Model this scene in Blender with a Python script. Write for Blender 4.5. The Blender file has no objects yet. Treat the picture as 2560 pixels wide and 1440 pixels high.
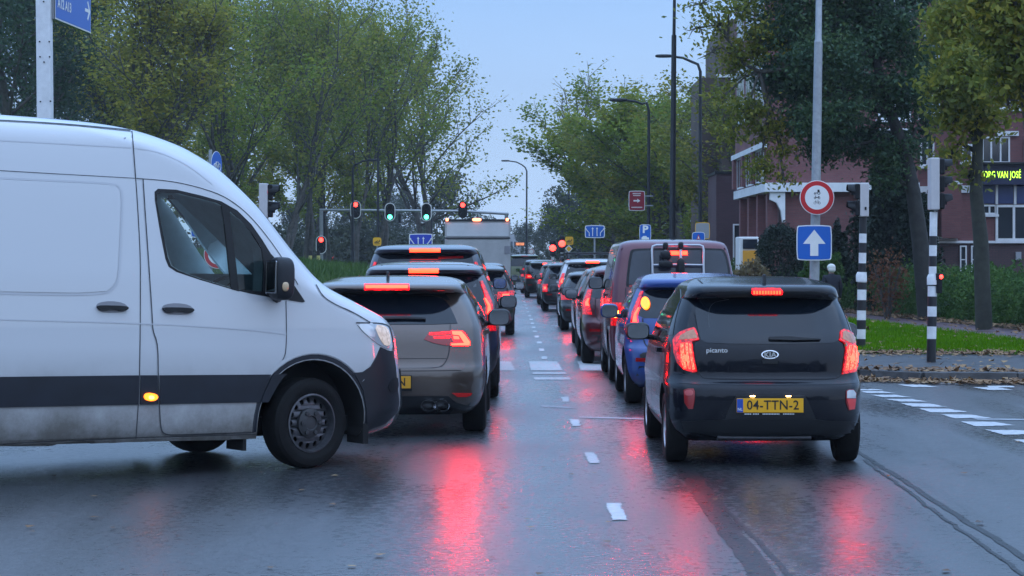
import bpy, bmesh, math, random
import numpy as np
from mathutils import Vector, Matrix, geometry
from mathutils.bvhtree import BVHTree

random.seed(7)
rng = np.random.default_rng(7)
R = math.radians
SC = bpy.context.scene
COL = SC.collection

# ------------------------------------------------------------------ camera, sky, sun, exposure
F, H, CX, HY = 5700.0, 1.65, 1280.0, 640.0      # focal length in photo pixels, eye height, horizon
cam_data = bpy.data.cameras.new('camera')
cam = bpy.data.objects.new('camera', cam_data)
COL.objects.link(cam)
cam.location = (0, 0, H)
cam.rotation_euler = (R(90), 0, 0)
cam_data.sensor_width = 36
cam_data.lens = F / 2560 * 36
cam_data.shift_y = -(720 - HY) / 2560
cam_data.clip_start = 0.1
cam_data.clip_end = 6000
SC.camera = cam

SUN_EL, SUN_AZ = 50.0, 160.0     # azimuth measured from +Y clockwise: behind the camera, a little left
world = bpy.data.worlds.new('World')
SC.world = world
world.use_nodes = True
nt = world.node_tree
nt.nodes.clear()
w_out = nt.nodes.new('ShaderNodeOutputWorld')
w_bg = nt.nodes.new('ShaderNodeBackground')
w_sky = nt.nodes.new('ShaderNodeTexSky')
w_sky.sky_type = 'NISHITA'
w_sky.sun_disc = False
w_sky.sun_elevation = R(SUN_EL)
w_sky.sun_rotation = R(SUN_AZ)
w_sky.air_density = 1.5
w_sky.dust_density = 2.0
# an overcast deck over the clear sky: brighter towards the zenith, as an overcast sky is
w_geo = nt.nodes.new('ShaderNodeTexCoord')
w_sep = nt.nodes.new('ShaderNodeSeparateXYZ')
nt.links.new(w_geo.outputs['Generated'], w_sep.inputs[0])
w_ma = nt.nodes.new('ShaderNodeMath'); w_ma.operation = 'MULTIPLY_ADD'; w_ma.use_clamp = False
w_mx = nt.nodes.new('ShaderNodeMath'); w_mx.operation = 'MAXIMUM'; w_mx.inputs[1].default_value = 0.0
nt.links.new(w_sep.outputs['Z'], w_mx.inputs[0])
nt.links.new(w_mx.outputs[0], w_ma.inputs[0]); w_ma.inputs[1].default_value = 2.5; w_ma.inputs[2].default_value = 1.0
w_noise = nt.nodes.new('ShaderNodeTexNoise'); w_noise.inputs['Scale'].default_value = 3.0
w_noise.inputs['Detail'].default_value = 5
w_map = nt.nodes.new('ShaderNodeMapping'); w_map.inputs['Scale'].default_value = (1, 1, 4)
nt.links.new(w_geo.outputs['Generated'], w_map.inputs[0]); nt.links.new(w_map.outputs[0], w_noise.inputs['Vector'])
w_nr = nt.nodes.new('ShaderNodeMapRange'); w_nr.inputs['From Min'].default_value = .3; w_nr.inputs['From Max'].default_value = .7
w_nr.inputs['To Min'].default_value = .91; w_nr.inputs['To Max'].default_value = 1.06
nt.links.new(w_noise.outputs['Fac'], w_nr.inputs['Value'])
w_mul = nt.nodes.new('ShaderNodeMath'); w_mul.operation = 'MULTIPLY'
nt.links.new(w_ma.outputs[0], w_mul.inputs[0]); nt.links.new(w_nr.outputs[0], w_mul.inputs[1])
w_cr = nt.nodes.new('ShaderNodeMix'); w_cr.data_type = 'RGBA'
w_hz = nt.nodes.new('ShaderNodeMath'); w_hz.operation = 'MULTIPLY'; w_hz.use_clamp = True; w_hz.inputs[1].default_value = 9.0
nt.links.new(w_mx.outputs[0], w_hz.inputs[0]); nt.links.new(w_hz.outputs[0], w_cr.inputs[0])
w_cr.inputs[6].default_value = (5.2, 7.2, 10.2, 1)     # towards the horizon, a little greyer
w_cr.inputs[7].default_value = (2.55, 4.3, 7.4, 1)    # higher up, bluer
w_vm = nt.nodes.new('ShaderNodeVectorMath'); w_vm.operation = 'SCALE'
nt.links.new(w_cr.outputs[2], w_vm.inputs[0]); nt.links.new(w_mul.outputs[0], w_vm.inputs['Scale'])
w_mix = nt.nodes.new('ShaderNodeMix'); w_mix.data_type = 'RGBA'; w_mix.inputs[0].default_value = 0.9
nt.links.new(w_sky.outputs[0], w_mix.inputs[6]); nt.links.new(w_vm.outputs[0], w_mix.inputs[7])
nt.links.new(w_mix.outputs[2], w_bg.inputs['Color'])
w_bg.inputs['Strength'].default_value = 0.1
nt.links.new(w_bg.outputs[0], w_out.inputs['Surface'])

sun_data = bpy.data.lights.new('sun', 'SUN')
sun_data.energy = 0.9
sun_data.angle = R(150)
sun_data.color = (1.0, 0.98, 0.95)
sun = bpy.data.objects.new('sun', sun_data)
COL.objects.link(sun)
az = R(SUN_AZ)
sdir = Vector((math.sin(az) * math.cos(R(SUN_EL)), math.cos(az) * math.cos(R(SUN_EL)), math.sin(R(SUN_EL))))
sun.rotation_euler = sdir.to_track_quat('Z', 'Y').to_euler()

SC.view_settings.view_transform = 'Standard'
SC.view_settings.look = 'None'
SC.view_settings.exposure = 0.1
SC.view_settings.gamma = 1.0
SC.view_settings.use_curve_mapping = False
SC.render.engine = 'CYCLES'
SC.cycles.max_bounces = 6
SC.cycles.diffuse_bounces = 3
SC.cycles.glossy_bounces = 4
SC.cycles.transparent_max_bounces = 12
SC.cycles.transmission_bounces = 3
SC.cycles.volume_bounces = 0
SC.cycles.use_denoising = True
SC.cycles.sample_clamp_indirect = 12.0
SC.cycles.caustics_reflective = False
SC.cycles.caustics_refractive = False


def W(px, py, d):
    """the point at depth d seen at photo pixel (px, py)"""
    return Vector(((px - CX) / F * d, d, H - (py - HY) / F * d))


def GP(px, py):
    d = F * H / (py - HY)
    return Vector(((px - CX) / F * d, d, 0))


def zc(pts, ox, oy, s):
    return [(ox + x / s, oy + y / s) for x, y in pts]


# ------------------------------------------------------------------ materials
MATS = {}


def mat(name, color=(.5, .5, .5), rough=.5, metal=0.0, coat=0.0, var=0.0, vscale=8.0, bump=0.0, bscale=60.0,
        emit=None, estr=0.0, color2=None, spec=.5, evar=0.0, rvar=0.0):
    if name in MATS:
        return MATS[name]
    m = bpy.data.materials.new(name)
    m.use_nodes = True
    t = m.node_tree
    b = t.nodes['Principled BSDF']
    b.inputs['Base Color'].default_value = (*color, 1)
    b.inputs['Roughness'].default_value = rough
    b.inputs['Metallic'].default_value = metal
    b.inputs['Coat Weight'].default_value = coat
    b.inputs['Coat Roughness'].default_value = .06
    b.inputs['Specular IOR Level'].default_value = spec
    tc = t.nodes.new('ShaderNodeTexCoord')
    if var or color2:
        n = t.nodes.new('ShaderNodeTexNoise'); n.inputs['Scale'].default_value = vscale
        n.inputs['Detail'].default_value = 6; n.inputs['Roughness'].default_value = .65
        t.links.new(tc.outputs['Object'], n.inputs['Vector'])
        mr = t.nodes.new('ShaderNodeMapRange'); mr.inputs['From Min'].default_value = .32; mr.inputs['From Max'].default_value = .68
        t.links.new(n.outputs['Fac'], mr.inputs['Value'])
        mx = t.nodes.new('ShaderNodeMix'); mx.data_type = 'RGBA'
        c2 = color2 if color2 else tuple(c * (1 + var) for c in color)
        c1 = color if color2 else tuple(c * (1 - var) for c in color)
        mx.inputs[6].default_value = (*c1, 1); mx.inputs[7].default_value = (*c2, 1)
        t.links.new(mr.outputs[0], mx.inputs[0])
        t.links.new(mx.outputs[2], b.inputs['Base Color'])
        if rvar:
            rr = t.nodes.new('ShaderNodeMapRange')
            rr.inputs['To Min'].default_value = max(.02, rough - rvar); rr.inputs['To Max'].default_value = rough + rvar
            t.links.new(mr.outputs[0], rr.inputs['Value']); t.links.new(rr.outputs[0], b.inputs['Roughness'])
    if bump:
        n2 = t.nodes.new('ShaderNodeTexNoise'); n2.inputs['Scale'].default_value = bscale
        n2.inputs['Detail'].default_value = 3
        t.links.new(tc.outputs['Object'], n2.inputs['Vector'])
        bp = t.nodes.new('ShaderNodeBump'); bp.inputs['Strength'].default_value = bump; bp.inputs['Distance'].default_value = .01
        t.links.new(n2.outputs['Fac'], bp.inputs['Height']); t.links.new(bp.outputs[0], b.inputs['Normal'])
    if emit:
        b.inputs['Emission Color'].default_value = (*emit, 1)
        b.inputs['Emission Strength'].default_value = estr
        if evar:      # moulded prisms of the lens
            vo = t.nodes.new('ShaderNodeTexVoronoi'); vo.inputs['Scale'].default_value = evar; t.links.new(tc.outputs['Object'], vo.inputs['Vector'])
            er = t.nodes.new('ShaderNodeMapRange'); er.inputs['From Min'].default_value = .05; er.inputs['From Max'].default_value = .75
            er.inputs['To Min'].default_value = estr * 1.9; er.inputs['To Max'].default_value = estr * .25
            t.links.new(vo.outputs['Distance'], er.inputs['Value']); t.links.new(er.outputs[0], b.inputs['Emission Strength'])
    MATS[name] = m
    return m


def paint(name, color, metal=.0, rough=.28, wet=.25, dirty=0.0):
    """car paint under a wet clear coat: fine water droplets as relief, road film low down"""
    if name in MATS:
        return MATS[name]
    m = bpy.data.materials.new(name); m.use_nodes = True
    t = m.node_tree; b = t.nodes['Principled BSDF']
    b.inputs['Metallic'].default_value = metal
    b.inputs['Coat Weight'].default_value = 1.0
    b.inputs['Specular IOR Level'].default_value = .5 if metal else .12
    b.inputs['Coat Roughness'].default_value = .05
    tc = t.nodes.new('ShaderNodeTexCoord')
    n = t.nodes.new('ShaderNodeTexNoise'); n.inputs['Scale'].default_value = 2.2; n.inputs['Detail'].default_value = 8
    n.inputs['Roughness'].default_value = .7
    t.links.new(tc.outputs['Object'], n.inputs['Vector'])
    sep = t.nodes.new('ShaderNodeSeparateXYZ'); t.links.new(tc.outputs['Object'], sep.inputs[0])
    # road film: thicker low on the body, broken up by the noise
    mr = t.nodes.new('ShaderNodeMapRange'); mr.inputs['From Min'].default_value = .95; mr.inputs['From Max'].default_value = .25
    mr.inputs['To Min'].default_value = 0; mr.inputs['To Max'].default_value = 1
    t.links.new(sep.outputs['Z'], mr.inputs['Value'])
    mm = t.nodes.new('ShaderNodeMath'); mm.operation = 'MULTIPLY'; t.links.new(mr.outputs[0], mm.inputs[0]); t.links.new(n.outputs['Fac'], mm.inputs[1])
    ms = t.nodes.new('ShaderNodeMath'); ms.operation = 'MULTIPLY'; ms.inputs[1].default_value = dirty; ms.use_clamp = True
    t.links.new(mm.outputs[0], ms.inputs[0])
    mx = t.nodes.new('ShaderNodeMix'); mx.data_type = 'RGBA'
    mx.inputs[6].default_value = (*color, 1); mx.inputs[7].default_value = (.16, .15, .135, 1)
    t.links.new(ms.outputs[0], mx.inputs[0]); t.links.new(mx.outputs[2], b.inputs['Base Color'])
    ra = t.nodes.new('ShaderNodeMath'); ra.operation = 'MULTIPLY_ADD'; ra.inputs[1].default_value = .4; ra.inputs[2].default_value = rough
    t.links.new(ms.outputs[0], ra.inputs[0]); t.links.new(ra.outputs[0], b.inputs['Roughness'])
    v = t.nodes.new('ShaderNodeTexVoronoi'); v.inputs['Scale'].default_value = 130
    t.links.new(tc.outputs['Object'], v.inputs['Vector'])
    dr = t.nodes.new('ShaderNodeMapRange'); dr.inputs['From Min'].default_value = .05; dr.inputs['From Max'].default_value = .32
    dr.inputs['To Min'].default_value = 1; dr.inputs['To Max'].default_value = 0
    t.links.new(v.outputs['Distance'], dr.inputs['Value'])
    bp = t.nodes.new('ShaderNodeBump'); bp.inputs['Strength'].default_value = wet; bp.inputs['Distance'].default_value = .002
    t.links.new(dr.outputs[0], bp.inputs['Height'])
    t.links.new(bp.outputs[0], b.inputs['Coat Normal'])
    MATS[name] = m
    return m


def leaf_mat(name, c1, c2, c3, trans=.35, spec=.3):
    if name in MATS:
        return MATS[name]
    m = bpy.data.materials.new(name); m.use_nodes = True
    t = m.node_tree; b = t.nodes['Principled BSDF']; out = t.nodes['Material Output']
    g = t.nodes.new('ShaderNodeNewGeometry')
    tc = t.nodes.new('ShaderNodeTexCoord')
    n = t.nodes.new('ShaderNodeTexNoise'); n.inputs['Scale'].default_value = .55; n.inputs['Detail'].default_value = 3
    t.links.new(tc.outputs['Object'], n.inputs['Vector'])
    ad = t.nodes.new('ShaderNodeMath'); ad.operation = 'MULTIPLY_ADD'; ad.inputs[1].default_value = .55
    t.links.new(g.outputs['Random Per Island'], ad.inputs[0])
    nm = t.nodes.new('ShaderNodeMapRange'); nm.inputs['From Min'].default_value = .3; nm.inputs['From Max'].default_value = .7
    nm.inputs['To Min'].default_value = 0; nm.inputs['To Max'].default_value = .45
    t.links.new(n.outputs['Fac'], nm.inputs['Value']); t.links.new(nm.outputs[0], ad.inputs[2])
    cr = t.nodes.new('ShaderNodeValToRGB')
    cr.color_ramp.elements[0].position = .1; cr.color_ramp.elements[0].color = (*c1, 1)
    cr.color_ramp.elements[1].position = .92; cr.color_ramp.elements[1].color = (*c3, 1)
    e = cr.color_ramp.elements.new(.55); e.color = (*c2, 1)
    t.links.new(ad.outputs[0], cr.inputs[0]); t.links.new(cr.outputs[0], b.inputs['Base Color'])
    b.inputs['Roughness'].default_value = .6
    b.inputs['Specular IOR Level'].default_value = spec
    tr = t.nodes.new('ShaderNodeBsdfTranslucent'); t.links.new(cr.outputs[0], tr.inputs['Color'])
    ms = t.nodes.new('ShaderNodeMixShader'); ms.inputs[0].default_value = trans
    t.links.new(b.outputs[0], ms.inputs[1]); t.links.new(tr.outputs[0], ms.inputs[2]); t.links.new(ms.outputs[0], out.inputs['Surface'])
    MATS[name] = m
    return m


def glass_mat(name, tint=(.35, .5, .5), rough=.02, refl=1.0):
    if name in MATS:
        return MATS[name]
    m = bpy.data.materials.new(name); m.use_nodes = True
    t = m.node_tree; t.nodes.remove(t.nodes['Principled BSDF']); out = t.nodes['Material Output']
    tr = t.nodes.new('ShaderNodeBsdfTransparent'); tr.inputs[0].default_value = (*tint, 1)
    gl = t.nodes.new('ShaderNodeBsdfGlossy'); gl.inputs['Roughness'].default_value = rough
    fr = t.nodes.new('ShaderNodeFresnel'); fr.inputs['IOR'].default_value = 1.5
    ms = t.nodes.new('ShaderNodeMixShader')
    t.links.new(fr.outputs[0], ms.inputs[0]); t.links.new(tr.outputs[0], ms.inputs[1]); t.links.new(gl.outputs[0], ms.inputs[2])
    t.links.new(ms.outputs[0], out.inputs['Surface'])
    MATS[name] = m
    return m


BLACK_PLASTIC = mat('black plastic', (.008, .009, .011), .45, spec=.35, var=.2)
TRIM = mat('dark grey trim', (.015, .017, .022), .45, spec=.35, var=.15, vscale=3)
SEAM = mat('shut line', (.012, .013, .016), .8)
RUBBER = mat('tyre rubber', (.006, .006, .0065), .8, spec=.25, var=.3, vscale=20, bump=.3, bscale=90)
STEEL = mat('wheel steel', (.10, .10, .11), .5, metal=.6, var=.3, vscale=14)
ALLOY = mat('alloy', (.38, .39, .42), .3, metal=.8, var=.15)
ARCH = mat('arch liner', (.006, .006, .007), .9)
DARK_GLASS = mat('tinted glass', (.006, .009, .013), .05, spec=.6)
REAR_GLASS = mat('rear glass', (.006, .010, .017), .08, spec=.5)
CHROME = mat('chrome', (.7, .7, .72), .15, metal=1)
WHITE_PLASTIC = mat('white plastic', (.72, .72, .72), .4)
YELLOW_PLATE = mat('yellow plate', (.88, .43, .015), .4)
PLATE_BLACK = mat('plate lettering', (.01, .01, .01), .5)
EU_BLUE = mat('plate blue', (.02, .08, .40), .4)
RED_LENS = mat('red lens', (.30, .006, .008), .12, coat=.6)
RED_GLOW = mat('lit red lens', (.4, .006, .008), .15, emit=(1, .003, .006), estr=5.0, evar=38)
RED_SOFT = mat('softly lit red lens', (.35, .006, .008), .15, coat=.6, emit=(1, .004, .008), estr=.65, evar=34)
RED_CORE = mat('lit brake bulb', (.5, .05, .03), .3, emit=(1, .0026, .0012), estr=120.0)
RED_BAR = mat('lit high brake lamp', (.5, .05, .03), .3, emit=(1, .020, .006), estr=15.0)
RED_FAR = mat('lit far brake lamp', (.5, .05, .03), .3, emit=(1, .022, .012), estr=14.0)
AMBER_CORE = mat('lit amber lamp', (.6, .2, .02), .3, emit=(1, .33, .05), estr=14.0)
AMBER_LENS = mat('amber lens', (.55, .16, .015), .2, emit=(1, .20, .015), estr=3.5)
CLEAR_LENS = mat('clear lens', (.55, .57, .6), .1, coat=.8, metal=.3)
GREEN_LIT = mat('lit green lamp', (.05, .5, .3), .3, emit=(.07, 1, .50), estr=7.0)
RED_LIT = mat('lit red lamp', (.5, .05, .03), .3, emit=(1, .03, .022), estr=9.0)
LAMP_OFF = mat('unlit lamp', (.008, .009, .011), .5, spec=.25)
MIRROR = mat('mirror glass', (.30, .31, .33), .05, metal=1)

# ------------------------------------------------------------------ object helpers
MW = {}     # world matrix of every thing


def set_props(o, label=None, cat=None, group=None, kind=None):
    if label: o['label'] = label
    if cat: o['category'] = cat
    if group: o['group'] = group
    if kind: o['kind'] = kind
    return o


def thing(name, label, cat, loc=(0, 0, 0), rot=(0, 0, 0), group=None):
    o = bpy.data.objects.new(name, None)
    o.empty_display_size = .2
    COL.objects.link(o)
    o.location = loc; o.rotation_euler = rot
    set_props(o, label, cat, group)
    from mathutils import Euler
    MW[o] = Matrix.Translation(Vector(loc)) @ Euler(rot).to_matrix().to_4x4()
    return o


def put(name, mesh, parent=None):
    o = bpy.data.objects.new(name, mesh)
    COL.objects.link(o)
    if parent is not None:
        o.parent = parent
        MW[o] = MW.get(parent, Matrix.Identity(4))
    else:
        MW[o] = Matrix.Identity(4)
    return o


class MB:
    """collects shapes into one mesh (coordinates of the world, turned into the parent's frame on build)"""
    def __init__(self):
        self.v = []; self.f = []

    def add(self, vs, fs):
        k = len(self.v)
        self.v += [tuple(p) for p in vs]
        self.f += [tuple(i + k for i in f) for f in fs]
        return self

    def box(self, c, s, rz=0, m=None):
        x, y, z = s[0] / 2, s[1] / 2, s[2] / 2
        vs = [Vector((a, b, d)) for a in (-x, x) for b in (-y, y) for d in (-z, z)]
        if rz:
            q = Matrix.Rotation(rz, 3, 'Z'); vs = [q @ p for p in vs]
        if m is not None:
            vs = [m @ p for p in vs]
        c = Vector(c)
        return self.add([p + c for p in vs], [(0, 1, 3, 2), (4, 6, 7, 5), (0, 4, 5, 1), (2, 3, 7, 6), (0, 2, 6, 4), (1, 5, 7, 3)])

    def tube(self, pts, rad, n=8, cap=True):
        pts = [Vector(p) for p in pts]
        if not hasattr(rad, '__len__'): rad = [rad] * len(pts)
        k = len(self.v); ref = None
        for i, p in enumerate(pts):
            t = (pts[min(i + 1, len(pts) - 1)] - pts[max(i - 1, 0)])
            t = t.normalized() if t.length > 1e-9 else Vector((0, 0, 1))
            if ref is None:
                ref = t.orthogonal().normalized()
            u = (ref - t * ref.dot(t)); u = u.normalized() if u.length > 1e-6 else t.orthogonal().normalized()
            ref = u; w = t.cross(u)
            for j in range(n):
                a = 2 * math.pi * j / n
                self.v.append(tuple(p + (u * math.cos(a) + w * math.sin(a)) * rad[i]))
        for i in range(len(pts) - 1):
            for j in range(n):
                a, b = k + i * n + j, k + i * n + (j + 1) % n
                self.f.append((a, b, b + n, a + n))
        if cap:
            self.f.append(tuple(k + j for j in reversed(range(n))))
            self.f.append(tuple(k + (len(pts) - 1) * n + j for j in range(n)))
        return self

    def lathe(self, prof, c, axis='Z', n=24, m=None, close=False):
        """prof: (radius, height) pairs"""
        k = len(self.v); c = Vector(c)
        for r, h in prof:
            for j in range(n):
                a = 2 * math.pi * j / n
                p = Vector((r * math.cos(a), r * math.sin(a), h))
                if axis == 'X': p = Vector((p.z, p.x, p.y))
                elif axis == 'Y': p = Vector((p.y, p.z, p.x))
                if m is not None: p = m @ p
                self.v.append(tuple(p + c))
        L = len(prof)
        for i in range(L - 1 + (1 if close else 0)):
            for j in range(n):
                a, b = k + i * n + j, k + i * n + (j + 1) % n
                i2 = (i + 1) % L
                self.f.append((a, b, k + i2 * n + (j + 1) % n, k + i2 * n + j))
        return self

    def prism(self, poly, fn0, fn1):
        """poly of 2-D points, extruded between two mappings to 3-D"""
        n = len(poly); k = len(self.v)
        self.v += [tuple(fn0(*p)) for p in poly] + [tuple(fn1(*p)) for p in poly]
        tri = geometry.tessellate_polygon([[Vector((p[0], p[1], 0)) for p in poly]])
        for t in tri:
            self.f.append(tuple(k + i for i in t)); self.f.append(tuple(k + n + i for i in reversed(t)))
        for i in range(n):
            j = (i + 1) % n
            self.f.append((k + i, k + j, k + n + j, k + n + i))
        return self

    def ball(self, c, r, e=1.0, nu=20, nv=12, m=None):
        """superellipsoid; e<1 gets boxier"""
        k = len(self.v); c = Vector(c)
        sg = lambda v, p: math.copysign(abs(v) ** p, v)
        for i in range(nv + 1):
            la = -math.pi / 2 + math.pi * i / nv
            for j in range(nu):
                lo = 2 * math.pi * j / nu
                p = Vector((r[0] * sg(math.cos(la), e) * sg(math.cos(lo), e), r[1] * sg(math.cos(la), e) * sg(math.sin(lo), e), r[2] * sg(math.sin(la), e)))
                if m is not None: p = m @ p
                self.v.append(tuple(p + c))
        for i in range(nv):
            for j in range(nu):
                a, b = k + i * nu + j, k + i * nu + (j + 1) % nu
                self.f.append((a, b, b + nu, a + nu))
        return self

    def build(self, name, material, parent=None, smooth=False, local=False, bevel=0.0):
        me = bpy.data.meshes.new(name)
        v = self.v
        if parent is not None and not local:
            inv = MW[parent].inverted(); v = [inv @ Vector(p) for p in v]
        me.from_pydata([tuple(p) for p in v], [], self.f)
        bm = bmesh.new(); bm.from_mesh(me)
        bmesh.ops.remove_doubles(bm, verts=bm.verts, dist=1e-5)
        bmesh.ops.recalc_face_normals(bm, faces=bm.faces)
        if bevel:
            bmesh.ops.bevel(bm, geom=[e for e in bm.edges if len(e.link_faces) == 2 and e.calc_face_angle(0) > .6], offset=bevel, segments=2, affect='EDGES', profile=.5)
        bm.to_mesh(me); bm.free()
        if smooth:
            smooth_mesh(me, smooth if isinstance(smooth, (int, float)) and smooth is not True else 40)
        if isinstance(material, (list, tuple)):
            for q in material: me.materials.append(q)
        else:
            me.materials.append(material)
        return put(name, me, parent)


def smooth_mesh(me, angle=40):
    me.polygons.foreach_set('use_smooth', [True] * len(me.polygons))
    try:
        me.set_sharp_from_angle(angle=R(angle))
    except Exception:
        pass


def np_mesh(name, verts, faces, material, smooth=False):
    """fast mesh from arrays; faces is an (n,k) array"""
    me = bpy.data.meshes.new(name)
    verts = np.asarray(verts, np.float32); faces = np.asarray(faces, np.int32)
    n, k = faces.shape
    me.vertices.add(len(verts)); me.vertices.foreach_set('co', verts.ravel())
    me.loops.add(n * k); me.loops.foreach_set('vertex_index', faces.ravel())
    me.polygons.add(n); me.polygons.foreach_set('loop_start', np.arange(0, n * k, k, dtype=np.int32))
    me.polygons.foreach_set('loop_total', np.full(n, k, np.int32))
    if smooth: me.polygons.foreach_set('use_smooth', np.ones(n, bool))
    me.update(calc_edges=True); me.validate()
    me.materials.append(material)
    return me


def text_tris(s, size=1.0, bold=0.0, spacing=1.0):
    cu = bpy.data.curves.new('lettering', 'FONT')
    cu.body = s; cu.size = size; cu.align_x = 'CENTER'; cu.align_y = 'CENTER'; cu.offset = bold; cu.space_character = spacing
    cu.resolution_u = 3
    o = bpy.data.objects.new('lettering', cu); COL.objects.link(o)
    dg = bpy.context.evaluated_depsgraph_get()
    me = bpy.data.meshes.new_from_object(o.evaluated_get(dg))
    vs = [v.co.copy() for v in me.vertices]; fs = [tuple(p.vertices) for p in me.polygons]
    bpy.data.objects.remove(o); bpy.data.curves.remove(cu); bpy.data.meshes.remove(me)
    return vs, fs


def text_on(name, s, size, origin, right, up, material, parent, bold=0.0, depth=.003, sx=1.0, spacing=1.0):
    """lettering whose baseline runs along `right` and whose top points along `up` (world or parent's coordinates)"""
    vs, fs = text_tris(s, size, bold, spacing)
    right = Vector(right).normalized(); up = Vector(up).normalized(); o = Vector(origin)
    n = right.cross(up)
    mb = MB()
    mb.add([o + right * (p.x * sx) + up * p.y + n * depth for p in vs], fs)
    return mb


def chaikin(poly, it=2, closed=True):
    for _ in range(it):
        out = []
        n = len(poly)
        rngi = range(n) if closed else range(n - 1)
        if not closed: out.append(poly[0])
        for i in rngi:
            a, b = poly[i], poly[(i + 1) % n]
            out.append((a[0] * .75 + b[0] * .25, a[1] * .75 + b[1] * .25))
            out.append((a[0] * .25 + b[0] * .75, a[1] * .25 + b[1] * .75))
        if not closed: out.append(poly[-1])
        poly = out
    return poly


def arrow2d(w=.6, h=1.0, shaft=.3, head=.5):
    """up arrow centred on the origin"""
    return [(-shaft / 2 * w, -h / 2), (shaft / 2 * w, -h / 2), (shaft / 2 * w, h / 2 - head), (w / 2, h / 2 - head), (0, h / 2), (-w / 2, h / 2 - head), (-shaft / 2 * w, h / 2 - head)]


def flat_poly(mb, poly, origin, right, up, thick=.004):
    o = Vector(origin); r = Vector(right).normalized(); u = Vector(up).normalized(); n = r.cross(u)
    mb.prism(poly, lambda a, b: o + r * a + u * b + n * thick, lambda a, b: o + r * a + u * b)
    return mb
# ------------------------------------------------------------------ vehicles
def pchip(xs, ys, q):
    xs = np.asarray(xs, float); ys = np.asarray(ys, float)
    h = np.diff(xs); d = np.diff(ys) / h
    m = np.zeros_like(ys)
    for i in range(1, len(xs) - 1):
        if d[i - 1] * d[i] > 0:
            w1, w2 = 2 * h[i] + h[i - 1], h[i] + 2 * h[i - 1]
            m[i] = (w1 + w2) / (w1 / d[i - 1] + w2 / d[i])
    m[0], m[-1] = d[0], d[-1]
    i = np.clip(np.searchsorted(xs, q) - 1, 0, len(h) - 1)
    t = (q - xs[i]) / h[i]
    return ((2 * t**3 - 3 * t**2 + 1) * ys[i] + (t**3 - 2 * t**2 + t) * h[i] * m[i] + (-2 * t**3 + 3 * t**2) * ys[i + 1] + (t**3 - t**2) * h[i] * m[i + 1])


def apply_boolean(o, cutters, mode='DIFFERENCE'):
    cs = []
    for me in cutters:
        c = bpy.data.objects.new('cutter', me); COL.objects.link(c); c.parent = o.parent
        md = o.modifiers.new('cut', 'BOOLEAN'); md.object = c; md.operation = mode; md.solver = 'EXACT'
        try: md.material_mode = 'TRANSFER'
        except Exception: pass
        cs.append(c)
    bpy.context.view_layer.update()
    dg = bpy.context.evaluated_depsgraph_get()
    me = bpy.data.meshes.new_from_object(o.evaluated_get(dg))
    o.modifiers.clear()
    old = o.data; o.data = me; bpy.data.meshes.remove(old)
    for c in cs:
        m_ = c.data; bpy.data.objects.remove(c); bpy.data.meshes.remove(m_)


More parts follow.
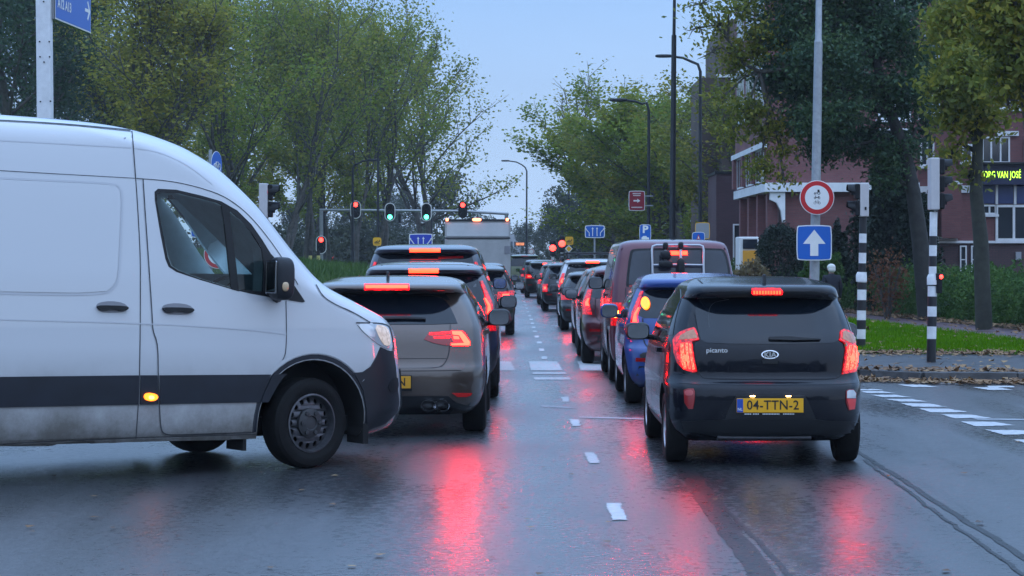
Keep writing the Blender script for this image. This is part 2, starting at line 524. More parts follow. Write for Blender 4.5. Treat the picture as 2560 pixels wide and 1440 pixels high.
class Car:
    def __init__(s, name, label, cat, loc, yaw, table, paint_mat, nexp=4.0, fexp=3.0, pitch=0.0, wheels=(), wheel_r=.3, res=1.0,
                 group=None, barrel=.03, cutters=(), scale=(1, 1, 1)):
        s.name = name
        s.root = thing(name, label, cat, loc, (pitch, 0, yaw), group)
        s.M = MW[s.root]; s.inv = s.M.inverted()
        T = np.array(table, float)
        T[:, 0] *= scale[2]; T[:, 1] *= scale[0]; T[:, 2:] *= scale[1]
        s.T = T
        zs = []
        for a, b in zip(T[:-1, 0], T[1:, 0]):
            k = max(2, int(math.ceil((b - a) / .045 * res)))
            zs += list(np.linspace(a, b, k, endpoint=False))
        zs.append(T[-1, 0]); zs = np.array(zs)
        w, yr, B, yf, Bf = (pchip(T[:, 0], T[:, i], zs) for i in range(1, 6))
        s.L = T[:, 4].max(); ymid = s.L / 2
        NR, NS, NF = int(28 * res) | 1, int(30 * res), int(20 * res) | 1
        rings = []
        for k in range(len(zs)):
            Bk, Bfk = min(B[k], (yf[k] - yr[k]) * .48), min(Bf[k], (yf[k] - yr[k]) * .48)
            t = np.linspace(-math.pi / 2, math.pi / 2, NR)
            xr = w[k] * np.sign(np.sin(t)) * np.abs(np.sin(t)) ** (2 / nexp); y1 = yr[k] + Bk * (1 - np.cos(t))
            ys = np.linspace(yr[k] + Bk, yf[k] - Bfk, NS + 2)[1:-1]
            t2 = np.linspace(math.pi / 2, -math.pi / 2, NF)
            xf = w[k] * np.sign(np.sin(t2)) * np.abs(np.sin(t2)) ** (2 / fexp); y2 = yf[k] - Bfk * (1 - np.cos(t2))
            x = np.concatenate([xr, np.full(NS, w[k]), xf, np.full(NS, -w[k])]); y = np.concatenate([y1, ys, y2, ys[::-1]])
            x = x * (1 - barrel * ((y - ymid) / ymid) ** 2)
            rings.append(np.stack([x, y, np.full_like(x, zs[k])], 1))
        n = len(rings[0]); V = np.concatenate(rings)
        f = []
        for k in range(len(zs) - 1):
            for j in range(n):
                j2 = (j + 1) % n
                f.append((k * n + j, k * n + j2, (k + 1) * n + j2, (k + 1) * n + j))
        f.append(tuple(reversed(range(n)))); f.append(tuple((len(zs) - 1) * n + j for j in range(n)))
        me = bpy.data.meshes.new('body'); me.from_pydata([tuple(p) for p in V], [], f)
        me.materials.append(paint_mat); me.materials.append(ARCH)
        s.bvh = BVHTree.FromPolygons([s.M @ Vector(p) for p in V], f)
        s.lbvh = BVHTree.FromPolygons([Vector(p) for p in V], f)
        smooth_mesh(me, 50)
        s.body = put('body', me, s.root)
        s.paint = paint_mat
        cut = list(cutters)
        for (wx, wy, wr, *zc) in wheels:
            mb = MB(); x0, x1 = sorted((math.copysign(abs(wx) - .30, wx), math.copysign(abs(wx) + .4, wx)))
            mb.lathe([(1e-6, x0), (wr + .055, x0), (wr + .055, x1), (1e-6, x1)], (0, wy, zc[0] if zc else wr + .02), "X", 36)
            cut.append(s._mesh(mb, ARCH))
        if cut:
            apply_boolean(s.body, cut)
            smooth_mesh(s.body.data, 45)

    def _mesh(s, mb, m):
        me = bpy.data.meshes.new('cutter'); me.from_pydata([tuple(p) for p in mb.v], [], mb.f)
        bm = bmesh.new(); bm.from_mesh(me); bmesh.ops.remove_doubles(bm, verts=bm.verts, dist=1e-4); bmesh.ops.recalc_face_normals(bm, faces=bm.faces); bm.to_mesh(me); bm.free()
        me.materials.append(m)
        return me

    # --- find the place on the body's skin for a 2-D point; returns point and normal in the car's own frame
    def hit(s, p, how):
        if how == 'cam':
            o = Vector((0, 0, H)); d = (W(p[0], p[1], 10) - o).normalized()
            loc, n, _, dist = s.bvh.ray_cast(o, d)
            if loc is None:
                dd = (s.M.translation - o).length
                loc, n, _, _ = s.bvh.find_nearest(o + d * dd)
                c = o + d * (loc - o).dot(d)
                loc, n, _, _ = s.bvh.find_nearest(c)
            if n.dot(d) > 0: n = -n
            return s.inv @ loc, (s.inv.to_3x3() @ n).normalized()
        o, d = {'rear': (Vector((p[0], -3, p[1])), Vector((0, 1, 0))), 'front': (Vector((p[0], 12, p[1])), Vector((0, -1, 0))),
                'left': (Vector((-4, p[0], p[1])), Vector((1, 0, 0))), 'right': (Vector((4, p[0], p[1])), Vector((-1, 0, 0))),
                'top': (Vector((p[0], p[1], 6)), Vector((0, 0, -1)))}[how]
        loc, n, _, dist = s.lbvh.ray_cast(o, d)
        if loc is None:
            loc, n, _, _ = s.lbvh.find_nearest(o + d * 3)
        if n.dot(d) > 0: n = -n
        return loc, n

    def patch(s, name, poly, material, how='cam', off=.003, thick=.012, step=None, holes=(), rnd=0, parent=None, mirror=False, label=None):
        if rnd:
            poly = chaikin(poly, rnd); holes = [chaikin(h_, rnd) for h_ in holes]
        if step is None: step = 9 if how == 'cam' else .05
        loops = [[Vector((x, y, 0)) for x, y in poly]] + [[Vector((x, y, 0)) for x, y in h_] for h_ in holes]
        flat = [v for l in loops for v in l]
        bm = bmesh.new()
        vs = [bm.verts.new(v) for v in flat]
        for t in geometry.tessellate_polygon(loops):
            try: bm.faces.new([vs[i] for i in t])
            except ValueError: pass
        lo = [min(v[i] for v in flat) for i in (0, 1)]; hi = [max(v[i] for v in flat) for i in (0, 1)]
        for ax in (0, 1):
            k = int((hi[ax] - lo[ax]) / step)
            for i in range(1, k + 1):
                co = Vector((0, 0, 0)); no = Vector((0, 0, 0)); co[ax] = lo[ax] + i * (hi[ax] - lo[ax]) / (k + 1); no[ax] = 1
                bmesh.ops.bisect_plane(bm, geom=bm.verts[:] + bm.edges[:] + bm.faces[:], plane_co=co, plane_no=no, dist=1e-6)
        bm.verts.ensure_lookup_table()
        H_ = [s.hit((v.co.x, v.co.y), how) for v in bm.verts]
        for i, v in enumerate(bm.verts): v.index = i
        V = [p + n * off for p, n in H_]; Fc = [tuple(v.index for v in f.verts) for f in bm.faces]
        # outward orientation
        good = []
        for f_ in Fc:
            a, b, c = (V[i] for i in f_[:3])
            nn = (b - a).cross(c - a)
            good.append(f_ if nn.dot(H_[f_[0]][1]) >= 0 else tuple(reversed(f_)))
        Fc = good
        edges = {}
        for f_ in Fc:
            for i in range(len(f_)):
                e = (f_[i], f_[(i + 1) % len(f_)]); edges[e] = edges.get(e, 0) + 1
        rim = {}
        for (a, b) in list(edges):
            if (b, a) not in edges:
                for q in (a, b):
                    if q not in rim:
                        rim[q] = (len(V), len(V) + 1); V.append(V[q]); V.append(H_[q][0] - H_[q][1] * thick)
                Fc.append((rim[b][0], rim[a][0], rim[a][1], rim[b][1]))
        bm.free()
        me = bpy.data.meshes.new(name); me.from_pydata([tuple(p) for p in V], [], Fc); me.materials.append(material)
        smooth_mesh(me, 35)
        par = parent or s.root
        o = put(name, me, par)
        if label: o['label'] = label
        if mirror:
            return o, s.mirror(o, par)
        return o

    def mirror(s, o, parent=None):
        me = o.data.copy()
        me.transform(Matrix.Scale(-1, 4, (1, 0, 0))); me.flip_normals()
        return put(o.name.split('.')[0], me, parent or o.parent)

    def strip(s, name, line, width, material, how='cam', off=.0015, it=2, parent=None, mirror=False, step=None, closed=False):
        pts = chaikin(list(line), it, False) if not closed else chaikin(list(line), it, True) + [chaikin(list(line), it, True)[0]]
        L_, R_ = [], []
        for i, p in enumerate(pts):
            a, b = pts[max(i - 1, 0)], pts[min(i + 1, len(pts) - 1)]
            dx, dy = b[0] - a[0], b[1] - a[1]; l = math.hypot(dx, dy) or 1
            nx, ny = -dy / l * width / 2, dx / l * width / 2
            L_.append((p[0] + nx, p[1] + ny)); R_.append((p[0] - nx, p[1] - ny))
        V, Fc = [], []
        for i in range(len(pts)):
            for q in (L_[i], R_[i]):
                h_, n = s.hit(q, how); V.append(h_ + n * off)
        sub = []
        for i in range(len(pts) - 1):
            Fc.append((2 * i, 2 * i + 1, 2 * i + 3, 2 * i + 2))
        me = bpy.data.meshes.new(name); me.from_pydata([tuple(p) for p in V], [], Fc); me.materials.append(material)
        o = put(name, me, parent or s.root)
        if mirror: s.mirror(o, parent)
        return o

    def wheel(s, x, y, r, width=.19, rim_mat=None, steer=0, z=None, style='alloy', parent=None):
        """x is the outer face; a tyre with a rim sub-part, its axle along the car's x"""
        rim_mat = rim_mat or ALLOY
        sg = 1 if x > 0 else -1
        q = Matrix.Rotation(steer, 3, 'Z')
        c = Vector((x - sg * width / 2, y, r if z is None else z))
        h = width / 2; rr = r * .66
        m = q @ Matrix(((sg, 0, 0), (0, 1, 0), (0, 0, 1)))
        prof = [(rr, -h * .8), (r * .84, -h * .98), (r * .93, -h * .9), (r * .985, -h * .72), (r, -h * .4), (r, 0), (r, h * .4), (r * .985, h * .72),
                (r * .93, h * .9), (r * .84, h * .98), (r * .76, h * .96), (rr, h * .8), (rr * .96, h * .55), (rr * .96, -h * .8)]
        mb = MB().lathe(prof, c, 'X', 40, m, close=True)
        # tread grooves as raised lugs are too small here: two shallow circumferential channels
        tyre = mb.build('wheel', RUBBER, parent or s.root, smooth=30, local=True)
        rim = MB()
        if style == 'steel':
            n = 16
            outer = [(rr * .96 * math.cos(2 * math.pi * i / 48), rr * .96 * math.sin(2 * math.pi * i / 48)) for i in range(48)]
            holes = []
            for k in range(n):
                a = 2 * math.pi * k / n
                cx_, cz_ = rr * .76 * math.cos(a), rr * .76 * math.sin(a); hr = rr * .085
                holes.append([(cx_ + hr * math.cos(2 * math.pi * i / 10), cz_ + hr * 1.15 * math.sin(2 * math.pi * i / 10)) for i in range(10)])
            loops = [[Vector((a, b, 0)) for a, b in outer]] + [[Vector((a, b, 0)) for a, b in hh] for hh in holes]
            flat = [v for l in loops for v in l]; tri = geometry.tessellate_polygon(loops)
            def dish(p, dx):
                rad = math.hypot(p.x, p.y) / rr
                xx = h * (.30 + .25 * max(0, 1 - abs(rad - .62) * 3.2)) + dx
                return c + m @ Vector((xx, p.x, p.y))
            rim.add([dish(p, 0) for p in flat], tri)
            rim.add([dish(p, -.012) for p in flat], tri)
            rim.lathe([(rr * .99, h * .85), (rr * .93, h * .88), (rr * .90, h * .35)], c, 'X', 40, m)
            ro = rim.build('rim', rim_mat, tyre, local=True)
            hub = MB().lathe([(rr * .50, h * .45), (rr * .49, h * .68), (rr * .42, h * .74), (rr * .25, h * .80), (rr * .22, h * .70), (.0001, h * .72)], c, 'X', 32, m)
            for k in range(6):
                a = 2 * math.pi * k / 6
                hub.lathe([(.018, h * .72), (.018, h * .86), (.0001, h * .88)], c + m @ Vector((0, rr * .36 * math.cos(a), rr * .36 * math.sin(a))), 'X', 8, m)
            hub.build('hub_cap', mat('hub plastic', (.03, .03, .033), .55, var=.3), tyre, smooth=30, local=True)
            MB().lathe([(.0001, -h * .3), (rr * .95, -h * .3)], c, 'X', 24, m).build('brake_disc', ARCH, tyre, local=True)
        else:
            k = 5 if style == 'alloy' else 7
            rim.lathe([(rr * 1.0, h * .82), (rr * .93, h * .86), (rr * .88, h * .3), (rr * .86, -h * .2)], c, 'X', 36, m)
            for i in range(k):
                a = 2 * math.pi * i / k
                for da in (-.13, .13):
                    p0 = Vector((h * .72, rr * .2 * math.cos(a), rr * .2 * math.sin(a))); p1 = Vector((h * .62, rr * .92 * math.cos(a + da), rr * .92 * math.sin(a + da)))
                    rim.tube([c + m @ p0, c + m @ p1], [rr * .09, rr * .07], 6)
            rim.lathe([(rr * .26, h * .5), (rr * .25, h * .78), (.0001, h * .82)], c, 'X', 20, m)
            rim.build('rim', rim_mat, tyre, smooth=30, local=True)
            MB().lathe([(.0001, h * .05), (rr * .9, h * .05)], c, 'X', 24, m).build('brake_disc', ARCH, tyre, local=True)
        return tyre

    def side_mirror(s, x, y, z, r=(.10, .09, .075), housing=None, glass=True, e=.6):
        sg = 1 if x > 0 else -1
        mb = MB().ball((x, y, z), r, e, 20, 12)
        mb.tube([(x - sg * r[0] * .6, y + .02, z - r[2] * .6), (x - sg * (r[0] + .10), y + .05, z - r[2] * .9)], .025, 8)
        o = mb.build('side_mirror', housing or BLACK_PLASTIC, s.root, smooth=True, local=True)
        if glass:
            g = MB(); poly = [(r[0] * .84 * math.copysign(abs(math.cos(a)) ** .6, math.cos(a)), r[2] * .82 * math.copysign(abs(math.sin(a)) ** .6, math.sin(a))) for a in np.linspace(0, 2 * math.pi, 24, endpoint=False)]
            t = sg * .12
            g.prism(poly, lambda a, b: Vector((x + a, y - r[1] * 1.0 - .02 + a * t, z + b)), lambda a, b: Vector((x + a, y - r[1] * .6, z + b)))
            g.build('mirror_glass', MIRROR, o, local=True)
        return o

    def plate(s, x, z, text, w=.52, h=.11, off=.012, size=.1, tx=0.0, frame=True, lit=None, blue=True):
        p, n = s.hit((x, z), 'rear')
        y = p.y - off
        mb = MB().box((x, y + .012, z - .008), (w + .02, .02, h + .03))
        po = mb.build('plate_holder', BLACK_PLASTIC, s.root, local=True) if frame else None
        pl = MB().box((x, y, z), (w, .008, h)).build('number_plate', lit or YELLOW_PLATE, s.root, local=True, bevel=.002)
        if blue:
            MB().box((x - w / 2 + .026, y - .0048, z), (.048, .002, h - .006)).build('country_band', EU_BLUE, pl, local=True)
            text_on('lettering', 'NL', .03, (x - w / 2 + .026, y - .006, z - .03), (1, 0, 0), (0, 0, 1), WHITE_PLASTIC, pl, bold=.0006, depth=.0005).build('lettering', WHITE_PLASTIC, pl, local=True)
        if text:
            text_on('lettering', text, size, (x + tx, y - .0048, z), (1, 0, 0), (0, 0, 1), PLATE_BLACK, pl, bold=.001, depth=.0015, sx=.92, spacing=1.06).build('lettering', PLATE_BLACK, pl, local=True)
        return pl
# ------------------------------------------------------------------ ground, road, kerbs and markings
def ground_mat(name, c1, c2, scale, rough, bump=.4, bscale=40):
    return mat(name, c1, rough, color2=c2, vscale=scale, bump=bump, bscale=bscale, spec=.1 if rough > .8 else .5)


def asphalt_mat():
    m = bpy.data.materials.new('wet asphalt'); m.use_nodes = True
    t = m.node_tree; b = t.nodes['Principled BSDF']; L = t.links.new
    tc = t.nodes.new('ShaderNodeTexCoord')
    def noise(scale, detail=5, rough=.6, vec=None):
        n = t.nodes.new('ShaderNodeTexNoise'); n.inputs['Scale'].default_value = scale; n.inputs['Detail'].default_value = detail; n.inputs['Roughness'].default_value = rough
        L(vec or tc.outputs['Object'], n.inputs['Vector']); return n.outputs['Fac']
    def rmap(src, a, b_, c, d):
        r = t.nodes.new('ShaderNodeMapRange'); r.interpolation_type = 'SMOOTHSTEP'; r.inputs['From Min'].default_value = a; r.inputs['From Max'].default_value = b_
        r.inputs['To Min'].default_value = c; r.inputs['To Max'].default_value = d; L(src, r.inputs['Value']); return r.outputs[0]
    mp = t.nodes.new('ShaderNodeMapping'); mp.inputs['Scale'].default_value = (.5, .22, 1); L(tc.outputs['Object'], mp.inputs[0])
    patch = noise(.9, 4, .55, mp.outputs[0])          # large wet and drier areas
    mp2 = t.nodes.new('ShaderNodeMapping'); mp2.inputs['Scale'].default_value = (1.6, .12, 1); L(tc.outputs['Object'], mp2.inputs[0])
    track = noise(1.1, 3, .5, mp2.outputs[0])         # streaks along the wheel tracks
    grit = noise(70, 4, .75)
    mottle = noise(13, 6, .72)      # stones standing out of the film, hand sized
    pebble = t.nodes.new('ShaderNodeTexVoronoi'); pebble.inputs['Scale'].default_value = 55; L(tc.outputs['Object'], pebble.inputs['Vector'])
    # colour
    cr = t.nodes.new('ShaderNodeMix'); cr.data_type = 'RGBA'
    cr.inputs[6].default_value = (.012, .0135, .016, 1); cr.inputs[7].default_value = (.060, .063, .070, 1)
    L(rmap(grit, .3, .72, 0, 1), cr.inputs[0]); 
    mul = t.nodes.new('ShaderNodeMix'); mul.data_type = 'RGBA'; mul.blend_type = 'MULTIPLY'; mul.inputs[0].default_value = 1
    g = t.nodes.new('ShaderNodeCombineColor'); v = rmap(track, .3, .7, .7, 1.25)
    for i in range(3): L(v, g.inputs[i])
    L(cr.outputs[2], mul.inputs[6]); L(g.outputs[0], mul.inputs[7]); L(mul.outputs[2], b.inputs['Base Color'])
    # gloss: wet film, wetter in patches
    ro = t.nodes.new('ShaderNodeMath'); ro.operation = 'ADD'
    L(rmap(patch, .38, .66, .19, .36), ro.inputs[0]); L(rmap(track, .35, .65, -.04, .07), ro.inputs[1])
    ro2 = t.nodes.new('ShaderNodeMath'); ro2.operation = 'ADD'; L(ro.outputs[0], ro2.inputs[0]); L(rmap(mottle, .34, .66, -.07, .15), ro2.inputs[1]); L(ro2.outputs[0], b.inputs['Roughness'])
    b.inputs['IOR'].default_value = 1.5
    b.inputs['Coat Weight'].default_value = .55; b.inputs['Coat IOR'].default_value = 1.33; b.inputs['Coat Roughness'].default_value = .34
    b.inputs['Specular IOR Level'].default_value = 1.0
    bp = t.nodes.new('ShaderNodeBump'); bp.inputs['Distance'].default_value = .006
    L(rmap(patch, .38, .62, .12, .42), bp.inputs['Strength'])
    ad = t.nodes.new('ShaderNodeMath'); ad.operation = 'ADD'; L(pebble.outputs['Distance'], ad.inputs[0])
    ad0 = t.nodes.new('ShaderNodeMath'); ad0.operation = 'MULTIPLY_ADD'; ad0.inputs[1].default_value = 2.6; L(mottle, ad0.inputs[0]); L(grit, ad0.inputs[2]); L(ad0.outputs[0], ad.inputs[1])
    L(ad.outputs[0], bp.inputs['Height']); L(bp.outputs[0], b.inputs['Normal'])
    return m


ASPHALT = asphalt_mat()
GRASS_SOIL = ground_mat('turf', (.03, .07, .004), (.05, .11, .006), 1.2, .95)
SOIL = ground_mat('damp soil', (.03, .03, .02), (.06, .06, .035), .8, .9)
PAVING = ground_mat('wet paving', (.035, .037, .042), (.075, .076, .08), 2.0, .5)
BRICKPATH = ground_mat('red brick path', (.085, .05, .062), (.13, .075, .09), 6.0, .55)
KERB = mat('kerb concrete', (.075, .075, .078), .65, var=.4, vscale=5)
MARK = mat('road paint', (.60, .61, .62), .45, color2=(.36, .37, .385), vscale=16, bump=.3, bscale=60)
MARK_OLD = mat('worn road paint', (.34, .36, .39), .4, var=.3, vscale=7, bump=.3, bscale=60)


def sheet(name, poly, z, m, kind='structure', parent=None):
    mb = MB(); n = len(poly)
    vs = [Vector((p[0], p[1], z)) for p in poly]
    tri = geometry.tessellate_polygon([[Vector((p[0], p[1], 0)) for p in poly]])
    mb.add(vs, tri)
    o = mb.build(name, m, parent)
    if kind: o['kind'] = kind
    return o


def slab(name, poly, z0, z1, m, kind='structure', parent=None):
    mb = MB().prism(poly, lambda a, b: Vector((a, b, z1)), lambda a, b: Vector((a, b, z0)))
    o = mb.build(name, m, parent)
    if kind: o['kind'] = kind
    return o


sheet('ground', [(-2500, -400), (2500, -400), (2500, 4500), (-2500, 4500)], -.06, SOIL)
road = sheet('road', [(-70, -30), (70, -30), (70, 30.0), (5.2, 30.0), (4.6, 31), (4.25, 34), (3.9, 60), (3.5, 320), (-5.4, 320), (-3.6, 60), (-3.4, 40), (-70, 38)], 0, ASPHALT)


def mark(px_poly, m=MARK, z=.005):
    """a painted marking whose corners are seen at these photo pixels"""
    pts = [GP(*p) for p in px_poly]
    jit = []
    for a, b in zip(pts, pts[1:] + pts[:1]):      # chipped, uneven edges
        n_ = max(2, int((b - a).length / .05))
        for i in range(n_):
            q = a.lerp(b, i / n_); jit.append((q.x + random.gauss(0, .007), q.y + random.gauss(0, .014)))
    mb = MB(); mb.add([Vector((x, y, z)) for x, y in jit], geometry.tessellate_polygon([[Vector((x, y, 0)) for x, y in jit]]))
    return mb.build('road_marking', m, road)


# lane line of short dashes
for q in ([(1513, 1259), (1550, 1259), (1569, 1301), (1532, 1302)], [(1460, 1133), (1488, 1133), (1499, 1159), (1472, 1159)], [(1424, 1049), (1446, 1049), (1451, 1066), (1430, 1066)], [(1402, 993), (1421, 993), (1425, 1005), (1406, 1005)]):
    mark(q)
for (x, y, w_, h_) in ((1361, 895, 14, 7), (1354, 875, 13, 6), (1348, 857, 12, 5), (1342, 842, 11, 5), (1337, 829, 10, 4), (1334, 819, 9, 4), (1331, 809, 8, 3.4), (1328, 799, 8, 3.2), (1324, 790, 7, 3), (1320, 780, 6.5, 2.6),
                       (1317, 771, 6, 2.4), (1314, 763, 5.5, 2.2), (1311, 755, 5, 2), (1308, 747, 5, 1.8), (1305, 740, 4.5, 1.6), (1301, 733, 4.5, 1.5), (1297, 727, 4.5, 1.4), (1292, 722, 5, 1.3)):
    mark([(x - w_ / 2 - .6, y - h_ / 2), (x + w_ / 2 - .6, y - h_ / 2), (x + w_ / 2 + .6, y + h_ / 2), (x - w_ / 2 + .6, y + h_ / 2)])
# crossing: wide bars with thin lines before them
for dx in (-361, -240, -119, 0, 125, 250, 375):
    mark([(1321 + dx * .98, 904), (1393 + dx * .98, 904), (1407 + dx, 927), (1327 + dx, 927)])
mark([(1329, 931), (1415, 931), (1418, 936), (1332, 936)]); mark([(1334, 944), (1424, 944), (1427, 950), (1338, 950)])
mark([(1552, 943), (1640, 943), (1644, 949), (1556, 949)], MARK_OLD)
mark([(1448, 1042), (1620, 1047), (1624, 1050), (1448, 1045.5)], MARK_OLD)
mark([(1352, 1015), (1440, 1020), (1440, 1022), (1352, 1017.5)], MARK_OLD)
# block markings of the cycle crossing on the right
z8 = lambda pts: zc(pts, 1920, 600, 2.76875)
for q in ([(720, 968), (900, 972), (990, 986), (800, 984)], [(895, 1003), (1060, 1003), (1180, 1020), (1000, 1020)], [(1110, 990), (1250, 990), (1345, 1001), (1190, 1001)], [(1510, 1012), (1700, 1012), (1710, 1022), (1530, 1022)], [(1420, 1022), (1590, 1022), (1700, 1040), (1530, 1040)],
          [(620, 1035), (760, 1035), (800, 1043), (640, 1043)], [(640, 1048), (790, 1048), (876, 1062), (680, 1062)], [(700, 1074), (880, 1074), (992, 1090), (800, 1090)], [(806, 1103), (990, 1103), (1110, 1121), (920, 1121)], [(922, 1133), (1120, 1135), (1245, 1158), (1000, 1156)],
          [(1046, 1169), (1250, 1171), (1392, 1194), (1130, 1196)], [(1196, 1210), (1410, 1212), (1550, 1235), (1290, 1237)], [(1334, 1259), (1570, 1262), (1718, 1286), (1440, 1293)], [(1508, 1316), (1772, 1320), (1900, 1345), (1630, 1352)],
          [(1700, 1385), (2000, 1388), (2140, 1420), (1840, 1425)]):
    mark(z8(q))
mark(z8([(1416, 1237), (2100, 1246), (2100, 1254), (1450, 1247)]), MARK_OLD)
# dark repaired joints running towards the camera under the right-hand lane
TAR = mat('tar joint', (.010, .011, .013), .34, var=.5, vscale=12, bump=.5, bscale=45, rvar=.12)
for zi, (a, b, w_) in enumerate((((1660, 1100), (1905, 1440), .15), ((1700, 1150), (1975, 1440), .035), ((2130, 1120), (2560, 1395), .05), ((2160, 1150), (2560, 1440), .03))):
    p, q = GP(*a), GP(*b); n = Vector((q.y - p.y, p.x - q.x, 0)).normalized(); e = q + (q - p) * .6; mb = MB(); N_ = 60
    for i in range(N_ + 1):
        c_ = p.lerp(e, i / N_) + n * (.005 * math.sin(i * .33) + random.gauss(0, .006)) + Vector((0, 0, .0022 + .0006 * zi)); hw2 = w_ / 2 * random.uniform(.92, 1.06)
        mb.v += [tuple(c_ - n * hw2), tuple(c_ + n * hw2)]
        if i: mb.f.append((2 * i - 2, 2 * i - 1, 2 * i + 1, 2 * i))
    o = mb.build('repaired_joint', TAR, road)

# right-hand traffic island, verge, path; left-hand verge
isl = [(4.7, 30.6), (5.4, 29.9), (9, 29.6), (30, 28.2), (70, 27.0), (70, 33.6), (30, 34.4), (9, 35.4), (4.6, 36.0), (4.45, 33)]
slab('traffic_island', isl, -.05, .11, PAVING)
kerb = MB()
edge = [(4.45, 36.5), (4.45, 33), (4.7, 30.6), (5.4, 29.9), (9, 29.6), (30, 28.2), (70, 27.0)]
kerb_o = MB().box((0, 0, -.6), (.1, .1, .1)).build('kerb', KERB); kerb_o['kind'] = 'structure'
# kerb stones one by one along the visible edge
kme = None; acc = []
for (a, b) in zip(edge[:-1], edge[1:]):
    a, b = Vector((*a, 0)), Vector((*b, 0)); n = max(1, int((b - a).length / 1.0))
    for i in range(n):
        if a.x > 12: continue
        c = a.lerp(b, (i + .5) / n); l = (b - a).length / n; ang = math.atan2((b - a).y, (b - a).x)
        mb = MB(); mb.box((c.x, c.y, .055), (l - .012, .16, .15 + random.uniform(-.006, .006)), ang)
        mb.build('kerb_stone', KERB, kerb_o, bevel=.012)
near_e = [(10.2, 34.0), (9.25, 41.2), (8.83, 47.5), (8.45, 52.8), (7.97, 56.5), (6.9, 75), (6.0, 100), (5.2, 128)]
far_e = [(12.6, 33.8), (11.5, 41.0), (10.95, 47.5), (10.3, 54), (9.6, 60), (8.4, 78), (7.3, 100), (6.3, 128)]
verge = slab('verge', [(4.4, 36.2), (9, 35.6), (10.1, 35.4)] + [(x - .02, y) for x, y in near_e[1:]] + [(3.95, 128)], -.05, .09, GRASS_SOIL)
slab('brick_path', near_e + far_e[::-1], -.05, .07, BRICKPATH)
slab('planting_bed', [(x + .02, y) for x, y in far_e] + [(90, 130), (90, 33)], -.05, .12, SOIL)
slab('left_verge', [(-3.7, 44), (-3.9, 60), (-5.0, 160), (-90, 160), (-90, 44)], -.05, .10, GRASS_SOIL)
# grassy bank left of the queue
bank = MB(); rows = []
xs = np.linspace(-26, -4.0, 23); ys = np.linspace(58, 96, 16)
for j, y in enumerate(ys):
    for i, x in enumerate(xs):
        t = np.clip((-x - 4.0) / 6, 0, 1); e = math.sin(math.pi * j / 15) ** .6 if 0 < j < 15 else 0
        z = .06 + (1.05 + .55 * t) * e * min(1, (-x - 3.9) / 1.0 + .05) + random.uniform(-.06, .06) * e
        bank.v.append((x, y, z))
for j in range(15):
    for i in range(22):
        a = j * 23 + i; bank.f.append((a, a + 1, a + 24, a + 23))
bo = bank.build('grass_bank', GRASS_SOIL, smooth=60); bo['kind'] = 'structure'


# ------------------------------------------------------------------ grass, fallen leaves
def blades(name, pts, h0, h1, wid, material, label):
    n = len(pts); pts = np.asarray(pts)
    a = rng.uniform(0, 2 * math.pi, n); h = rng.uniform(h0, h1, n); w_ = wid * rng.uniform(.7, 1.3, n)
    dx, dy = np.cos(a) * w_, np.sin(a) * w_
    lean = rng.normal(0, .35, (n, 2)) * h[:, None]
    v = np.zeros((n, 3, 3)); v[:, :, :] = pts[:, None, :]
    v[:, 0, 0] -= dx; v[:, 0, 1] -= dy; v[:, 1, 0] += dx; v[:, 1, 1] += dy
    v[:, 2, 0] += lean[:, 0]; v[:, 2, 1] += lean[:, 1]; v[:, 2, 2] += h
    o = put(name, np_mesh(name, v.reshape(-1, 3), np.arange(3 * n).reshape(-1, 3), material))
    set_props(o, label, 'grass', kind='stuff')
    return o


LAWN = leaf_mat('lawn blades', (.05, .14, .003), (.09, .22, .004), (.13, .27, .006), .3, .0)
BANKG = leaf_mat('bank blades', (.03, .07, .015), (.06, .12, .025), (.10, .15, .04), .3)
n = 95000
y = 35.8 + (rng.random(n)) ** 1.3 * 40; x = rng.uniform(4.2, 10.4, n)
rt = np.interp(y, [p[1] for p in near_e], [p[0] for p in near_e]); bot = np.interp(x, [4.4, 9, 30], [36.3, 35.8, 34.7])
kk = (x < rt) & (y > bot)
blades('lawn_grass', np.stack([x, y, np.full(n, .09)], 1)[kk], .05, .13, .016, LAWN, 'bright green lawn between the traffic island and the brick path')
n = 26000
x = rng.uniform(-22, -4.2, n); y = rng.uniform(58.5, 80, n)
bvh = BVHTree.FromPolygons([Vector(p) for p in bank.v], bank.f)
P = []
for a, b in zip(x, y):
    h_ = bvh.ray_cast(Vector((a, b, 9)), Vector((0, 0, -1)))[0]
    P.append((a, b, h_.z if h_ else .1))
blades('bank_grass', P, .10, .32, .03, BANKG, 'long rough grass on the bank left of the queue')


def flat_leaves(name, pts, size, material, label, kind='stuff', curl=.5):
    n = len(pts); pts = np.asarray(pts, float)
    a = rng.uniform(0, 2 * math.pi, n); s_ = size * rng.uniform(.55, 1.25, n)
    tx, ty = rng.normal(0, curl, n), rng.normal(0, curl, n)
    prof = np.array([(-.5, 0), (-.1, -.34), (.5, 0), (-.1, .34)])
    v = np.zeros((n, 4, 3))
    for i, (u, w_) in enumerate(prof):
        lx = (u * np.cos(a) - w_ * np.sin(a)) * s_; ly = (u * np.sin(a) + w_ * np.cos(a)) * s_
        v[:, i, 0] = pts[:, 0] + lx; v[:, i, 1] = pts[:, 1] + ly; v[:, i, 2] = pts[:, 2] + np.abs(lx * tx + ly * ty) + .004
    o = put(name, np_mesh(name, v.reshape(-1, 3), np.arange(4 * n).reshape(-1, 4), material))
    set_props(o, label, 'leaves', kind=kind)
    return o


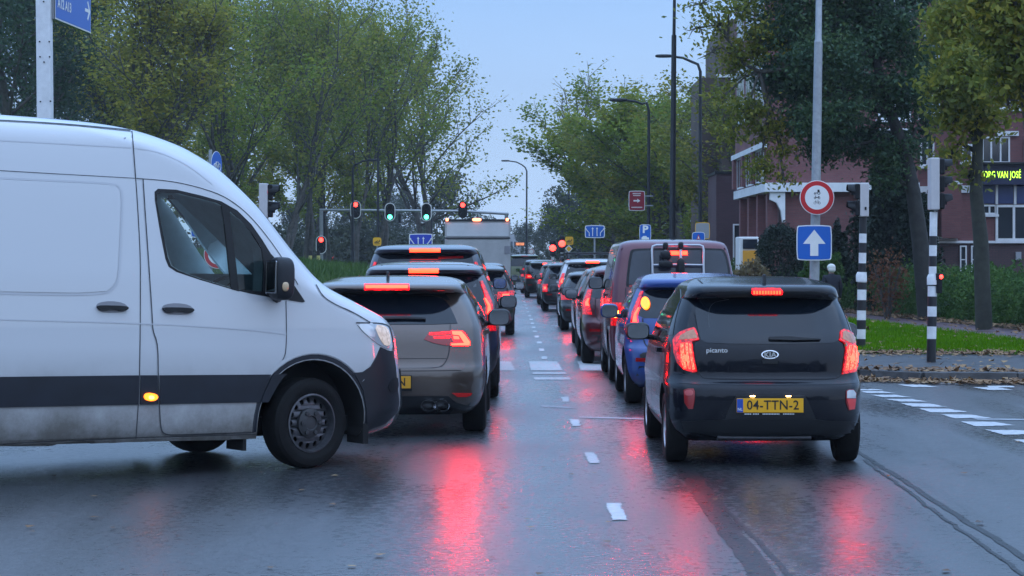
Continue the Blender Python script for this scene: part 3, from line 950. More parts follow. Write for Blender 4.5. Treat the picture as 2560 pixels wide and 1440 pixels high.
FALLEN = leaf_mat('fallen leaves', (.10, .05, .025), (.24, .13, .06), (.42, .28, .14), .1)
P = []
for _ in range(9500):
    x = random.uniform(4.5, 15)
    y0 = float(np.interp(x, [4.7, 5.4, 9, 30], [30.4, 29.9, 29.6, 28.2]))
    r_ = random.random()
    if r_ < .34: P.append((x, y0 - abs(random.gauss(0, .32)) - .08, .006))
    elif r_ < .52: P.append((x, y0 + abs(random.gauss(0, .5)) + .05, .115))
    elif r_ < .9: P.append((x, float(np.interp(x, [4.4, 9, 30], [36.2, 35.6, 34.6])) + random.gauss(.1, .55), .115))
    else: P.append((x, random.uniform(y0, y0 + 20), .13))
flat_leaves('fallen_leaves', P, .11, FALLEN, 'brown fallen leaves heaped along the kerb and the lawn edge')
P = []
for _ in range(2600):
    y = random.uniform(36, 75); P.append((float(np.interp(y, [p[1] for p in far_e], [p[0] for p in far_e])) + random.gauss(-.15, .35), y, .13))
for _ in range(500):
    y = random.uniform(36, 60); P.append((float(np.interp(y, [p[1] for p in near_e], [p[0] for p in near_e])) + random.gauss(.0, .4), y, .13))
flat_leaves('path_leaves', P, .10, FALLEN, 'brown fallen leaves strewn along the foot of the hedge')
P = [(GP(random.uniform(0, 2560), random.uniform(1090, 1440)) + Vector((0, 0, .006))) for _ in range(46)]
flat_leaves('road_litter', [tuple(p) for p in P], .07, FALLEN, 'single small wet leaves lying on the asphalt', curl=.2)


# ------------------------------------------------------------------ trees and shrubs
BARK = mat('bark', (.085, .078, .07), .85, var=.4, vscale=6, bump=.6, bscale=14)
BARK_DARK = mat('dark wet bark', (.022, .021, .019), .8, var=.4, vscale=6, bump=.6, bscale=14)
BARK_GREEN = mat('mossy bark', (.032, .033, .025), .85, var=.4, vscale=5, bump=.6, bscale=14)
OLIVE = leaf_mat('olive leaves', (.11, .155, .028), (.22, .26, .042), (.40, .35, .05), .5)
OLIVE2 = leaf_mat('yellowing leaves', (.15, .18, .035), (.31, .31, .05), (.50, .40, .05), .5)
DEEP = leaf_mat('dark green leaves', (.022, .055, .032), (.045, .095, .046), (.09, .14, .045))
FRESH = leaf_mat('mid green leaves', (.105, .17, .024), (.22, .285, .036), (.38, .36, .045), .5)
GOLD = leaf_mat('green gold leaves', (.09, .13, .025), (.22, .235, .035), (.42, .34, .05), .45)
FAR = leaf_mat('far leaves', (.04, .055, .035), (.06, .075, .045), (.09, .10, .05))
IVY = leaf_mat('ivy leaves', (.008, .018, .012), (.014, .03, .018), (.03, .05, .02), .15)
RUST = leaf_mat('rust leaves', (.10, .035, .02), (.18, .07, .03), (.20, .12, .05))
HEDGE = leaf_mat('hedge leaves', (.035, .085, .024), (.065, .135, .032), (.11, .18, .04), .3, .1)


def leaf_quads(P, size, aspect=.62, droop=0.0):
    n = len(P)
    nrm = rng.normal(0, 1, (n, 3)); nrm[:, 2] += .5; nrm /= np.linalg.norm(nrm, axis=1)[:, None]
    t = rng.normal(0, 1, (n, 3)); t[:, 2] -= droop; t -= nrm * (t * nrm).sum(1)[:, None]; t /= np.linalg.norm(t, axis=1)[:, None]
    b = np.cross(nrm, t); s_ = (size * rng.uniform(.6, 1.35, n))[:, None]
    v = np.stack([P - t * s_ * .5, P - b * s_ * aspect * .5 - t * s_ * .05, P + t * s_ * .5, P + b * s_ * aspect * .5 - t * s_ * .05], 1)
    return v.reshape(-1, 3), np.arange(4 * n).reshape(-1, 4)


def grow(seed, height, bole, spread, upright, nlimb, leaves, leaf_size, trunk_r, gap=.25, stems=1, shape='oval', leaf_m=OLIVE, bark=BARK, thin_top=0.0):
    """one tree's trunk mesh and crown mesh, both in the tree's own frame"""
    r_ = random.Random(seed); mb = MB(); tips = []
    def wob(p, d, L, n, rad0, rad1, up):
        pts = [p.copy()]; q = d.normalized(); rs = [rad0]
        for i in range(n):
            q = (q + Vector((r_.gauss(0, .12), r_.gauss(0, .12), up + r_.gauss(0, .06)))).normalized()
            p = p + q * L / n; pts.append(p.copy()); rs.append(rad0 + (rad1 - rad0) * (i + 1) / n)
        return pts, rs
    def env(f):       # crown half width at relative height
        if shape == 'oval': return max(.12, math.sin(math.pi * min(1, .12 + f * .86)) ** .7)
        if shape == 'vase': return max(.12, .35 + .75 * f if f < .72 else (1 - f) / .28 * .89 + .05)
        return max(.12, 1 - f * .8)
    for s_ in range(stems):
        a = 2 * math.pi * s_ / stems + r_.random()
        d = Vector((math.cos(a) * .12 * (stems > 1), math.sin(a) * .12 * (stems > 1), 1))
        tp, tr = wob(Vector((0, 0, -.1)), d, height * .93, 10, trunk_r / (stems ** .5), trunk_r * .12, .06)
        mb.tube(tp, tr, 8)
        nl = max(4, nlimb // stems)
        for i in range(nl):
            f = (i + r_.random() * .6) / nl
            zrel = (bole + (1 - bole) * f * .93) * 10
            k0 = min(9, int(zrel)); p = tp[k0].lerp(tp[k0 + 1], zrel - k0)
            az_ = i * 2.4 + r_.random() * .8
            el = R(upright + r_.gauss(0, 8) + 22 * f)
            L = spread * env(f) * r_.uniform(.75, 1.15) / max(.35, math.cos(el)) * .8
            L = min(L, height * .42)
            lp, lr = wob(p, Vector((math.cos(az_) * math.cos(el), math.sin(az_) * math.cos(el), math.sin(el))), L, 6, trunk_r * .32 * (1 - .6 * f), .02, .05)
            mb.tube(lp, lr, 5)
            for j in range(2, 7):
                for _ in range(2):
                    a2 = r_.random() * 6.28
                    d2 = (lp[j] - lp[j - 1]).normalized() + Vector((math.cos(a2), math.sin(a2), r_.uniform(-.3, .6))) * .8
                    L2 = L * r_.uniform(.16, .34)
                    sp, sr = wob(lp[j], d2, L2, 3, .022, .007, .04)
                    mb.tube(sp, sr, 3, cap=False)
                    w_ = 1.0 if r_.random() > gap else .12
                    if f > .8: w_ *= 1 - thin_top
                    tips += [(sp[1], L2 * .45, w_), (sp[2], L2 * .42, w_), (sp[3], L2 * .38, w_)]
            tips += [(lp[5], L * .08, .6), (lp[6], L * .08, .6)]
    c = np.array([t[0] for t in tips]); sg = np.array([max(.13, min(.40, t[1] * .8)) for t in tips]); w_ = np.array([t[2] for t in tips]); w_ /= w_.sum()
    g = np.random.default_rng(seed)
    idx = g.choice(len(c), leaves, p=w_)
    P = c[idx] + np.clip(g.normal(0, 1, (leaves, 3)), -1.7, 1.7) * sg[idx][:, None] * np.array([1, 1, .8])
    v, f = leaf_quads(P, leaf_size)
    cm = np_mesh('crown', v, f, leaf_m)
    tm = bpy.data.meshes.new('trunk'); tm.from_pydata(mb.v, [], mb.f); tm.materials.append(bark)
    tm.polygons.foreach_set('use_smooth', [True] * len(tm.polygons))
    return tm, cm


def plant(name, label, cat, meshes, loc, rz=0, sc=(1, 1, 1), group=None):
    t = thing(name, label, cat, loc, (0, 0, rz), group); t.scale = sc
    for nm, me in zip(('trunk', 'crown'), meshes):
        o = bpy.data.objects.new(nm, me); COL.objects.link(o); o.parent = t
    return t


# kinds
tall_a = grow(11, 15.0, .22, 2.7, 66, 28, 10500, .165, .17, .2, stems=2, shape='oval', leaf_m=OLIVE, thin_top=.5)
tall_b = grow(12, 15.5, .24, 2.6, 68, 28, 9500, .165, .16, .25, stems=2, shape='oval', leaf_m=OLIVE2, thin_top=.5)
tall_c = grow(13, 14.5, .20, 2.8, 66, 28, 11000, .165, .19, .15, stems=3, shape='oval', leaf_m=FRESH, thin_top=.4)
vase = grow(14, 13.2, .22, 5.6, 42, 38, 14500, .165, .22, .2, stems=2, shape='cone', leaf_m=OLIVE, thin_top=.35)
broad = grow(15, 12.5, .20, 5.4, 34, 28, 17000, .21, .32, .12, shape='oval', leaf_m=FRESH)
broad2 = grow(16, 13.5, .20, 5.2, 36, 28, 16000, .21, .32, .15, shape='oval', leaf_m=GOLD)
bare = grow(17, 15.0, .2, 3.6, 50, 24, 1400, .16, .24, .3, shape='oval', leaf_m=GOLD)
deep = grow(18, 14.0, .2, 4.2, 42, 26, 17000, .17, .28, .1, shape='oval', leaf_m=DEEP)
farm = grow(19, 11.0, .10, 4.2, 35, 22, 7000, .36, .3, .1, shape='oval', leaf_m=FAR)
LEFT_GROUP = 'row of tall autumn trees behind the left verge'
L_ = [  # base pixel x, distance, kind, height scale, spread scale, label
    (1066, 112, vase, 1.0, 1.12, 'wide spreading tree standing alone at the right end of the left row of trees'),
    (952, 104, tall_c, 1.0, 1.05, 'slender forked tree between the spreading tree and the signal gantry'),
    (884, 98, tall_a, .98, 1.0, 'tall olive tree above the leftmost red light of the gantry'),
    (822, 106, tall_b, 1.02, 1.1, 'tall yellowing tree just left of the gantry post'),
    (765, 96, tall_c, 1.0, 1.0, 'green tree rising behind the striped pedestrian signal on the verge'),
    (700, 88, tall_a, .95, 1.0, 'olive tree directly right of the grey backed signal behind the van'),
    (640, 100, tall_b, 1.05, 1.0, 'thin topped yellowing tree above the grey backed signal'),
    (575, 84, tall_c, .92, 1.0, 'green tree behind the round blue sign above the van'),
    (505, 92, tall_a, 1.0, 1.05, 'olive tree rising over the slope of the van windscreen'),
    (430, 84, tall_b, .97, 1.1, 'tree with thin yellow twigs over the middle of the van roof'),
    (355, 78, tall_b, .90, 1.05, 'yellow leaved tree over the front edge of the van cargo roof'),
    (275, 74, tall_b, .80, 1.1, 'yellowest tree, next to the blue motorway sign'),
    (180, 86, deep, .98, 1.1, 'dark green tree directly behind the blue motorway sign'),
    (60, 80, deep, 1.0, 1.1, 'dark green tree left of the white sign mast'),
    (-60, 88, deep, 1.1, 1.1, 'dark tree at the far left edge above the van'),
]
for i, (px_, d_, kind_, hs, ss, lb) in enumerate(L_):
    plant('tree', lb, 'tree', kind_, ((px_ - CX) / F * d_ * 1.5, d_ * 1.5, .05), i * 1.9, (ss * 1.42, ss * 1.42, hs * (1.36 if i in (0, 12, 13, 14) else 1.2)), LEFT_GROUP)
for i, (px_, d_, kind_, hs, ss) in enumerate([(908, 132, tall_a, .84, 1.1), (788, 128, tall_c, .86, 1.1), (668, 134, tall_b, .9, 1.1), (545, 130, tall_a, .92, 1.1), (395, 126, tall_c, .86, 1.1), (235, 120, deep, .85, 1.2), (120, 118, deep, 1.0, 1.2)]):
    plant('tree', ['tree of the back row showing between the forked tree and the gantry', 'tree of the back row showing left of the gantry post', 'yellowing tree of the back row above the grey backed signal', 'tree of the back row above the round blue sign', 'tree of the back row over the front of the van roof', 'dark tree of the back row right of the motorway sign', 'dark tree of the back row behind the white mast'][i], 'tree', kind_, ((px_ - CX) / F * d_ * 1.5, d_ * 1.5, .05), i * 1.3 + .5, (ss * 1.4, ss * 1.4, hs * 1.32), 'second row of trees on the left')
R_ = [
    (1490, 142, broad, .72, .62, 'low spreading tree overhanging the road at the left end of the right hand trees'),
    (1580, 136, broad, .90, .88, 'rounded green tree above the blue lane arrow sign'),
    (1640, 150, bare, 1.02, 1.0, 'almost leafless tree top sticking out above the green trees'),
    (1660, 128, broad2, .88, .9, 'green gold tree behind the red direction sign'),
    (1745, 124, broad, .95, .9, 'green tree behind the tall black mast'),
    (1810, 112, broad2, .86, .8, 'green gold tree in front of the brick tower'),
    (1700, 158, broad, 1.12, 1.1, 'tall green tree in the second rank behind the black mast'),
]
for i, (px_, d_, kind_, hs, ss, lb) in enumerate(R_):
    plant('tree', lb, 'tree', kind_, ((px_ - CX) / F * d_, d_, .05), i * 2.1, (ss * 1.38, ss * 1.38, hs * .86), 'trees along the right side of the road')
FARX = [(1385, 235), (1420, 215), (1455, 205), (1500, 200), (1545, 195), (1340, 300), (1365, 270), (1590, 190), (1640, 185), (1700, 180), (1760, 175), (1110, 230), (1070, 215), (1180, 260), (1220, 280), (1255, 320), (1300, 360), (1325, 340), (1010, 200), (940, 195), (870, 190), (800, 186), (730, 180)]
fv, ff, k_ = [], [], 0
fc = np.zeros(len(farm[1].vertices) * 3, np.float32); farm[1].vertices.foreach_get('co', fc); fc = fc.reshape(-1, 3)
for i, (px_, d_) in enumerate(FARX):
    if px_ < 1100: d_ *= 1.45
    s_ = random.uniform(.42, .62) if px_ < 1400 and px_ > 1150 else random.uniform(.55, .85)
    sel = np.repeat(np.random.default_rng(i).random(len(fc) // 4) < .7, 4); q = fc[sel]
    a = i * 2.3; rot = np.array([[math.cos(a), -math.sin(a), 0], [math.sin(a), math.cos(a), 0], [0, 0, 1]])
    fv.append((q * np.array([s_ * 1.1, s_ * 1.1, s_])) @ rot.T + np.array([(px_ - CX) / F * d_, d_, -.05]))
fv = np.concatenate(fv)
o = put('far_wood', np_mesh('far_wood', fv, np.arange(len(fv)).reshape(-1, 4), FAR)); set_props(o, 'hazy grey green wood closing the view far down the road', 'trees', kind='stuff')


# near trees, built from a trunk and leaf masses hung on limbs
def near_tree(name, label, cat, d, trunk_px, trunk_w, masses, leaf_size, leaf_m, bark=BARK, seed=1, dens=1.0, base=.1, droop=.2, parent=None, cname='crown'):
    g = np.random.default_rng(seed); r_ = random.Random(seed)
    pts = [W(x, y, d) for x, y in trunk_px]
    if base and not parent: pts[0].z = base
    t = parent or thing(name, label, cat, (pts[0].x, pts[0].y, pts[0].z))
    org = MW[t].translation
    mb = MB(); n = len(pts)
    mb.tube(pts, [trunk_w * (1 - .75 * i / (n - 1)) for i in range(n)], 12)
    C, S, Wt = [], [], []
    for (x, y, rx_, ry_, wgt, dd) in masses:
        c = W(x, y, d + dd); ax, az_ = rx_ * d / F, ry_ * d / F
        j = min(range(n), key=lambda q: abs(pts[q].z - (c.z - az_ * .5)) + (0 if q > 0 else 3))
        s0 = pts[j]
        mid = s0.lerp(c, .5) + Vector((r_.uniform(-.2, .2), r_.uniform(-.3, .3), .25))
        mb.tube([s0, mid, c], [trunk_w * .35, trunk_w * .2, .03], 6)
        k_ = max(6, int(18 * wgt))
        for _ in range(k_):
            v = Vector((r_.gauss(0, 1), r_.gauss(0, 1), r_.gauss(0, 1))); v = v / max(v.length, .3) * r_.uniform(.35, 1.0)
            q = c + Vector((v.x * ax, v.y * ax * 1.1, v.z * az_))
            m_ = c.lerp(q, .55) + Vector((0, 0, r_.uniform(-.08, .15)))
            mb.tube([c, m_, q], [.022, .014, .005], 4, cap=False)
            for f_ in (.5, .75, 1.0):
                C.append(c.lerp(q, f_)); S.append(.16 + .10 * ax); Wt.append(wgt * (.5 + f_ * .5) * r_.choice([.25, 1, 1, 1.3]))
    C = np.array([tuple(p) for p in C]); S = np.array(S); Wt = np.array(Wt); N = int(dens * 900 * sum(m[4] for m in masses))
    idx = g.choice(len(C), N, p=Wt / Wt.sum())
    P = C[idx] + g.normal(0, 1, (N, 3)) * S[idx][:, None] * np.array([1, 1, .75]) - np.array(tuple(org))
    v, f = leaf_quads(P, leaf_size, .5, droop)
    mb.build('trunk' if not parent else 'limb', bark, t, smooth=True)
    put(cname, np_mesh(cname, v, f, leaf_m), t)
    return t


big_tree = near_tree('tree', 'big dark green tree leaning left in front of the maroon brick building', 'tree', 56, [(2318, 700), (2300, 600), (2283, 480), (2262, 380), (2225, 280), (2190, 150), (2180, 0), (2170, -160)], .23,
          [(1990, 60, 110, 100, 1.6, 0), (1960, 190, 90, 70, 1.4, 1), (2060, 150, 120, 90, 1.8, -1), (2130, 40, 130, 110, 1.8, 1), (2230, 90, 110, 110, 1.8, 0), (2250, 230, 110, 80, 1.5, 0), (2080, 290, 100, 55, 1.4, -1), (2170, 350, 90, 60, 1.3, 1),
           (2000, 300, 55, 35, .8, 0), (2240, 380, 70, 60, 1.1, 0), (2060, 380, 60, 40, .8, 0), (2120, -80, 160, 90, 1.6, 0), (1960, -60, 110, 80, 1.4, 0), (2290, -20, 80, 90, 1.2, 1), (2130, 220, 90, 70, 1.4, 2), (2020, 230, 80, 50, 1.2, 1), (2200, 440, 60, 40, .7, 0),
           (2300, 170, 60, 90, 1.0, 1), (2310, 320, 40, 70, .6, 1), (1940, 110, 70, 60, .5, 0), (2110, 130, 120, 90, 1.4, 3), (2000, -40, 120, 80, 1.2, 2), (2060, 340, 80, 40, .9, 2)], .125, DEEP, bark=BARK_DARK, seed=3, dens=2.1)
near_tree('tree', None, None, 56, [(2190, 150), (2080, 130), (1980, 170), (1900, 180), (1860, 160), (1820, 100)], .10,
          [(1800, 60, 70, 55, .5, 0), (1850, 150, 60, 50, .7, 0), (1800, 250, 45, 35, .4, 0), (1870, 280, 60, 35, .8, 0), (1850, 20, 70, 50, .7, 0), (1780, 130, 55, 40, .18, 0), (1920, 330, 55, 30, .7, 0), (1830, 330, 45, 30, .5, 0), (1740, 70, 50, 50, .10, 0), (1900, 110, 60, 60, .9, 0), (1960, 380, 45, 25, .4, 0), (1750, 10, 60, 40, .12, 0), (1900, 420, 50, 25, .5, 0), (1960, 450, 40, 22, .35, 0)], .125, GOLD, seed=4, dens=.95, droop=.6, parent=big_tree, cname='yellowing_foliage')
near_tree('tree', 'tree with yellow green leaves and a straight trunk right of the tall signal post', 'tree', 48, [(2460, 712), (2452, 600), (2440, 480), (2444, 380), (2450, 240), (2452, 80), (2455, -60)], .18,
          [(2400, 60, 90, 90, 1.5, 0), (2420, 180, 90, 80, 1.5, -1), (2390, 290, 70, 60, 1.2, 0), (2470, 130, 80, 90, 1.3, 1), (2440, -40, 110, 80, 1.4, 0), (2380, 390, 45, 45, .6, 0), (2470, 290, 50, 60, .8, 0), (2350, 200, 55, 70, .9, 0), (2360, 60, 50, 80, .9, 1), (2420, 440, 40, 30, .4, 0)], .15, GOLD, bark=BARK_GREEN, seed=5, dens=1.1)
near_tree('tree', 'tree at the right edge with large yellowing leaves hanging in from the top corner', 'tree', 40, [(2612, 760), (2598, 520), (2576, 340), (2560, 200), (2558, 60), (2562, -60)], .15,
          [(2500, 60, 70, 80, 1.0, 0), (2540, 150, 60, 80, 1.0, 0), (2500, 190, 50, 40, .5, 0), (2560, 20, 80, 90, 1.2, 0), (2600, 200, 90, 90, 1.2, 0), (2470, -20, 80, 60, 1.0, 0), (2520, 250, 40, 25, .25, 0)], .16, GOLD, seed=6, dens=1.0)


MASS = {}


def bush(name, label, cat, center, radii, n, size, leaf_m, loc=None, mass=None, seed=0, shell=.6, zmin=0.0, e=1.0, group=None, lump=.25):
    g = np.random.default_rng(seed)
    v = g.normal(0, 1, (n, 3)); v /= np.linalg.norm(v, axis=1)[:, None]
    if e != 1.0: v = np.sign(v) * np.abs(v) ** e
    ph = g.uniform(0, 6.28, 6)
    lumps = 1 + lump * (np.sin(v[:, 0] * 5 + ph[0]) * np.sin(v[:, 1] * 4 + ph[1]) + .6 * np.sin(v[:, 2] * 7 + ph[2]) * np.sin(v[:, 0] * 9 + ph[3])) + g.normal(0, .05, n)
    rad = (shell + (1 - shell) * g.random(n) ** .6) * lumps
    c = Vector(center)
    P = v * rad[:, None] * np.array(radii)
    P[:, 2] += c.z; P[:, 2] = np.where(P[:, 2] < zmin, zmin + g.random(n) * .3, P[:, 2])
    q, f = leaf_quads(P, size, .6, .2)
    if mass:
        MASS.setdefault(mass, []).append(q + np.array([c.x, c.y, 0])); return
    t = thing(name, label, cat, (c.x, c.y, 0), group=group)
    put('foliage', np_mesh('foliage', q, f, leaf_m), t)
    mb = MB()
    for i in range(7):
        a = i * 2.4; mb.tube([(c.x, c.y, -.05), (c.x + math.cos(a) * radii[0] * .25, c.y + math.sin(a) * radii[1] * .25, c.z * .7), (c.x + math.cos(a) * radii[0] * .55, c.y + math.sin(a) * radii[1] * .55, c.z + radii[2] * .45)], [.05, .03, .01], 5)
    mb.build('stem', BARK, t)
    return t


def bpx(x, y0, y1, wpx, d):
    """centre and radii of a bush seen at these pixels; it stands on the ground"""
    c = W(x, (y0 + y1) / 2, d); return (c.x, d, c.z), (wpx / 2 * d / F, wpx / 2 * d / F * .8, (y1 - y0) / 2 * d / F)


c, r_ = bpx(1952, 566, 800, 122, 68); bush('clipped_bush', 'large clipped dome shaped dark bush left of the blue arrow sign', 'bush', c, r_, 16000, .09, IVY, seed=1, shell=.9, e=.85, lump=.03)
c, r_ = bpx(2236, 400, 860, 185, 62); bush('ivy_bush', 'tall mass of dark ivy between the two striped signal posts', 'bush', c, r_, 26000, .15, IVY, seed=2, shell=.6, lump=.3)
c, r_ = bpx(2090, 570, 760, 70, 64); bush('conical_bush', 'narrow dark bush just right of the blue arrow sign', 'bush', c, r_, 6000, .12, IVY, seed=3, shell=.7)
c, r_ = bpx(2218, 610, 800, 130, 57); bush('rust_bush', 'bush with rusty orange leaves behind the left striped signal', 'bush', c, r_, 900, .10, RUST, seed=4, shell=.2)
c, r_ = bpx(2060, 640, 780, 110, 60); bush('bush', 'green bush behind the pedestrian with the white cap', 'bush', c, r_, 5000, .12, HEDGE, seed=5)
c, r_ = bpx(1880, 650, 760, 90, 66); bush('dry_bush', 'straw coloured bush in front of the white cabin', 'bush', c, r_, 2600, .12, leaf_mat('dry grass', (.12, .08, .04), (.20, .15, .07), (.25, .2, .1)), seed=6, shell=.3)
# hedge: one clump after another along the path
for i in range(34):
    y = 40.5 + i * .95 + (i / 34) ** 2 * 22
    x = float(np.interp(y, [p[1] for p in far_e], [p[0] for p in far_e])) + 1.0
    if i == 5: continue
    bush('hedge', 'stretch of loose green hedge along the brick path', 'hedge', (x, y, .60), (.95, .85, .72 + random.uniform(-.08, .14)), 3800, .085, HEDGE, seed=40 + i, shell=.7, mass='front')
    if i % 2 == 0:
        bush('hedge', 'stretch of hedge in the second row behind the brick path', 'hedge', (x + 1.5, y + .3, .55), (1.1, 1.0, .66 + random.uniform(-.08, .12)), 3000, .10, HEDGE, seed=140 + i, shell=.7, mass='back')
bush('flowering_bush', 'bush with small pale flowers at the right edge of the hedge', 'bush', (11.7, 45.2, .65), (1.15, .9, .85), 5600, .085, HEDGE, seed=9)
P = rng.normal(0, 1, (140, 3)); P /= np.linalg.norm(P, axis=1)[:, None]; P = P * np.array([1.15, .9, .85]) * 1.03 + np.array([11.7, 45.2, .7]); P = P[P[:, 1] < 45.3]
v, f = leaf_quads(P, .055, .9); o = put('pale_flowers', np_mesh('pale_flowers', v, f, mat('petals', (.55, .53, .40), .6))); set_props(o, 'scattered pale flowers on the bush at the right edge', 'flowers', kind='stuff')
# dim shrubs between the trunks on the left
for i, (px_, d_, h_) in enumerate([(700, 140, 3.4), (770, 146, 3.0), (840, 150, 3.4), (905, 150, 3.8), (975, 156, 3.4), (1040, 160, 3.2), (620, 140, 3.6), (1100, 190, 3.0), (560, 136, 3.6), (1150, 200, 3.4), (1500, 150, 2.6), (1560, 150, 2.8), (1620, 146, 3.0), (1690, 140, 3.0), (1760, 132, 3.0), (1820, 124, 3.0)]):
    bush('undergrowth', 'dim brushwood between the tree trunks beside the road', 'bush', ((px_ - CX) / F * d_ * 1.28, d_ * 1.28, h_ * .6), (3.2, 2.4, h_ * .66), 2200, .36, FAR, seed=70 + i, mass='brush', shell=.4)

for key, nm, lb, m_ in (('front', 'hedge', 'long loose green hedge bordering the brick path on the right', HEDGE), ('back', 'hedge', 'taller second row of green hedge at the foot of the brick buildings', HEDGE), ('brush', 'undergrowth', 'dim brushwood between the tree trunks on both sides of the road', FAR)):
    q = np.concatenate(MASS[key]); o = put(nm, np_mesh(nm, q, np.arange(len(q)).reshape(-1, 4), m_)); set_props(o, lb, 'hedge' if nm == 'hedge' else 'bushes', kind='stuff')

n = 22000  # unseen leaf belt behind the camera, added to darken reflections on car backs
x = rng.uniform(-85, 62, n); base_h = 14 + 4 * np.sin(x * .21) + 2.5 * np.sin(x * .63 + 1)
P = np.stack([x, -62 + rng.normal(0, 4, n), np.abs(rng.random(n)) ** .8 * base_h], 1)
v, f = leaf_quads(P, 1.1, .7)
o = put('unseen_tree_belt', np_mesh('unseen_tree_belt', v, f, DEEP)); set_props(o, 'unseen belt of trees added behind the viewer to darken the car reflections', 'trees', kind='stuff')
# ------------------------------------------------------------------ the white delivery van, turning across the junction


VAN_WHITE = paint('white van paint', (.60, .61, .63), rough=.3, wet=.03, dirty=1.9)
th = R(36)
hx = Vector((math.cos(th), math.sin(th), 0)); rx = Vector((math.sin(th), -math.cos(th), 0))
d0 = F * H / (1172 - HY)
P0 = Vector(((780 - CX) / F * d0, d0, 0))
PITCH = R(-1.3)
from mathutils import Euler
VROT = Euler((PITCH, 0, th - R(90)))
FW = 4.915
vloc = P0 - VROT.to_matrix() @ Vector((1.0, FW, 0))
vtab = [  # z, half width, rear, rear corner, front, front corner
    (.24, .93, .10, .25, 5.80, .60), (.30, .965, .05, .25, 5.95, .60), (.40, .985, .02, .25, 6.01, .62), (.46, .99, .0, .25, 6.04, .62),
    (.72, 1.0, .0, .25, 6.02, .62), (.90, 1.0, .0, .25, 5.99, .62), (1.05, 1.0, .0, .25, 5.96, .62), (1.15, .998, .0, .25, 5.88, .6),
    (1.276, .992, .0, .25, 5.61, .55), (1.426, .985, .0, .25, 5.27, .5), (1.62, .968, .02, .25, 5.05, .5), (2.005, .928, .05, .25, 4.70, .5),
    (2.20, .903, .07, .25, 4.49, .55), (2.32, .884, .08, .25, 4.34, .6), (2.42, .865, .09, .25, 4.17, .7), (2.46, .855, .10, .25, 4.09, .75), (2.53, .82, .12, .3, 3.90, .9), (2.58, .76, .16, .3, 3.72, 1.0),
    (2.61, .68, .22, .3, 3.55, 1.1), (2.63, .54, .35, .3, 3.35, 1.2), (2.64, .35, .6, .3, 3.1, 1.0), (2.643, .12, 1.0, .2, 2.7, .5)]


def yz_prism(poly, x0, x1):
    mb = MB(); mb.prism(poly, lambda a, b: Vector((x0, a, b)), lambda a, b: Vector((x1, a, b)))
    return mb


CABIN = mat('cab lining', (.50, .60, .62), .8, var=.1)
tmp = Car.__new__(Car)
cab = Car._mesh(tmp, yz_prism([(3.35, .75), (3.35, 2.24), (3.92, 2.24), (4.38, 1.80), (4.80, 1.38), (4.80, .75)], -.80, .80), CABIN)
# window openings through both sides, traced on the near door
win_px = zc([(1000, 605), (1120, 610), (1260, 645), (1350, 668), (1395, 690), (1440, 725), (1500, 775), (1570, 855), (1635, 955), (1648, 1060), (1640, 1222),
             (1490, 1212), (1440, 1200), (1250, 1142), (1115, 1092), (1068, 1062), (1048, 1010), (1018, 860), (978, 660), (982, 618)], 0, 240, 2.5)


def van_yz(px, py, x):
    a = P0 - rx * (1.0 - x); k = (px - CX) / F
    s_ = (k * a.y - a.x) / (hx.x - k * hx.y); z = H - (py - HY) / F * (a.y + s_ * hx.y)
    return FW + s_ * math.cos(PITCH) + z * math.sin(PITCH), z * math.cos(PITCH) - s_ * math.sin(PITCH)


win_yz = [van_yz(x, y, .95) for x, y in win_px]
win_cut = Car._mesh(tmp, yz_prism(win_yz, -1.4, 1.4), CABIN)
ws = MB(); ws.prism([(-.80, 1.50), (.42, 1.50), (.22, 2.12), (-.70, 2.12)], lambda a, b: Vector((a, 3.66 + (2.26 - b) * .9, b)), lambda a, b: Vector((a, 6.5, b)))
ws_cut = Car._mesh(tmp, ws, CABIN)
van = Car('delivery_van', 'white high roof delivery van crossing the junction with its amber side light lit', 'van', vloc, th - R(90), vtab, VAN_WHITE,
          nexp=7, fexp=3.0, pitch=PITCH, res=1.3, barrel=.0,
          wheels=[(.97, FW, .425, .365), (-.97, FW, .425, .365), (.97, 1.25, .40, .30), (-.97, 1.25, .40, .30)], cutters=[cab, win_cut, ws_cut])
van.body.data.materials.append(CABIN)
# doors, with the window left open in the front one
door = [(341, 446), (440, 453), (540, 480), (592, 512), (640, 556), (700, 640), (750, 715), (762, 752), (714, 748), (715, 800), (715, 876), (710, 896), (676, 940), (655, 982),
        (640, 1008), (633, 1078), (440, 1086), (408, 1085), (401, 1068), (395, 936), (394, 860), (382, 826), (380, 792), (370, 640), (362, 528), (357, 448)]
door = [p for p in door if p[0] > 350]
win_outer = zc([(985, 580), (1100, 586), (1250, 621), (1380, 658), (1480, 715), (1570, 803), (1640, 903), (1690, 985), (1745, 1045), (1905, 1284), (1890, 1290), (1700, 1260), (1560, 1235),
                (1440, 1206), (1250, 1150), (1100, 1100), (1052, 1068), (1032, 1020), (1002, 870), (966, 655), (964, 600)], 0, 240, 2.5)
van.patch('front_door', door, VAN_WHITE, off=.004, holes=[win_outer], mirror=True)
slide = [(-90, 426), (338, 447), (344, 528), (350, 640), (350, 804), (348, 936), (345, 1012), (339, 1092), (-90, 1104)]
van.patch('sliding_door', slide, VAN_WHITE, off=.004, step=16)
panel = [(-85, 440), (0, 446), (280, 458), (299, 467), (306, 490), (301, 600), (297, 690), (288, 716), (262, 738), (0, 734), (-85, 730)]
van.strip('crease_shade', panel, 5, mat('white van crease shade', (.53, .54, .57), .35), off=.0065, it=2)  # flat darker strip paints in the shade around the pressed panel
inner = [(-85, 445), (0, 451), (278, 462), (295, 470), (301, 491), (296, 600), (292, 689), (284, 712), (260, 733), (0, 729), (-85, 725)]
van.patch('pressed_panel', inner, VAN_WHITE, off=.009, rnd=1, step=16)
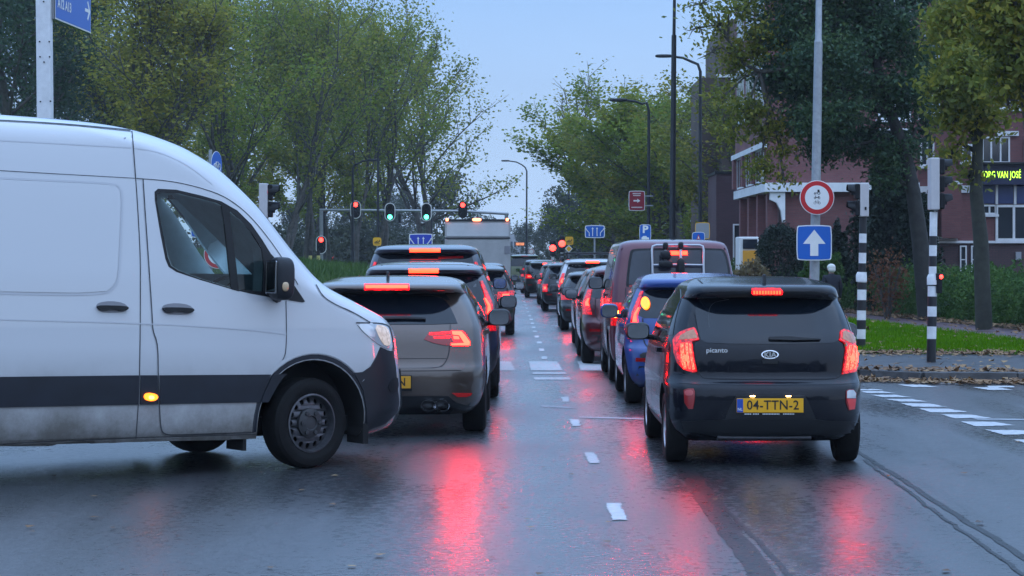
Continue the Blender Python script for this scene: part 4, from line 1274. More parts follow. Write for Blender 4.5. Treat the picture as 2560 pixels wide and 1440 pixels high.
frame = van.patch('window_frame', win_outer, BLACK_PLASTIC, off=.005, holes=[win_px], mirror=True)
g1 = zc([(1000, 600), (1120, 605), (1260, 640), (1378, 676), (1400, 800), (1448, 1206), (1250, 1147), (1110, 1097), (1065, 1067), (1045, 1010), (1015, 860), (975, 660), (980, 612)], 0, 240, 2.5)
g2 = zc([(1428, 715), (1500, 770), (1570, 850), (1640, 955), (1652, 1060), (1646, 1228), (1488, 1216), (1462, 980)], 0, 240, 2.5)
VGLASS = glass_mat('van window glass', (.70, .82, .82))
van.patch('door_window', g1, VGLASS, off=.001, thick=.004, mirror=True)
van.patch('quarter_window', g2, VGLASS, off=.001, thick=.004, mirror=True)
van.patch('window_pillar', zc([(1378, 668), (1432, 712), (1465, 980), (1492, 1222), (1444, 1208), (1400, 800)], 0, 240, 2.5), BLACK_PLASTIC, off=.007, mirror=True)
van.patch('windscreen', [(-.72, 1.50), (.72, 1.50), (.65, 2.24), (-.65, 2.24)], VGLASS, how='front', off=.004, thick=.006)
for nm, ln, wd in [('shut_line', [(328, 310), (332, 360), (338, 440), (344, 528), (350, 640), (350, 720), (350, 804), (348, 936), (345, 1012), (339, 1096)], 2.3),
                   ('shut_line', [(357, 447), (362, 528), (370, 640), (380, 792), (381, 826), (394, 860), (395, 936), (398, 1020), (401, 1068), (408, 1085), (440, 1087), (634, 1080)], 2.3),
                   ('shut_line', [(714, 752), (715, 800), (715, 870), (709, 898), (676, 940), (655, 982), (640, 1008), (632, 1078)], 2.0),
                   ('shut_line', [(340, 446), (440, 454), (540, 481), (592, 512), (640, 557), (700, 637), (744, 712)], 1.9),
                   ('shut_line', [(-80, 421), (0, 427), (338, 446)], 1.7),
                   ('roof_seam', [(-80, 299), (0, 302), (160, 311), (326, 327)], 2.9),
                   ('shut_line', [(789, 712), (806, 742), (838, 762), (880, 780), (924, 806)], 2.2),
                   ('shut_line', [(-80, 1118), (0, 1108), (340, 1093), (640, 1085)], 2.2)]:
    van.strip(nm, ln, wd, mat('body gap', (.045, .048, .055), .8), off=.0065)
CREASE_SHADE = mat('white van crease shade', (.53, .54, .57), .35)  # van white darkened, painting the shade line of the pressed creases
van.strip('crease_shade', [(-80, 347), (0, 351), (328, 369)], 3.0, CREASE_SHADE, off=.002)
van.strip('crease_shade', [(334, 370), (400, 380), (470, 412), (530, 460)], 2.6, CREASE_SHADE, off=.002)
van.strip('crease_shade', [(-80, 797), (0, 799), (348, 808), (600, 822), (715, 836)], 3.0, CREASE_SHADE, off=.0065)
# black rub strips
STRIPE = mat('side strip plastic', (.011, .014, .022), .4, var=.25, vscale=4, spec=.35)
van.patch('side_moulding', [(-90, 943), (346, 938), (344, 1011), (-90, 1020)], STRIPE, off=.014, step=16)
van.patch('side_moulding', [(351, 938), (392, 938), (394, 1010), (349, 1011)], STRIPE, off=.014)
van.patch('side_moulding', [(398, 938), (676, 936), (656, 978), (646, 1005), (399, 1010)], STRIPE, off=.014)
van.patch('side_moulding', [(681, 936), (716, 935), (700, 950), (680, 985), (669, 1005), (650, 1005), (660, 980)], STRIPE, off=.014)
mk = van.patch('side_marker', [(358, 984), (372, 981), (388, 985), (392, 993), (384, 1001), (368, 1002), (357, 996)], AMBER_LENS, off=.03, rnd=2, step=5)
van.patch('marker_bulb', [(367, 988), (380, 988), (381, 997), (368, 998)], mat('lit side marker', (.6, .2, .02), .3, emit=(1, .22, .02), estr=26), off=.034, rnd=2, step=4, parent=mk)
# sill and its dirt
van.patch('sill', [(-90, 1122), (0, 1110), (340, 1096), (640, 1087), (652, 1097), (340, 1103), (-90, 1128)], VAN_WHITE, off=.006, step=16)
# handles
for ox in (0, 164):
    oy = 0 if ox == 0 else 5
    rec = van.patch('door_handle', [(238 + ox, 766 + oy), (246 + ox, 756 + oy), (276 + ox, 752 + oy), (308 + ox, 757 + oy), (320 + ox, 768 + oy), (312 + ox, 780 + oy), (280 + ox, 783 + oy), (248 + ox, 780 + oy)],
                    mat('handle recess', (.25, .25, .27), .4), off=.007, rnd=1, step=8)
    van.patch('grip', [(239 + ox, 766 + oy), (248 + ox, 763 + oy), (312 + ox, 765 + oy), (319 + ox, 770 + oy), (312 + ox, 777 + oy), (296 + ox, 777 + oy), (290 + ox, 774 + oy), (268 + ox, 774 + oy), (262 + ox, 777 + oy), (246 + ox, 775 + oy)],
              BLACK_PLASTIC, off=.03, rnd=1, step=8, parent=rec)
# head lamp and bumper
HL = [(890, 808), (930, 807), (966, 811), (975, 826), (979, 850), (981, 872), (966, 872), (950, 864), (925, 846), (903, 826)]
hl, hl2 = van.patch('headlight', HL, CLEAR_LENS, off=.006, rnd=1, step=7, mirror=True)
WARM_LAMP = mat('warm headlight', (.6, .55, .5), .12, emit=(1, .62, .30), estr=.28, var=.4, vscale=30)
van.patch('reflector_bowl', [(934, 812), (962, 815), (972, 830), (976, 862), (962, 866), (948, 848)], WARM_LAMP, off=.009, rnd=1, step=6, parent=hl)
van.patch('lamp_strip', [(892, 809), (928, 811), (940, 842), (922, 842), (904, 826)], mat('lamp strip', (.75, .78, .82), .15, metal=.4), off=.009, rnd=1, step=7, parent=hl)
van.strip('rubber_edge', [(889, 807), (968, 809), (978, 834), (983, 878)], 3, BLACK_PLASTIC, off=.008, parent=hl)
bump = [(950, 868), (966, 876), (981, 878), (987, 920), (990, 960), (995, 1005), (991, 1030), (962, 1058), (917, 1074), (914, 1020), (906, 975), (888, 940), (874, 932), (906, 930), (926, 916), (940, 892)]
van.patch('front_bumper', bump, TRIM, off=.012, step=8, mirror=True)
van.patch('bumper_duct', [(964, 962), (990, 936), (993, 975), (975, 985)], BLACK_PLASTIC, off=.016, rnd=1, step=7)
van.patch('grille', [(-.55, .80), (.55, .80), (.60, 1.02), (-.60, 1.02)], BLACK_PLASTIC, how='front', off=.012)
van.patch('bumper_skirt', [(-.75, .32), (.75, .32), (.75, .76), (-.75, .76)], TRIM, how='front', off=.012)
# arch lip
arc = [(FW + .505 * math.cos(a), .365 + .505 * math.sin(a)) for a in np.linspace(R(-8), R(188), 26)]
van.strip('arch_lip', arc, .035, STRIPE, how='right', off=.006, it=0, mirror=True)
arc = [(FW + .545 * math.cos(a), .365 + .545 * math.sin(a)) for a in np.linspace(R(35), R(145), 20)]
van.strip('arch_flare', arc, .03, VAN_WHITE, how='right', off=.012, it=0, mirror=True)
van.wheel(.985, FW, .352, .235, STEEL, R(7), style='steel')
van.wheel(-.985, FW, .352, .235, STEEL, R(7), style='steel')
van.wheel(.985, 1.25, .352, .235, STEEL, 0, z=.27, style='steel')
van.wheel(-.985, 1.25, .352, .235, STEEL, 0, z=.27, style='steel')
# mud flap, underbody
mb = MB().box((.80, FW - .56, .28), (.26, .03, .26)).box((-.80, FW - .56, .28), (.26, .03, .26)).box((0, 3.0, .33), (1.5, 5.0, .12)).box((.86, FW + .5, .26), (.24, .05, .16))
mb.build('underbody', ARCH, van.root, local=True)
# door mirror with its indicator
mz = van_yz(694, 690, 1.13)
mb = MB().ball((1.15, mz[0] + .02, mz[1] - .02), (.10, .085, .165), .55, 20, 14).tube([(1.06, mz[0] + .05, mz[1] - .14), (.93, mz[0] + .10, mz[1] - .18)], .045, 8)
mo = mb.build('side_mirror', TRIM, van.root, smooth=True, local=True)
g = MB(); g.box((1.15, mz[0] - .066, mz[1] - .01), (.15, .01, .25)); g.build('mirror_glass', MIRROR, mo, local=True, bevel=.01)
mb = MB().ball((1.253, mz[0] - .0, mz[1] - .08), (.012, .028, .036), .8, 10, 8); mb.build('mirror_indicator', mat('mirror indicator', (.55, .38, .22), .15, coat=.6), mo, smooth=True, local=True)
mb = MB().ball((-1.15, mz[0] + .02, mz[1] - .02), (.10, .085, .165), .55, 20, 14).tube([(-1.06, mz[0] + .05, mz[1] - .14), (-.93, mz[0] + .10, mz[1] - .18)], .045, 8)
mb.build('side_mirror', TRIM, van.root, smooth=True, local=True)
# cab interior
SEATM = mat('seat cloth', (.03, .035, .045), .9, var=.2)
for sx in (.42, -.38):
    mb = MB().ball((sx, 3.72, 1.02), (.25, .27, .10), .5).ball((sx, 3.52, 1.38), (.24, .09, .36), .5).ball((sx, 3.50, 1.82), (.13, .06, .11), .6)
    mb.build('seat', SEATM, van.root, smooth=True, local=True)
mb = MB().ball((0, 4.72, 1.18), (.85, .28, .20), .45); mb.build('dashboard', SEATM, van.root, smooth=True, local=True)
cs = Vector((.40, 4.32, 1.36)); q = Matrix.Rotation(R(35), 3, 'X')
mb = MB(); mb.tube([cs + q @ Vector((.2 * math.cos(a), .2 * math.sin(a), 0)) for a in np.linspace(0, 2 * math.pi, 25)], .016, 6)
mb.tube([cs + q @ Vector((-.2, 0, 0)), cs, cs + q @ Vector((.2, 0, 0))], .014, 6).tube([cs, cs + q @ Vector((0, 0, -.3))], .03, 6)
mb.build('steering_wheel', BLACK_PLASTIC, van.root, smooth=True, local=True)
mb = MB().box((0, 4.22, 2.12), (.24, .03, .07)).box((.40, 4.10, 2.15), (.40, .16, .02)).box((-.40, 4.10, 2.15), (.40, .16, .02)); mb.build('sun_visor', SEATM, van.root, local=True)
# rear end (out of the picture, kept plain)
van.patch('rear_door', [(-.88, .5), (-.01, .5), (-.01, 2.3), (-.80, 2.3)], VAN_WHITE, how='rear', off=.006, mirror=True)
van.patch('tail_light', [(-.97, .9), (-.90, .9), (-.90, 1.6), (-.97, 1.6)], RED_LENS, how='rear', off=.01, mirror=True)

# ------------------------------------------------------------------ templates of the other cars
T_SMALL = [(.20, .70, .14, .35, 3.45, .5), (.28, .76, .06, .38, 3.55, .6), (.40, .795, .01, .42, 3.6, .7), (.52, .80, .0, .45, 3.6, .7), (.63, .80, .02, .45, 3.58, .7), (.67, .798, .07, .45, 3.56, .7),
           (.72, .793, .10, .45, 3.53, .7), (.80, .788, .105, .45, 3.5, .8), (.90, .78, .12, .45, 3.3, .8), (.98, .765, .15, .42, 2.75, .6), (1.10, .732, .22, .40, 2.5, .5), (1.25, .675, .31, .38, 2.2, .45),
           (1.308, .645, .345, .36, 2.02, .4), (1.322, .636, .20, .35, 1.97, .4), (1.37, .618, .175, .35, 1.85, .4), (1.405, .60, .20, .35, 1.8, .4), (1.43, .57, .42, .32, 1.7, .35), (1.455, .51, .75, .28, 1.6, .3),
           (1.472, .42, .95, .22, 1.5, .25), (1.48, .25, 1.1, .15, 1.4, .2)]
T_HATCH = [(.20, .76, .16, .35, 4.05, .5), (.28, .84, .06, .40, 4.15, .6), (.40, .885, .01, .45, 4.25, .8), (.52, .90, .0, .48, 4.25, .8), (.62, .90, .015, .48, 4.2, .8), (.66, .90, .045, .48, 4.2, .8),
           (.75, .895, .07, .48, 4.15, .8), (.88, .885, .10, .48, 4.0, .8), (.98, .865, .14, .45, 3.3, .7), (1.06, .84, .20, .42, 3.0, .6), (1.20, .775, .31, .40, 2.65, .5), (1.30, .715, .39, .38, 2.4, .45),
           (1.318, .705, .20, .36, 2.35, .4), (1.35, .69, .17, .36, 2.25, .4), (1.38, .67, .19, .36, 2.15, .4), (1.405, .64, .42, .34, 2.05, .35), (1.43, .58, .78, .3, 1.95, .3), (1.45, .48, 1.0, .25, 1.85, .3), (1.46, .30, 1.2, .2, 1.75, .2)]
T_SUV = [(.26, .78, .16, .3, 4.2, .5), (.34, .86, .06, .35, 4.35, .6), (.48, .905, .01, .4, 4.4, .8), (.62, .92, .0, .42, 4.4, .8), (.75, .92, .03, .42, 4.35, .8), (.95, .91, .06, .42, 4.2, .8), (1.10, .89, .10, .40, 3.4, .7),
         (1.25, .84, .18, .38, 3.05, .6), (1.42, .765, .28, .35, 2.7, .5), (1.47, .74, .33, .34, 2.6, .4), (1.49, .73, .17, .34, 2.55, .4), (1.53, .71, .15, .34, 2.45, .4), (1.56, .68, .25, .32, 2.35, .4), (1.59, .60, .55, .3, 2.2, .3),
         (1.61, .48, .85, .25, 2.05, .3), (1.62, .28, 1.1, .2, 1.95, .2)]
T_MPV = [(.22, .80, .12, .25, 4.4, .5), (.32, .88, .04, .3, 4.55, .6), (.48, .92, .0, .34, 4.6, .8), (.65, .925, .0, .35, 4.6, .8), (.85, .925, .02, .35, 4.5, .8), (1.05, .91, .03, .35, 4.0, .8), (1.20, .885, .06, .33, 3.6, .7),
         (1.40, .83, .11, .30, 3.25, .6), (1.62, .765, .18, .28, 2.9, .5), (1.68, .74, .21, .28, 2.8, .4), (1.70, .73, .08, .28, 2.75, .4), (1.74, .71, .06, .28, 2.65, .4), (1.77, .67, .16, .26, 2.55, .4), (1.80, .57, .45, .25, 2.4, .3),
         (1.815, .40, .8, .2, 2.25, .3), (1.82, .2, 1.1, .2, 2.1, .2)]
T_BUS = [(.24, .76, .10, .18, 4.5, .4), (.32, .83, .03, .22, 4.6, .5), (.45, .86, .0, .25, 4.65, .6), (.65, .87, .0, .25, 4.65, .6), (.95, .87, .01, .25, 4.5, .6), (1.10, .865, .03, .25, 4.2, .6), (1.30, .845, .06, .24, 3.8, .5),
         (1.55, .80, .11, .23, 3.5, .5), (1.72, .765, .145, .22, 3.3, .45), (1.80, .74, .17, .22, 3.2, .4), (1.84, .71, .20, .22, 3.1, .4), (1.87, .64, .28, .22, 3.0, .4), (1.89, .50, .5, .2, 2.8, .3), (1.90, .25, .9, .2, 2.5, .2)]
# ------------------------------------------------------------------ black hatchback, nearest car of the right-hand queue
KD = 17.75
KIA_PAINT = paint('blue black paint', (.002, .0035, .009), rough=.2, wet=.05, dirty=.08)
KIA_PAINT.node_tree.nodes['Principled BSDF'].inputs['Coat Weight'].default_value = .45
wl = [(.78, .60, .28), (-.78, .60, .28), (.78, 2.98, .28), (-.78, 2.98, .28)]
kia = Car('hatchback', 'blue black hatchback with yellow number plate 04-TTN-2, nearest car behind the queue', 'car', ((1921 - CX) / F * KD, KD, 0), R(0.2), T_SMALL, KIA_PAINT, nexp=4.4, res=1.5, wheels=wl, scale=(.99, 1, 1), barrel=.02)
k = lambda pts: zc(pts, 1600, 680, 2.88)
lower = mat('bumper lower', (.010, .011, .014), .4)
kia.patch('rear_window', k([(404, 200), (440, 190), (700, 183), (900, 181), (1100, 184), (1300, 196), (1385, 206), (1408, 240), (1432, 340), (1438, 430), (1424, 498), (1380, 513), (1100, 519), (900, 520), (640, 517), (480, 510), (442, 490), (416, 400), (402, 300)]), REAR_GLASS, off=.004, step=8)
kia.strip('heated_line', k([(500, 400), (490, 300), (520, 220), (640, 200)]), 1.2, mat('glass edge', (.05, .055, .06), .3), off=.0055)
kia.patch('spoiler_shadow_gap', k([(412, 192), (450, 162), (560, 144), (800, 132), (1040, 132), (1270, 142), (1350, 164), (1394, 206), (1300, 193), (1100, 183), (900, 179), (700, 181), (440, 188)]), BLACK_PLASTIC, off=.003, step=8)
hb = kia.patch('high_brake_light', k([(806, 124), (1010, 124), (1028, 142), (1022, 162), (812, 162), (802, 146)]), RED_GLOW, off=.012, step=6)
for i in range(10):
    x = 815 + i * 20.5
    kia.patch('led', k([(x, 140), (x + 13, 140), (x + 13, 157), (x, 157)]), RED_BAR, off=.015, step=10, parent=hb)
# tail lights
tl, tl_r = None, None
outl = [(245, 490), (262, 462), (290, 438), (340, 416), (392, 403), (404, 412), (418, 450), (428, 487), (400, 497), (378, 500), (384, 560), (392, 610), (414, 718), (385, 725), (320, 704), (275, 655), (252, 580)]
tl = kia.patch('tail_light', k(outl), RED_SOFT, off=.014, step=6)
kia.patch('reversing_lens', k([(288, 492), (300, 462), (345, 436), (392, 418), (410, 455), (416, 482), (370, 488)]), mat('smoky clear lens', (.32, .14, .07), .15, coat=.8, var=.4, vscale=30, emit=(1, .35, .15), estr=.12), off=.018, step=6, parent=tl)
for poly in ([(300, 520), (322, 516), (330, 600), (346, 700), (322, 696), (305, 640)], [(332, 515), (350, 515), (358, 600), (374, 700), (354, 700), (340, 600)], [(360, 520), (374, 520), (384, 610), (400, 700), (384, 704), (368, 610)]):
    kia.patch('light_bar', k(poly), mat('lit tail bar', (.5, .05, .03), .3, emit=(1, .008, .004), estr=38, evar=60), off=.018, step=6, parent=tl)
kia.patch('bulb', k([(322, 600), (352, 596), (362, 640), (338, 650)]), RED_CORE, off=.021, rnd=1, step=6, parent=tl)
outr = [(1440, 425), (1462, 414), (1492, 424), (1520, 440), (1545, 464), (1562, 492), (1575, 560), (1570, 650), (1545, 718), (1500, 728), (1452, 736), (1470, 620), (1482, 522), (1432, 490)]
tr = kia.patch('tail_light', k(outr), RED_SOFT, off=.014, step=6)
kia.patch('reversing_lens', k([(1452, 436), (1466, 428), (1516, 450), (1548, 490), (1552, 512), (1500, 512), (1448, 486)]), MATS['smoky clear lens'], off=.018, step=6, parent=tr)
for poly in ([(1496, 530), (1512, 530), (1490, 705), (1468, 710)], [(1520, 530), (1536, 530), (1524, 700), (1500, 706)], [(1544, 534), (1558, 538), (1556, 640), (1536, 700), (1530, 690)]):
    kia.patch('light_bar', k(poly), MATS['lit tail bar'], off=.018, step=6, parent=tr)
kia.patch('bulb', k([(1502, 600), (1534, 604), (1530, 650), (1500, 646)]), RED_CORE, off=.021, rnd=1, step=6, parent=tr)
# wiper
wb = kia.patch('wiper', k([(925, 478), (1060, 474), (1290, 490), (1296, 497), (1100, 500), (930, 496)]), BLACK_PLASTIC, off=.03, thick=.02, step=9)
# tailgate shut lines
kia.strip('shut_line', k([(414, 722), (432, 748), (470, 768), (700, 772), (900, 773), (1200, 773), (1380, 771), (1426, 760), (1450, 738)]), 2.0, SEAM, off=.003)
kia.strip('shut_line', k([(392, 300), (410, 400), (430, 487), (384, 505), (392, 600), (414, 720)]), 1.6, SEAM, off=.004)
kia.patch('ledge', k([(262, 776), (440, 778), (900, 784), (1430, 780), (1568, 776), (1572, 800), (1400, 812), (900, 816), (440, 812), (268, 800)]), KIA_PAINT, off=.003, step=9)
# emblem
em = kia.patch('emblem', k([(935 + 63 * math.cos(a), 596 + 31 * math.sin(a)) for a in np.linspace(0, 2 * math.pi, 28, endpoint=False)]), CHROME, off=.012, step=8)
kia.patch('emblem_field', k([(935 + 54 * math.cos(a), 596 + 24 * math.sin(a)) for a in np.linspace(0, 2 * math.pi, 28, endpoint=False)]), BLACK_PLASTIC, off=.014, step=8, parent=em)
p_, n_ = kia.hit(k([(935, 596)])[0], 'cam')
text_on('lettering', 'KIA', .058, p_ + Vector((0, -.019, -.001)), (1, 0, 0), (0, .1, 1), CHROME, em, bold=.0016, depth=.002, sx=1.05, spacing=1.0).build('lettering', CHROME, em, local=True)
p_, n_ = kia.hit((1792, 876), 'cam')
text_on('model_badge', 'picanto', .052, p_ + Vector((0, -.012, 0)), (1, 0, 0), (0, .12, 1), CHROME, kia.root, bold=.001, depth=.002, sx=1.1).build('model_badge', CHROME, kia.root, local=True)
kia.patch('tailgate_handle', k([(880, 634), (996, 634), (990, 660), (886, 660)]), BLACK_PLASTIC, off=.006, step=8)
# plate recess, plate, bumper lights
kia.patch('plate_recess', k([(612, 1060), (640, 985), (695, 886), (1185, 886), (1238, 985), (1266, 1060)]), mat('recess black', (.004, .005, .008), .3, coat=.5), off=.004, step=9)
pc = k([(934, 960)])[0]; p_, n_ = kia.hit(pc, 'cam')
LIT_PLATE = YELLOW_PLATE
kia.plate(p_.x, p_.z, '04-TTN-2', off=.02, size=.102, tx=.022, lit=LIT_PLATE)
hp = kia.hit(k([(936, 1019)])[0], 'cam')[0]
mb = MB()
for (a, b) in ((-.20, -.145), (-.135, -.085), (-.06, .075), (.10, .19)):
    n = max(2, int((b - a) / .012))
    for i in range(n):
        mb.box((p_.x + a + (b - a) * (i + .5) / n, p_.y - .0215, p_.z - .066), ((b - a) / n * .72, .002, .008))
mb.build('holder_print', WHITE_PLASTIC, kia.root, local=True)['kind'] = 'stuff'
for dx in (-.135, .145):
    MB().box((p_.x + dx, p_.y - .01, p_.z + .072), (.034, .02, .007)).build('plate_light', mat('plate light', (.9, .7, .3), .4, emit=(1, .6, .2), estr=30), kia.root, local=True)
rf = [(318, 850), (350, 840), (388, 840), (397, 862), (394, 930), (384, 985), (352, 986), (324, 940)]
f1 = kia.patch('fog_light', k(rf), RED_LENS, off=.008, step=6)
kia.patch('fog_lens', k([(326, 852), (384, 848), (388, 890), (326, 890)]), mat('red lens light', (.5, .05, .05), .1, coat=.8), off=.011, rnd=1, step=6, parent=f1)
f2 = kia.patch('fog_light', k([(1482, 856), (1500, 846), (1532, 846), (1552, 872), (1550, 930), (1542, 988), (1500, 996), (1482, 940)]), RED_LENS, off=.008, step=6)
kia.patch('reversing_lamp', k([(1486, 858), (1502, 850), (1530, 850), (1547, 874), (1546, 908), (1485, 908)]), CLEAR_LENS, off=.011, step=6, parent=f2)
kia.patch('fog_lens', k([(1485, 914), (1546, 914), (1538, 984), (1502, 990)]), mat('red lens bright', (.75, .02, .02), .15, coat=.8), off=.011, step=6, parent=f2)
kia.patch('bumper_valance', k([(300, 1075), (560, 1068), (612, 1062), (1266, 1062), (1330, 1070), (1570, 1080), (1560, 1150), (1400, 1175), (560, 1180), (320, 1150)]), lower, off=.004, step=10)
mb = MB().tube([(-.42, .30, .235), (-.38, .12, .232), (.34, .12, .232), (.42, .3, .235)], .022, 8); mb.build('exhaust_pipe', STEEL, kia.root, smooth=True, local=True)
MB().box((0, 1.8, .22), (1.15, 3.0, .06)).box((-.62, .60, .28), (.10, .3, .2)).box((.62, .60, .28), (.10, .3, .2)).build('underbody', ARCH, kia.root, local=True)
# aerial fin and roof joints
p_, n_ = kia.hit(k([(890, 75)])[0], 'cam')
mb = MB().prism([(0, 0), (.16, 0), (.05, .075), (.02, .07)], lambda a, b: Vector((p_.x - .012, p_.y + a - .08, p_.z + b - .01)), lambda a, b: Vector((p_.x + .012, p_.y + a - .08, p_.z + b - .01)))
mb.build('aerial', BLACK_PLASTIC, kia.root, local=True)
kia.strip('roof_joint', [(-.47, .5), (-.47, 1.0), (-.44, 1.5)], .012, SEAM, how='top', it=1, mirror=True)
# side: windows, doors
side_g = [(.42, 1.02), (.62, 1.30), (1.0, 1.375), (1.7, 1.385), (2.05, 1.30), (2.6, 1.03), (2.2, .985), (1.0, .975)]
kia.patch('side_window', side_g, DARK_GLASS, how='left', off=.004, mirror=True)
kia.strip('window_pillar', [(1.30, .97), (1.28, 1.38)], .06, BLACK_PLASTIC, how='left', it=0, off=.006, mirror=True)
for ln in ([(.86, .30), (.90, .6), (.78, .95)], [(1.82, .3), (1.84, .95)], [(2.7, .32), (2.72, .96)]):
    kia.strip('shut_line', ln, .012, SEAM, how='left', mirror=True)
h1 = kia.patch('door_handle', [(.98, .86), (1.16, .865), (1.16, .90), (.98, .895)], KIA_PAINT, how='left', off=.035, mirror=True)
kia.patch('side_sill', [(.95, .22), (2.6, .22), (2.6, .32), (.95, .32)], lower, how='left', off=.006, mirror=True)
for (x, y) in ((.775, .60), (-.775, .60), (.775, 2.98), (-.775, 2.98)):
    kia.wheel(x, y, .285, .185)
kia.side_mirror(-.90, 2.05, 1.0, (.105, .09, .075)); kia.side_mirror(.90, 2.05, 1.0, (.105, .09, .075))
kia.patch('windscreen', [(-.58, 1.02), (.58, 1.02), (.52, 1.36), (-.52, 1.36)], DARK_GLASS, how='front', off=.004)

# ------------------------------------------------------------------ taupe hatchback behind the van's nose
GD = 20.7
GOLF_PAINT = paint('taupe paint', (.085, .058, .046), metal=.5, rough=.3, wet=.05, dirty=.3)
golf = Car('hatchback', 'taupe hatchback half hidden by the white van, with twin exhaust pipes', 'car', ((968 - CX) / F * GD, GD, 0), R(-.2), T_HATCH, GOLF_PAINT, nexp=4.2, res=1.3,
           wheels=[(.88, .80, .32), (-.88, .80, .32), (.88, 3.42, .32), (-.88, 3.42, .32)])
g_ = lambda pts: zc(pts, 760, 580, 2.76875)
golf.patch('rear_window', g_([(150, 470), (200, 446), (320, 440), (500, 436), (760, 438), (880, 442), (960, 462), (1005, 510), (1040, 580), (1062, 634), (900, 640), (560, 642), (250, 640), (130, 630)]), REAR_GLASS, off=.004, step=8)
golf.patch('spoiler_shadow_gap', g_([(180, 404), (230, 388), (420, 400), (720, 400), (900, 398), (970, 420), (1010, 470), (990, 472), (940, 448), (860, 436), (500, 432), (260, 438), (190, 440)]), BLACK_PLASTIC, off=.003, step=8)
hb = golf.patch('high_brake_light', g_([(418, 366), (728, 366), (728, 398), (418, 398)]), RED_GLOW, off=.012, step=7)
golf.patch('led_strip', g_([(426, 374), (720, 374), (720, 391), (426, 391)]), RED_BAR, off=.015, step=8, parent=hb)
lo = [(830, 745), (866, 693), (940, 686), (1020, 682), (1110, 685), (1132, 710), (1146, 745), (1146, 790), (1090, 793), (1020, 790), (960, 784), (890, 768)]
gl, gl2 = golf.patch('tail_light', g_(lo), RED_LENS, off=.010, step=6, mirror=True)
lit_a = [(1022, 690), (1085, 690), (1106, 712), (1142, 762), (1140, 786), (1018, 786), (1016, 774), (1104, 770), (1070, 716), (1026, 712)]
golf.patch('lit_segment', g_(lit_a), mat('lit segment', (.5, .05, .03), .3, emit=(1, .0020, .0009), estr=190.0), off=.014, step=6, parent=gl)
golf.patch('lit_segment', g_([(1030, 722), (1066, 724), (1072, 744), (1034, 744)]), RED_CORE, off=.014, step=6, parent=gl)
golf.patch('lit_segment', g_([(868, 700), (1010, 692), (1012, 706), (866, 716)]), RED_GLOW, off=.014, step=6, parent=gl)
golf.patch('lit_segment', g_([(900, 726), (1008, 722), (1008, 736), (900, 740)]), RED_GLOW, off=.014, step=6, parent=gl)
golf.patch('wiper', g_([(560, 604), (700, 598), (842, 606), (842, 616), (700, 612), (560, 616)]), BLACK_PLASTIC, off=.03, step=8)
golf.strip('shut_line', g_([(1012, 640), (1010, 700)]), 1.6, SEAM, off=.004)
golf.strip('shut_line', g_([(1008, 792), (1000, 860), (962, 930), (900, 944), (640, 946), (400, 946)]), 2.0, SEAM, off=.004)
golf.strip('shut_line', g_([(400, 878), (985, 876)]), 1.3, SEAM, off=.003)
golf.patch('ledge', g_([(300, 948), (900, 948), (970, 936), (1010, 886), (1136, 884), (1134, 900), (1090, 958), (300, 966)]), GOLF_PAINT, off=.012, step=9)
pp = g_([(698, 1040)])[0]
plx = (pp[0] - 968) / 275 - .205
zz = golf.hit(pp, 'cam')[0].z
golf.plate(plx, zz, '7-KXB-N', off=.014, size=.105, tx=.02, lit=mat('number plate dim', (.75, .36, .03), .4))
golf.patch('reflector', g_([(1022, 1114), (1162, 1114), (1150, 1132), (1120, 1140), (1060, 1140)]), mat('red lens bright', (.75, .02, .02), .15, coat=.8), off=.008, step=8, mirror=True)
golf.patch('diffuser', g_([(300, 1135), (1000, 1135), (1050, 1178), (1120, 1200), (1200, 1214), (1190, 1300), (900, 1310), (300, 1310)]), lower, off=.004, step=10)
for ex in (862, 952):
    q = golf.hit(g_([(ex, 1200)])[0], 'cam')[0]
    mb = MB().lathe([(.052, -.04), (.056, -.05), (.060, -.04), (.060, .15), (.048, .15), (.048, -.03)], (q.x, q.y, q.z), 'Y', 24, Matrix.Diagonal((1.25, 1, 1)), close=True); mb.build('exhaust_pipe', CHROME, golf.root, smooth=True, local=True)
    MB().lathe([(.0001, .05), (.056, .05)], (q.x, q.y, q.z), 'Y', 16, Matrix.Diagonal((1.25, 1, 1))).build('exhaust_bore', ARCH, golf.root, local=True)
golf.patch('side_window', [(.55, 1.06), (.80, 1.28), (1.2, 1.36), (2.1, 1.37), (2.5, 1.28), (3.1, 1.04), (2.4, 1.0), (1.0, 1.0)], DARK_GLASS, how='right', off=.004, mirror=True)
for ln in ([(1.1, .3), (1.12, .6), (1.0, 1.0)], [(2.15, .3), (2.17, .98)], [(3.2, .32), (3.2, .98)]):
    golf.strip('shut_line', ln, .012, SEAM, how='right', mirror=True)
golf.patch('door_handle', [(1.25, .90), (1.45, .905), (1.45, .94), (1.25, .935)], GOLF_PAINT, how='right', off=.035, mirror=True)
for (x, y) in ((.89, .80), (-.89, .80), (.89, 3.42), (-.89, 3.42)):
    golf.wheel(x, y, .318, .225)
golf.side_mirror(.995, 2.35, 1.03, (.115, .09, .085)); golf.side_mirror(-.995, 2.35, 1.03, (.115, .09, .085))
q = golf.hit(g_([(582, 318)])[0], 'cam')[0]
MB().prism([(0, 0), (.16, 0), (.05, .07), (.02, .065)], lambda a, b: Vector((q.x - .012, q.y + a - .08, q.z + b - .01)), lambda a, b: Vector((q.x + .012, q.y + a - .08, q.z + b - .01))).build('aerial', BLACK_PLASTIC, golf.root, local=True)
MB().box((0, 2.1, .24), (1.3, 3.4, .06)).build('underbody', ARCH, golf.root, local=True)
golf.patch('windscreen', [(-.68, 1.06), (.68, 1.06), (.6, 1.34), (-.6, 1.34)], DARK_GLASS, how='front', off=.004)


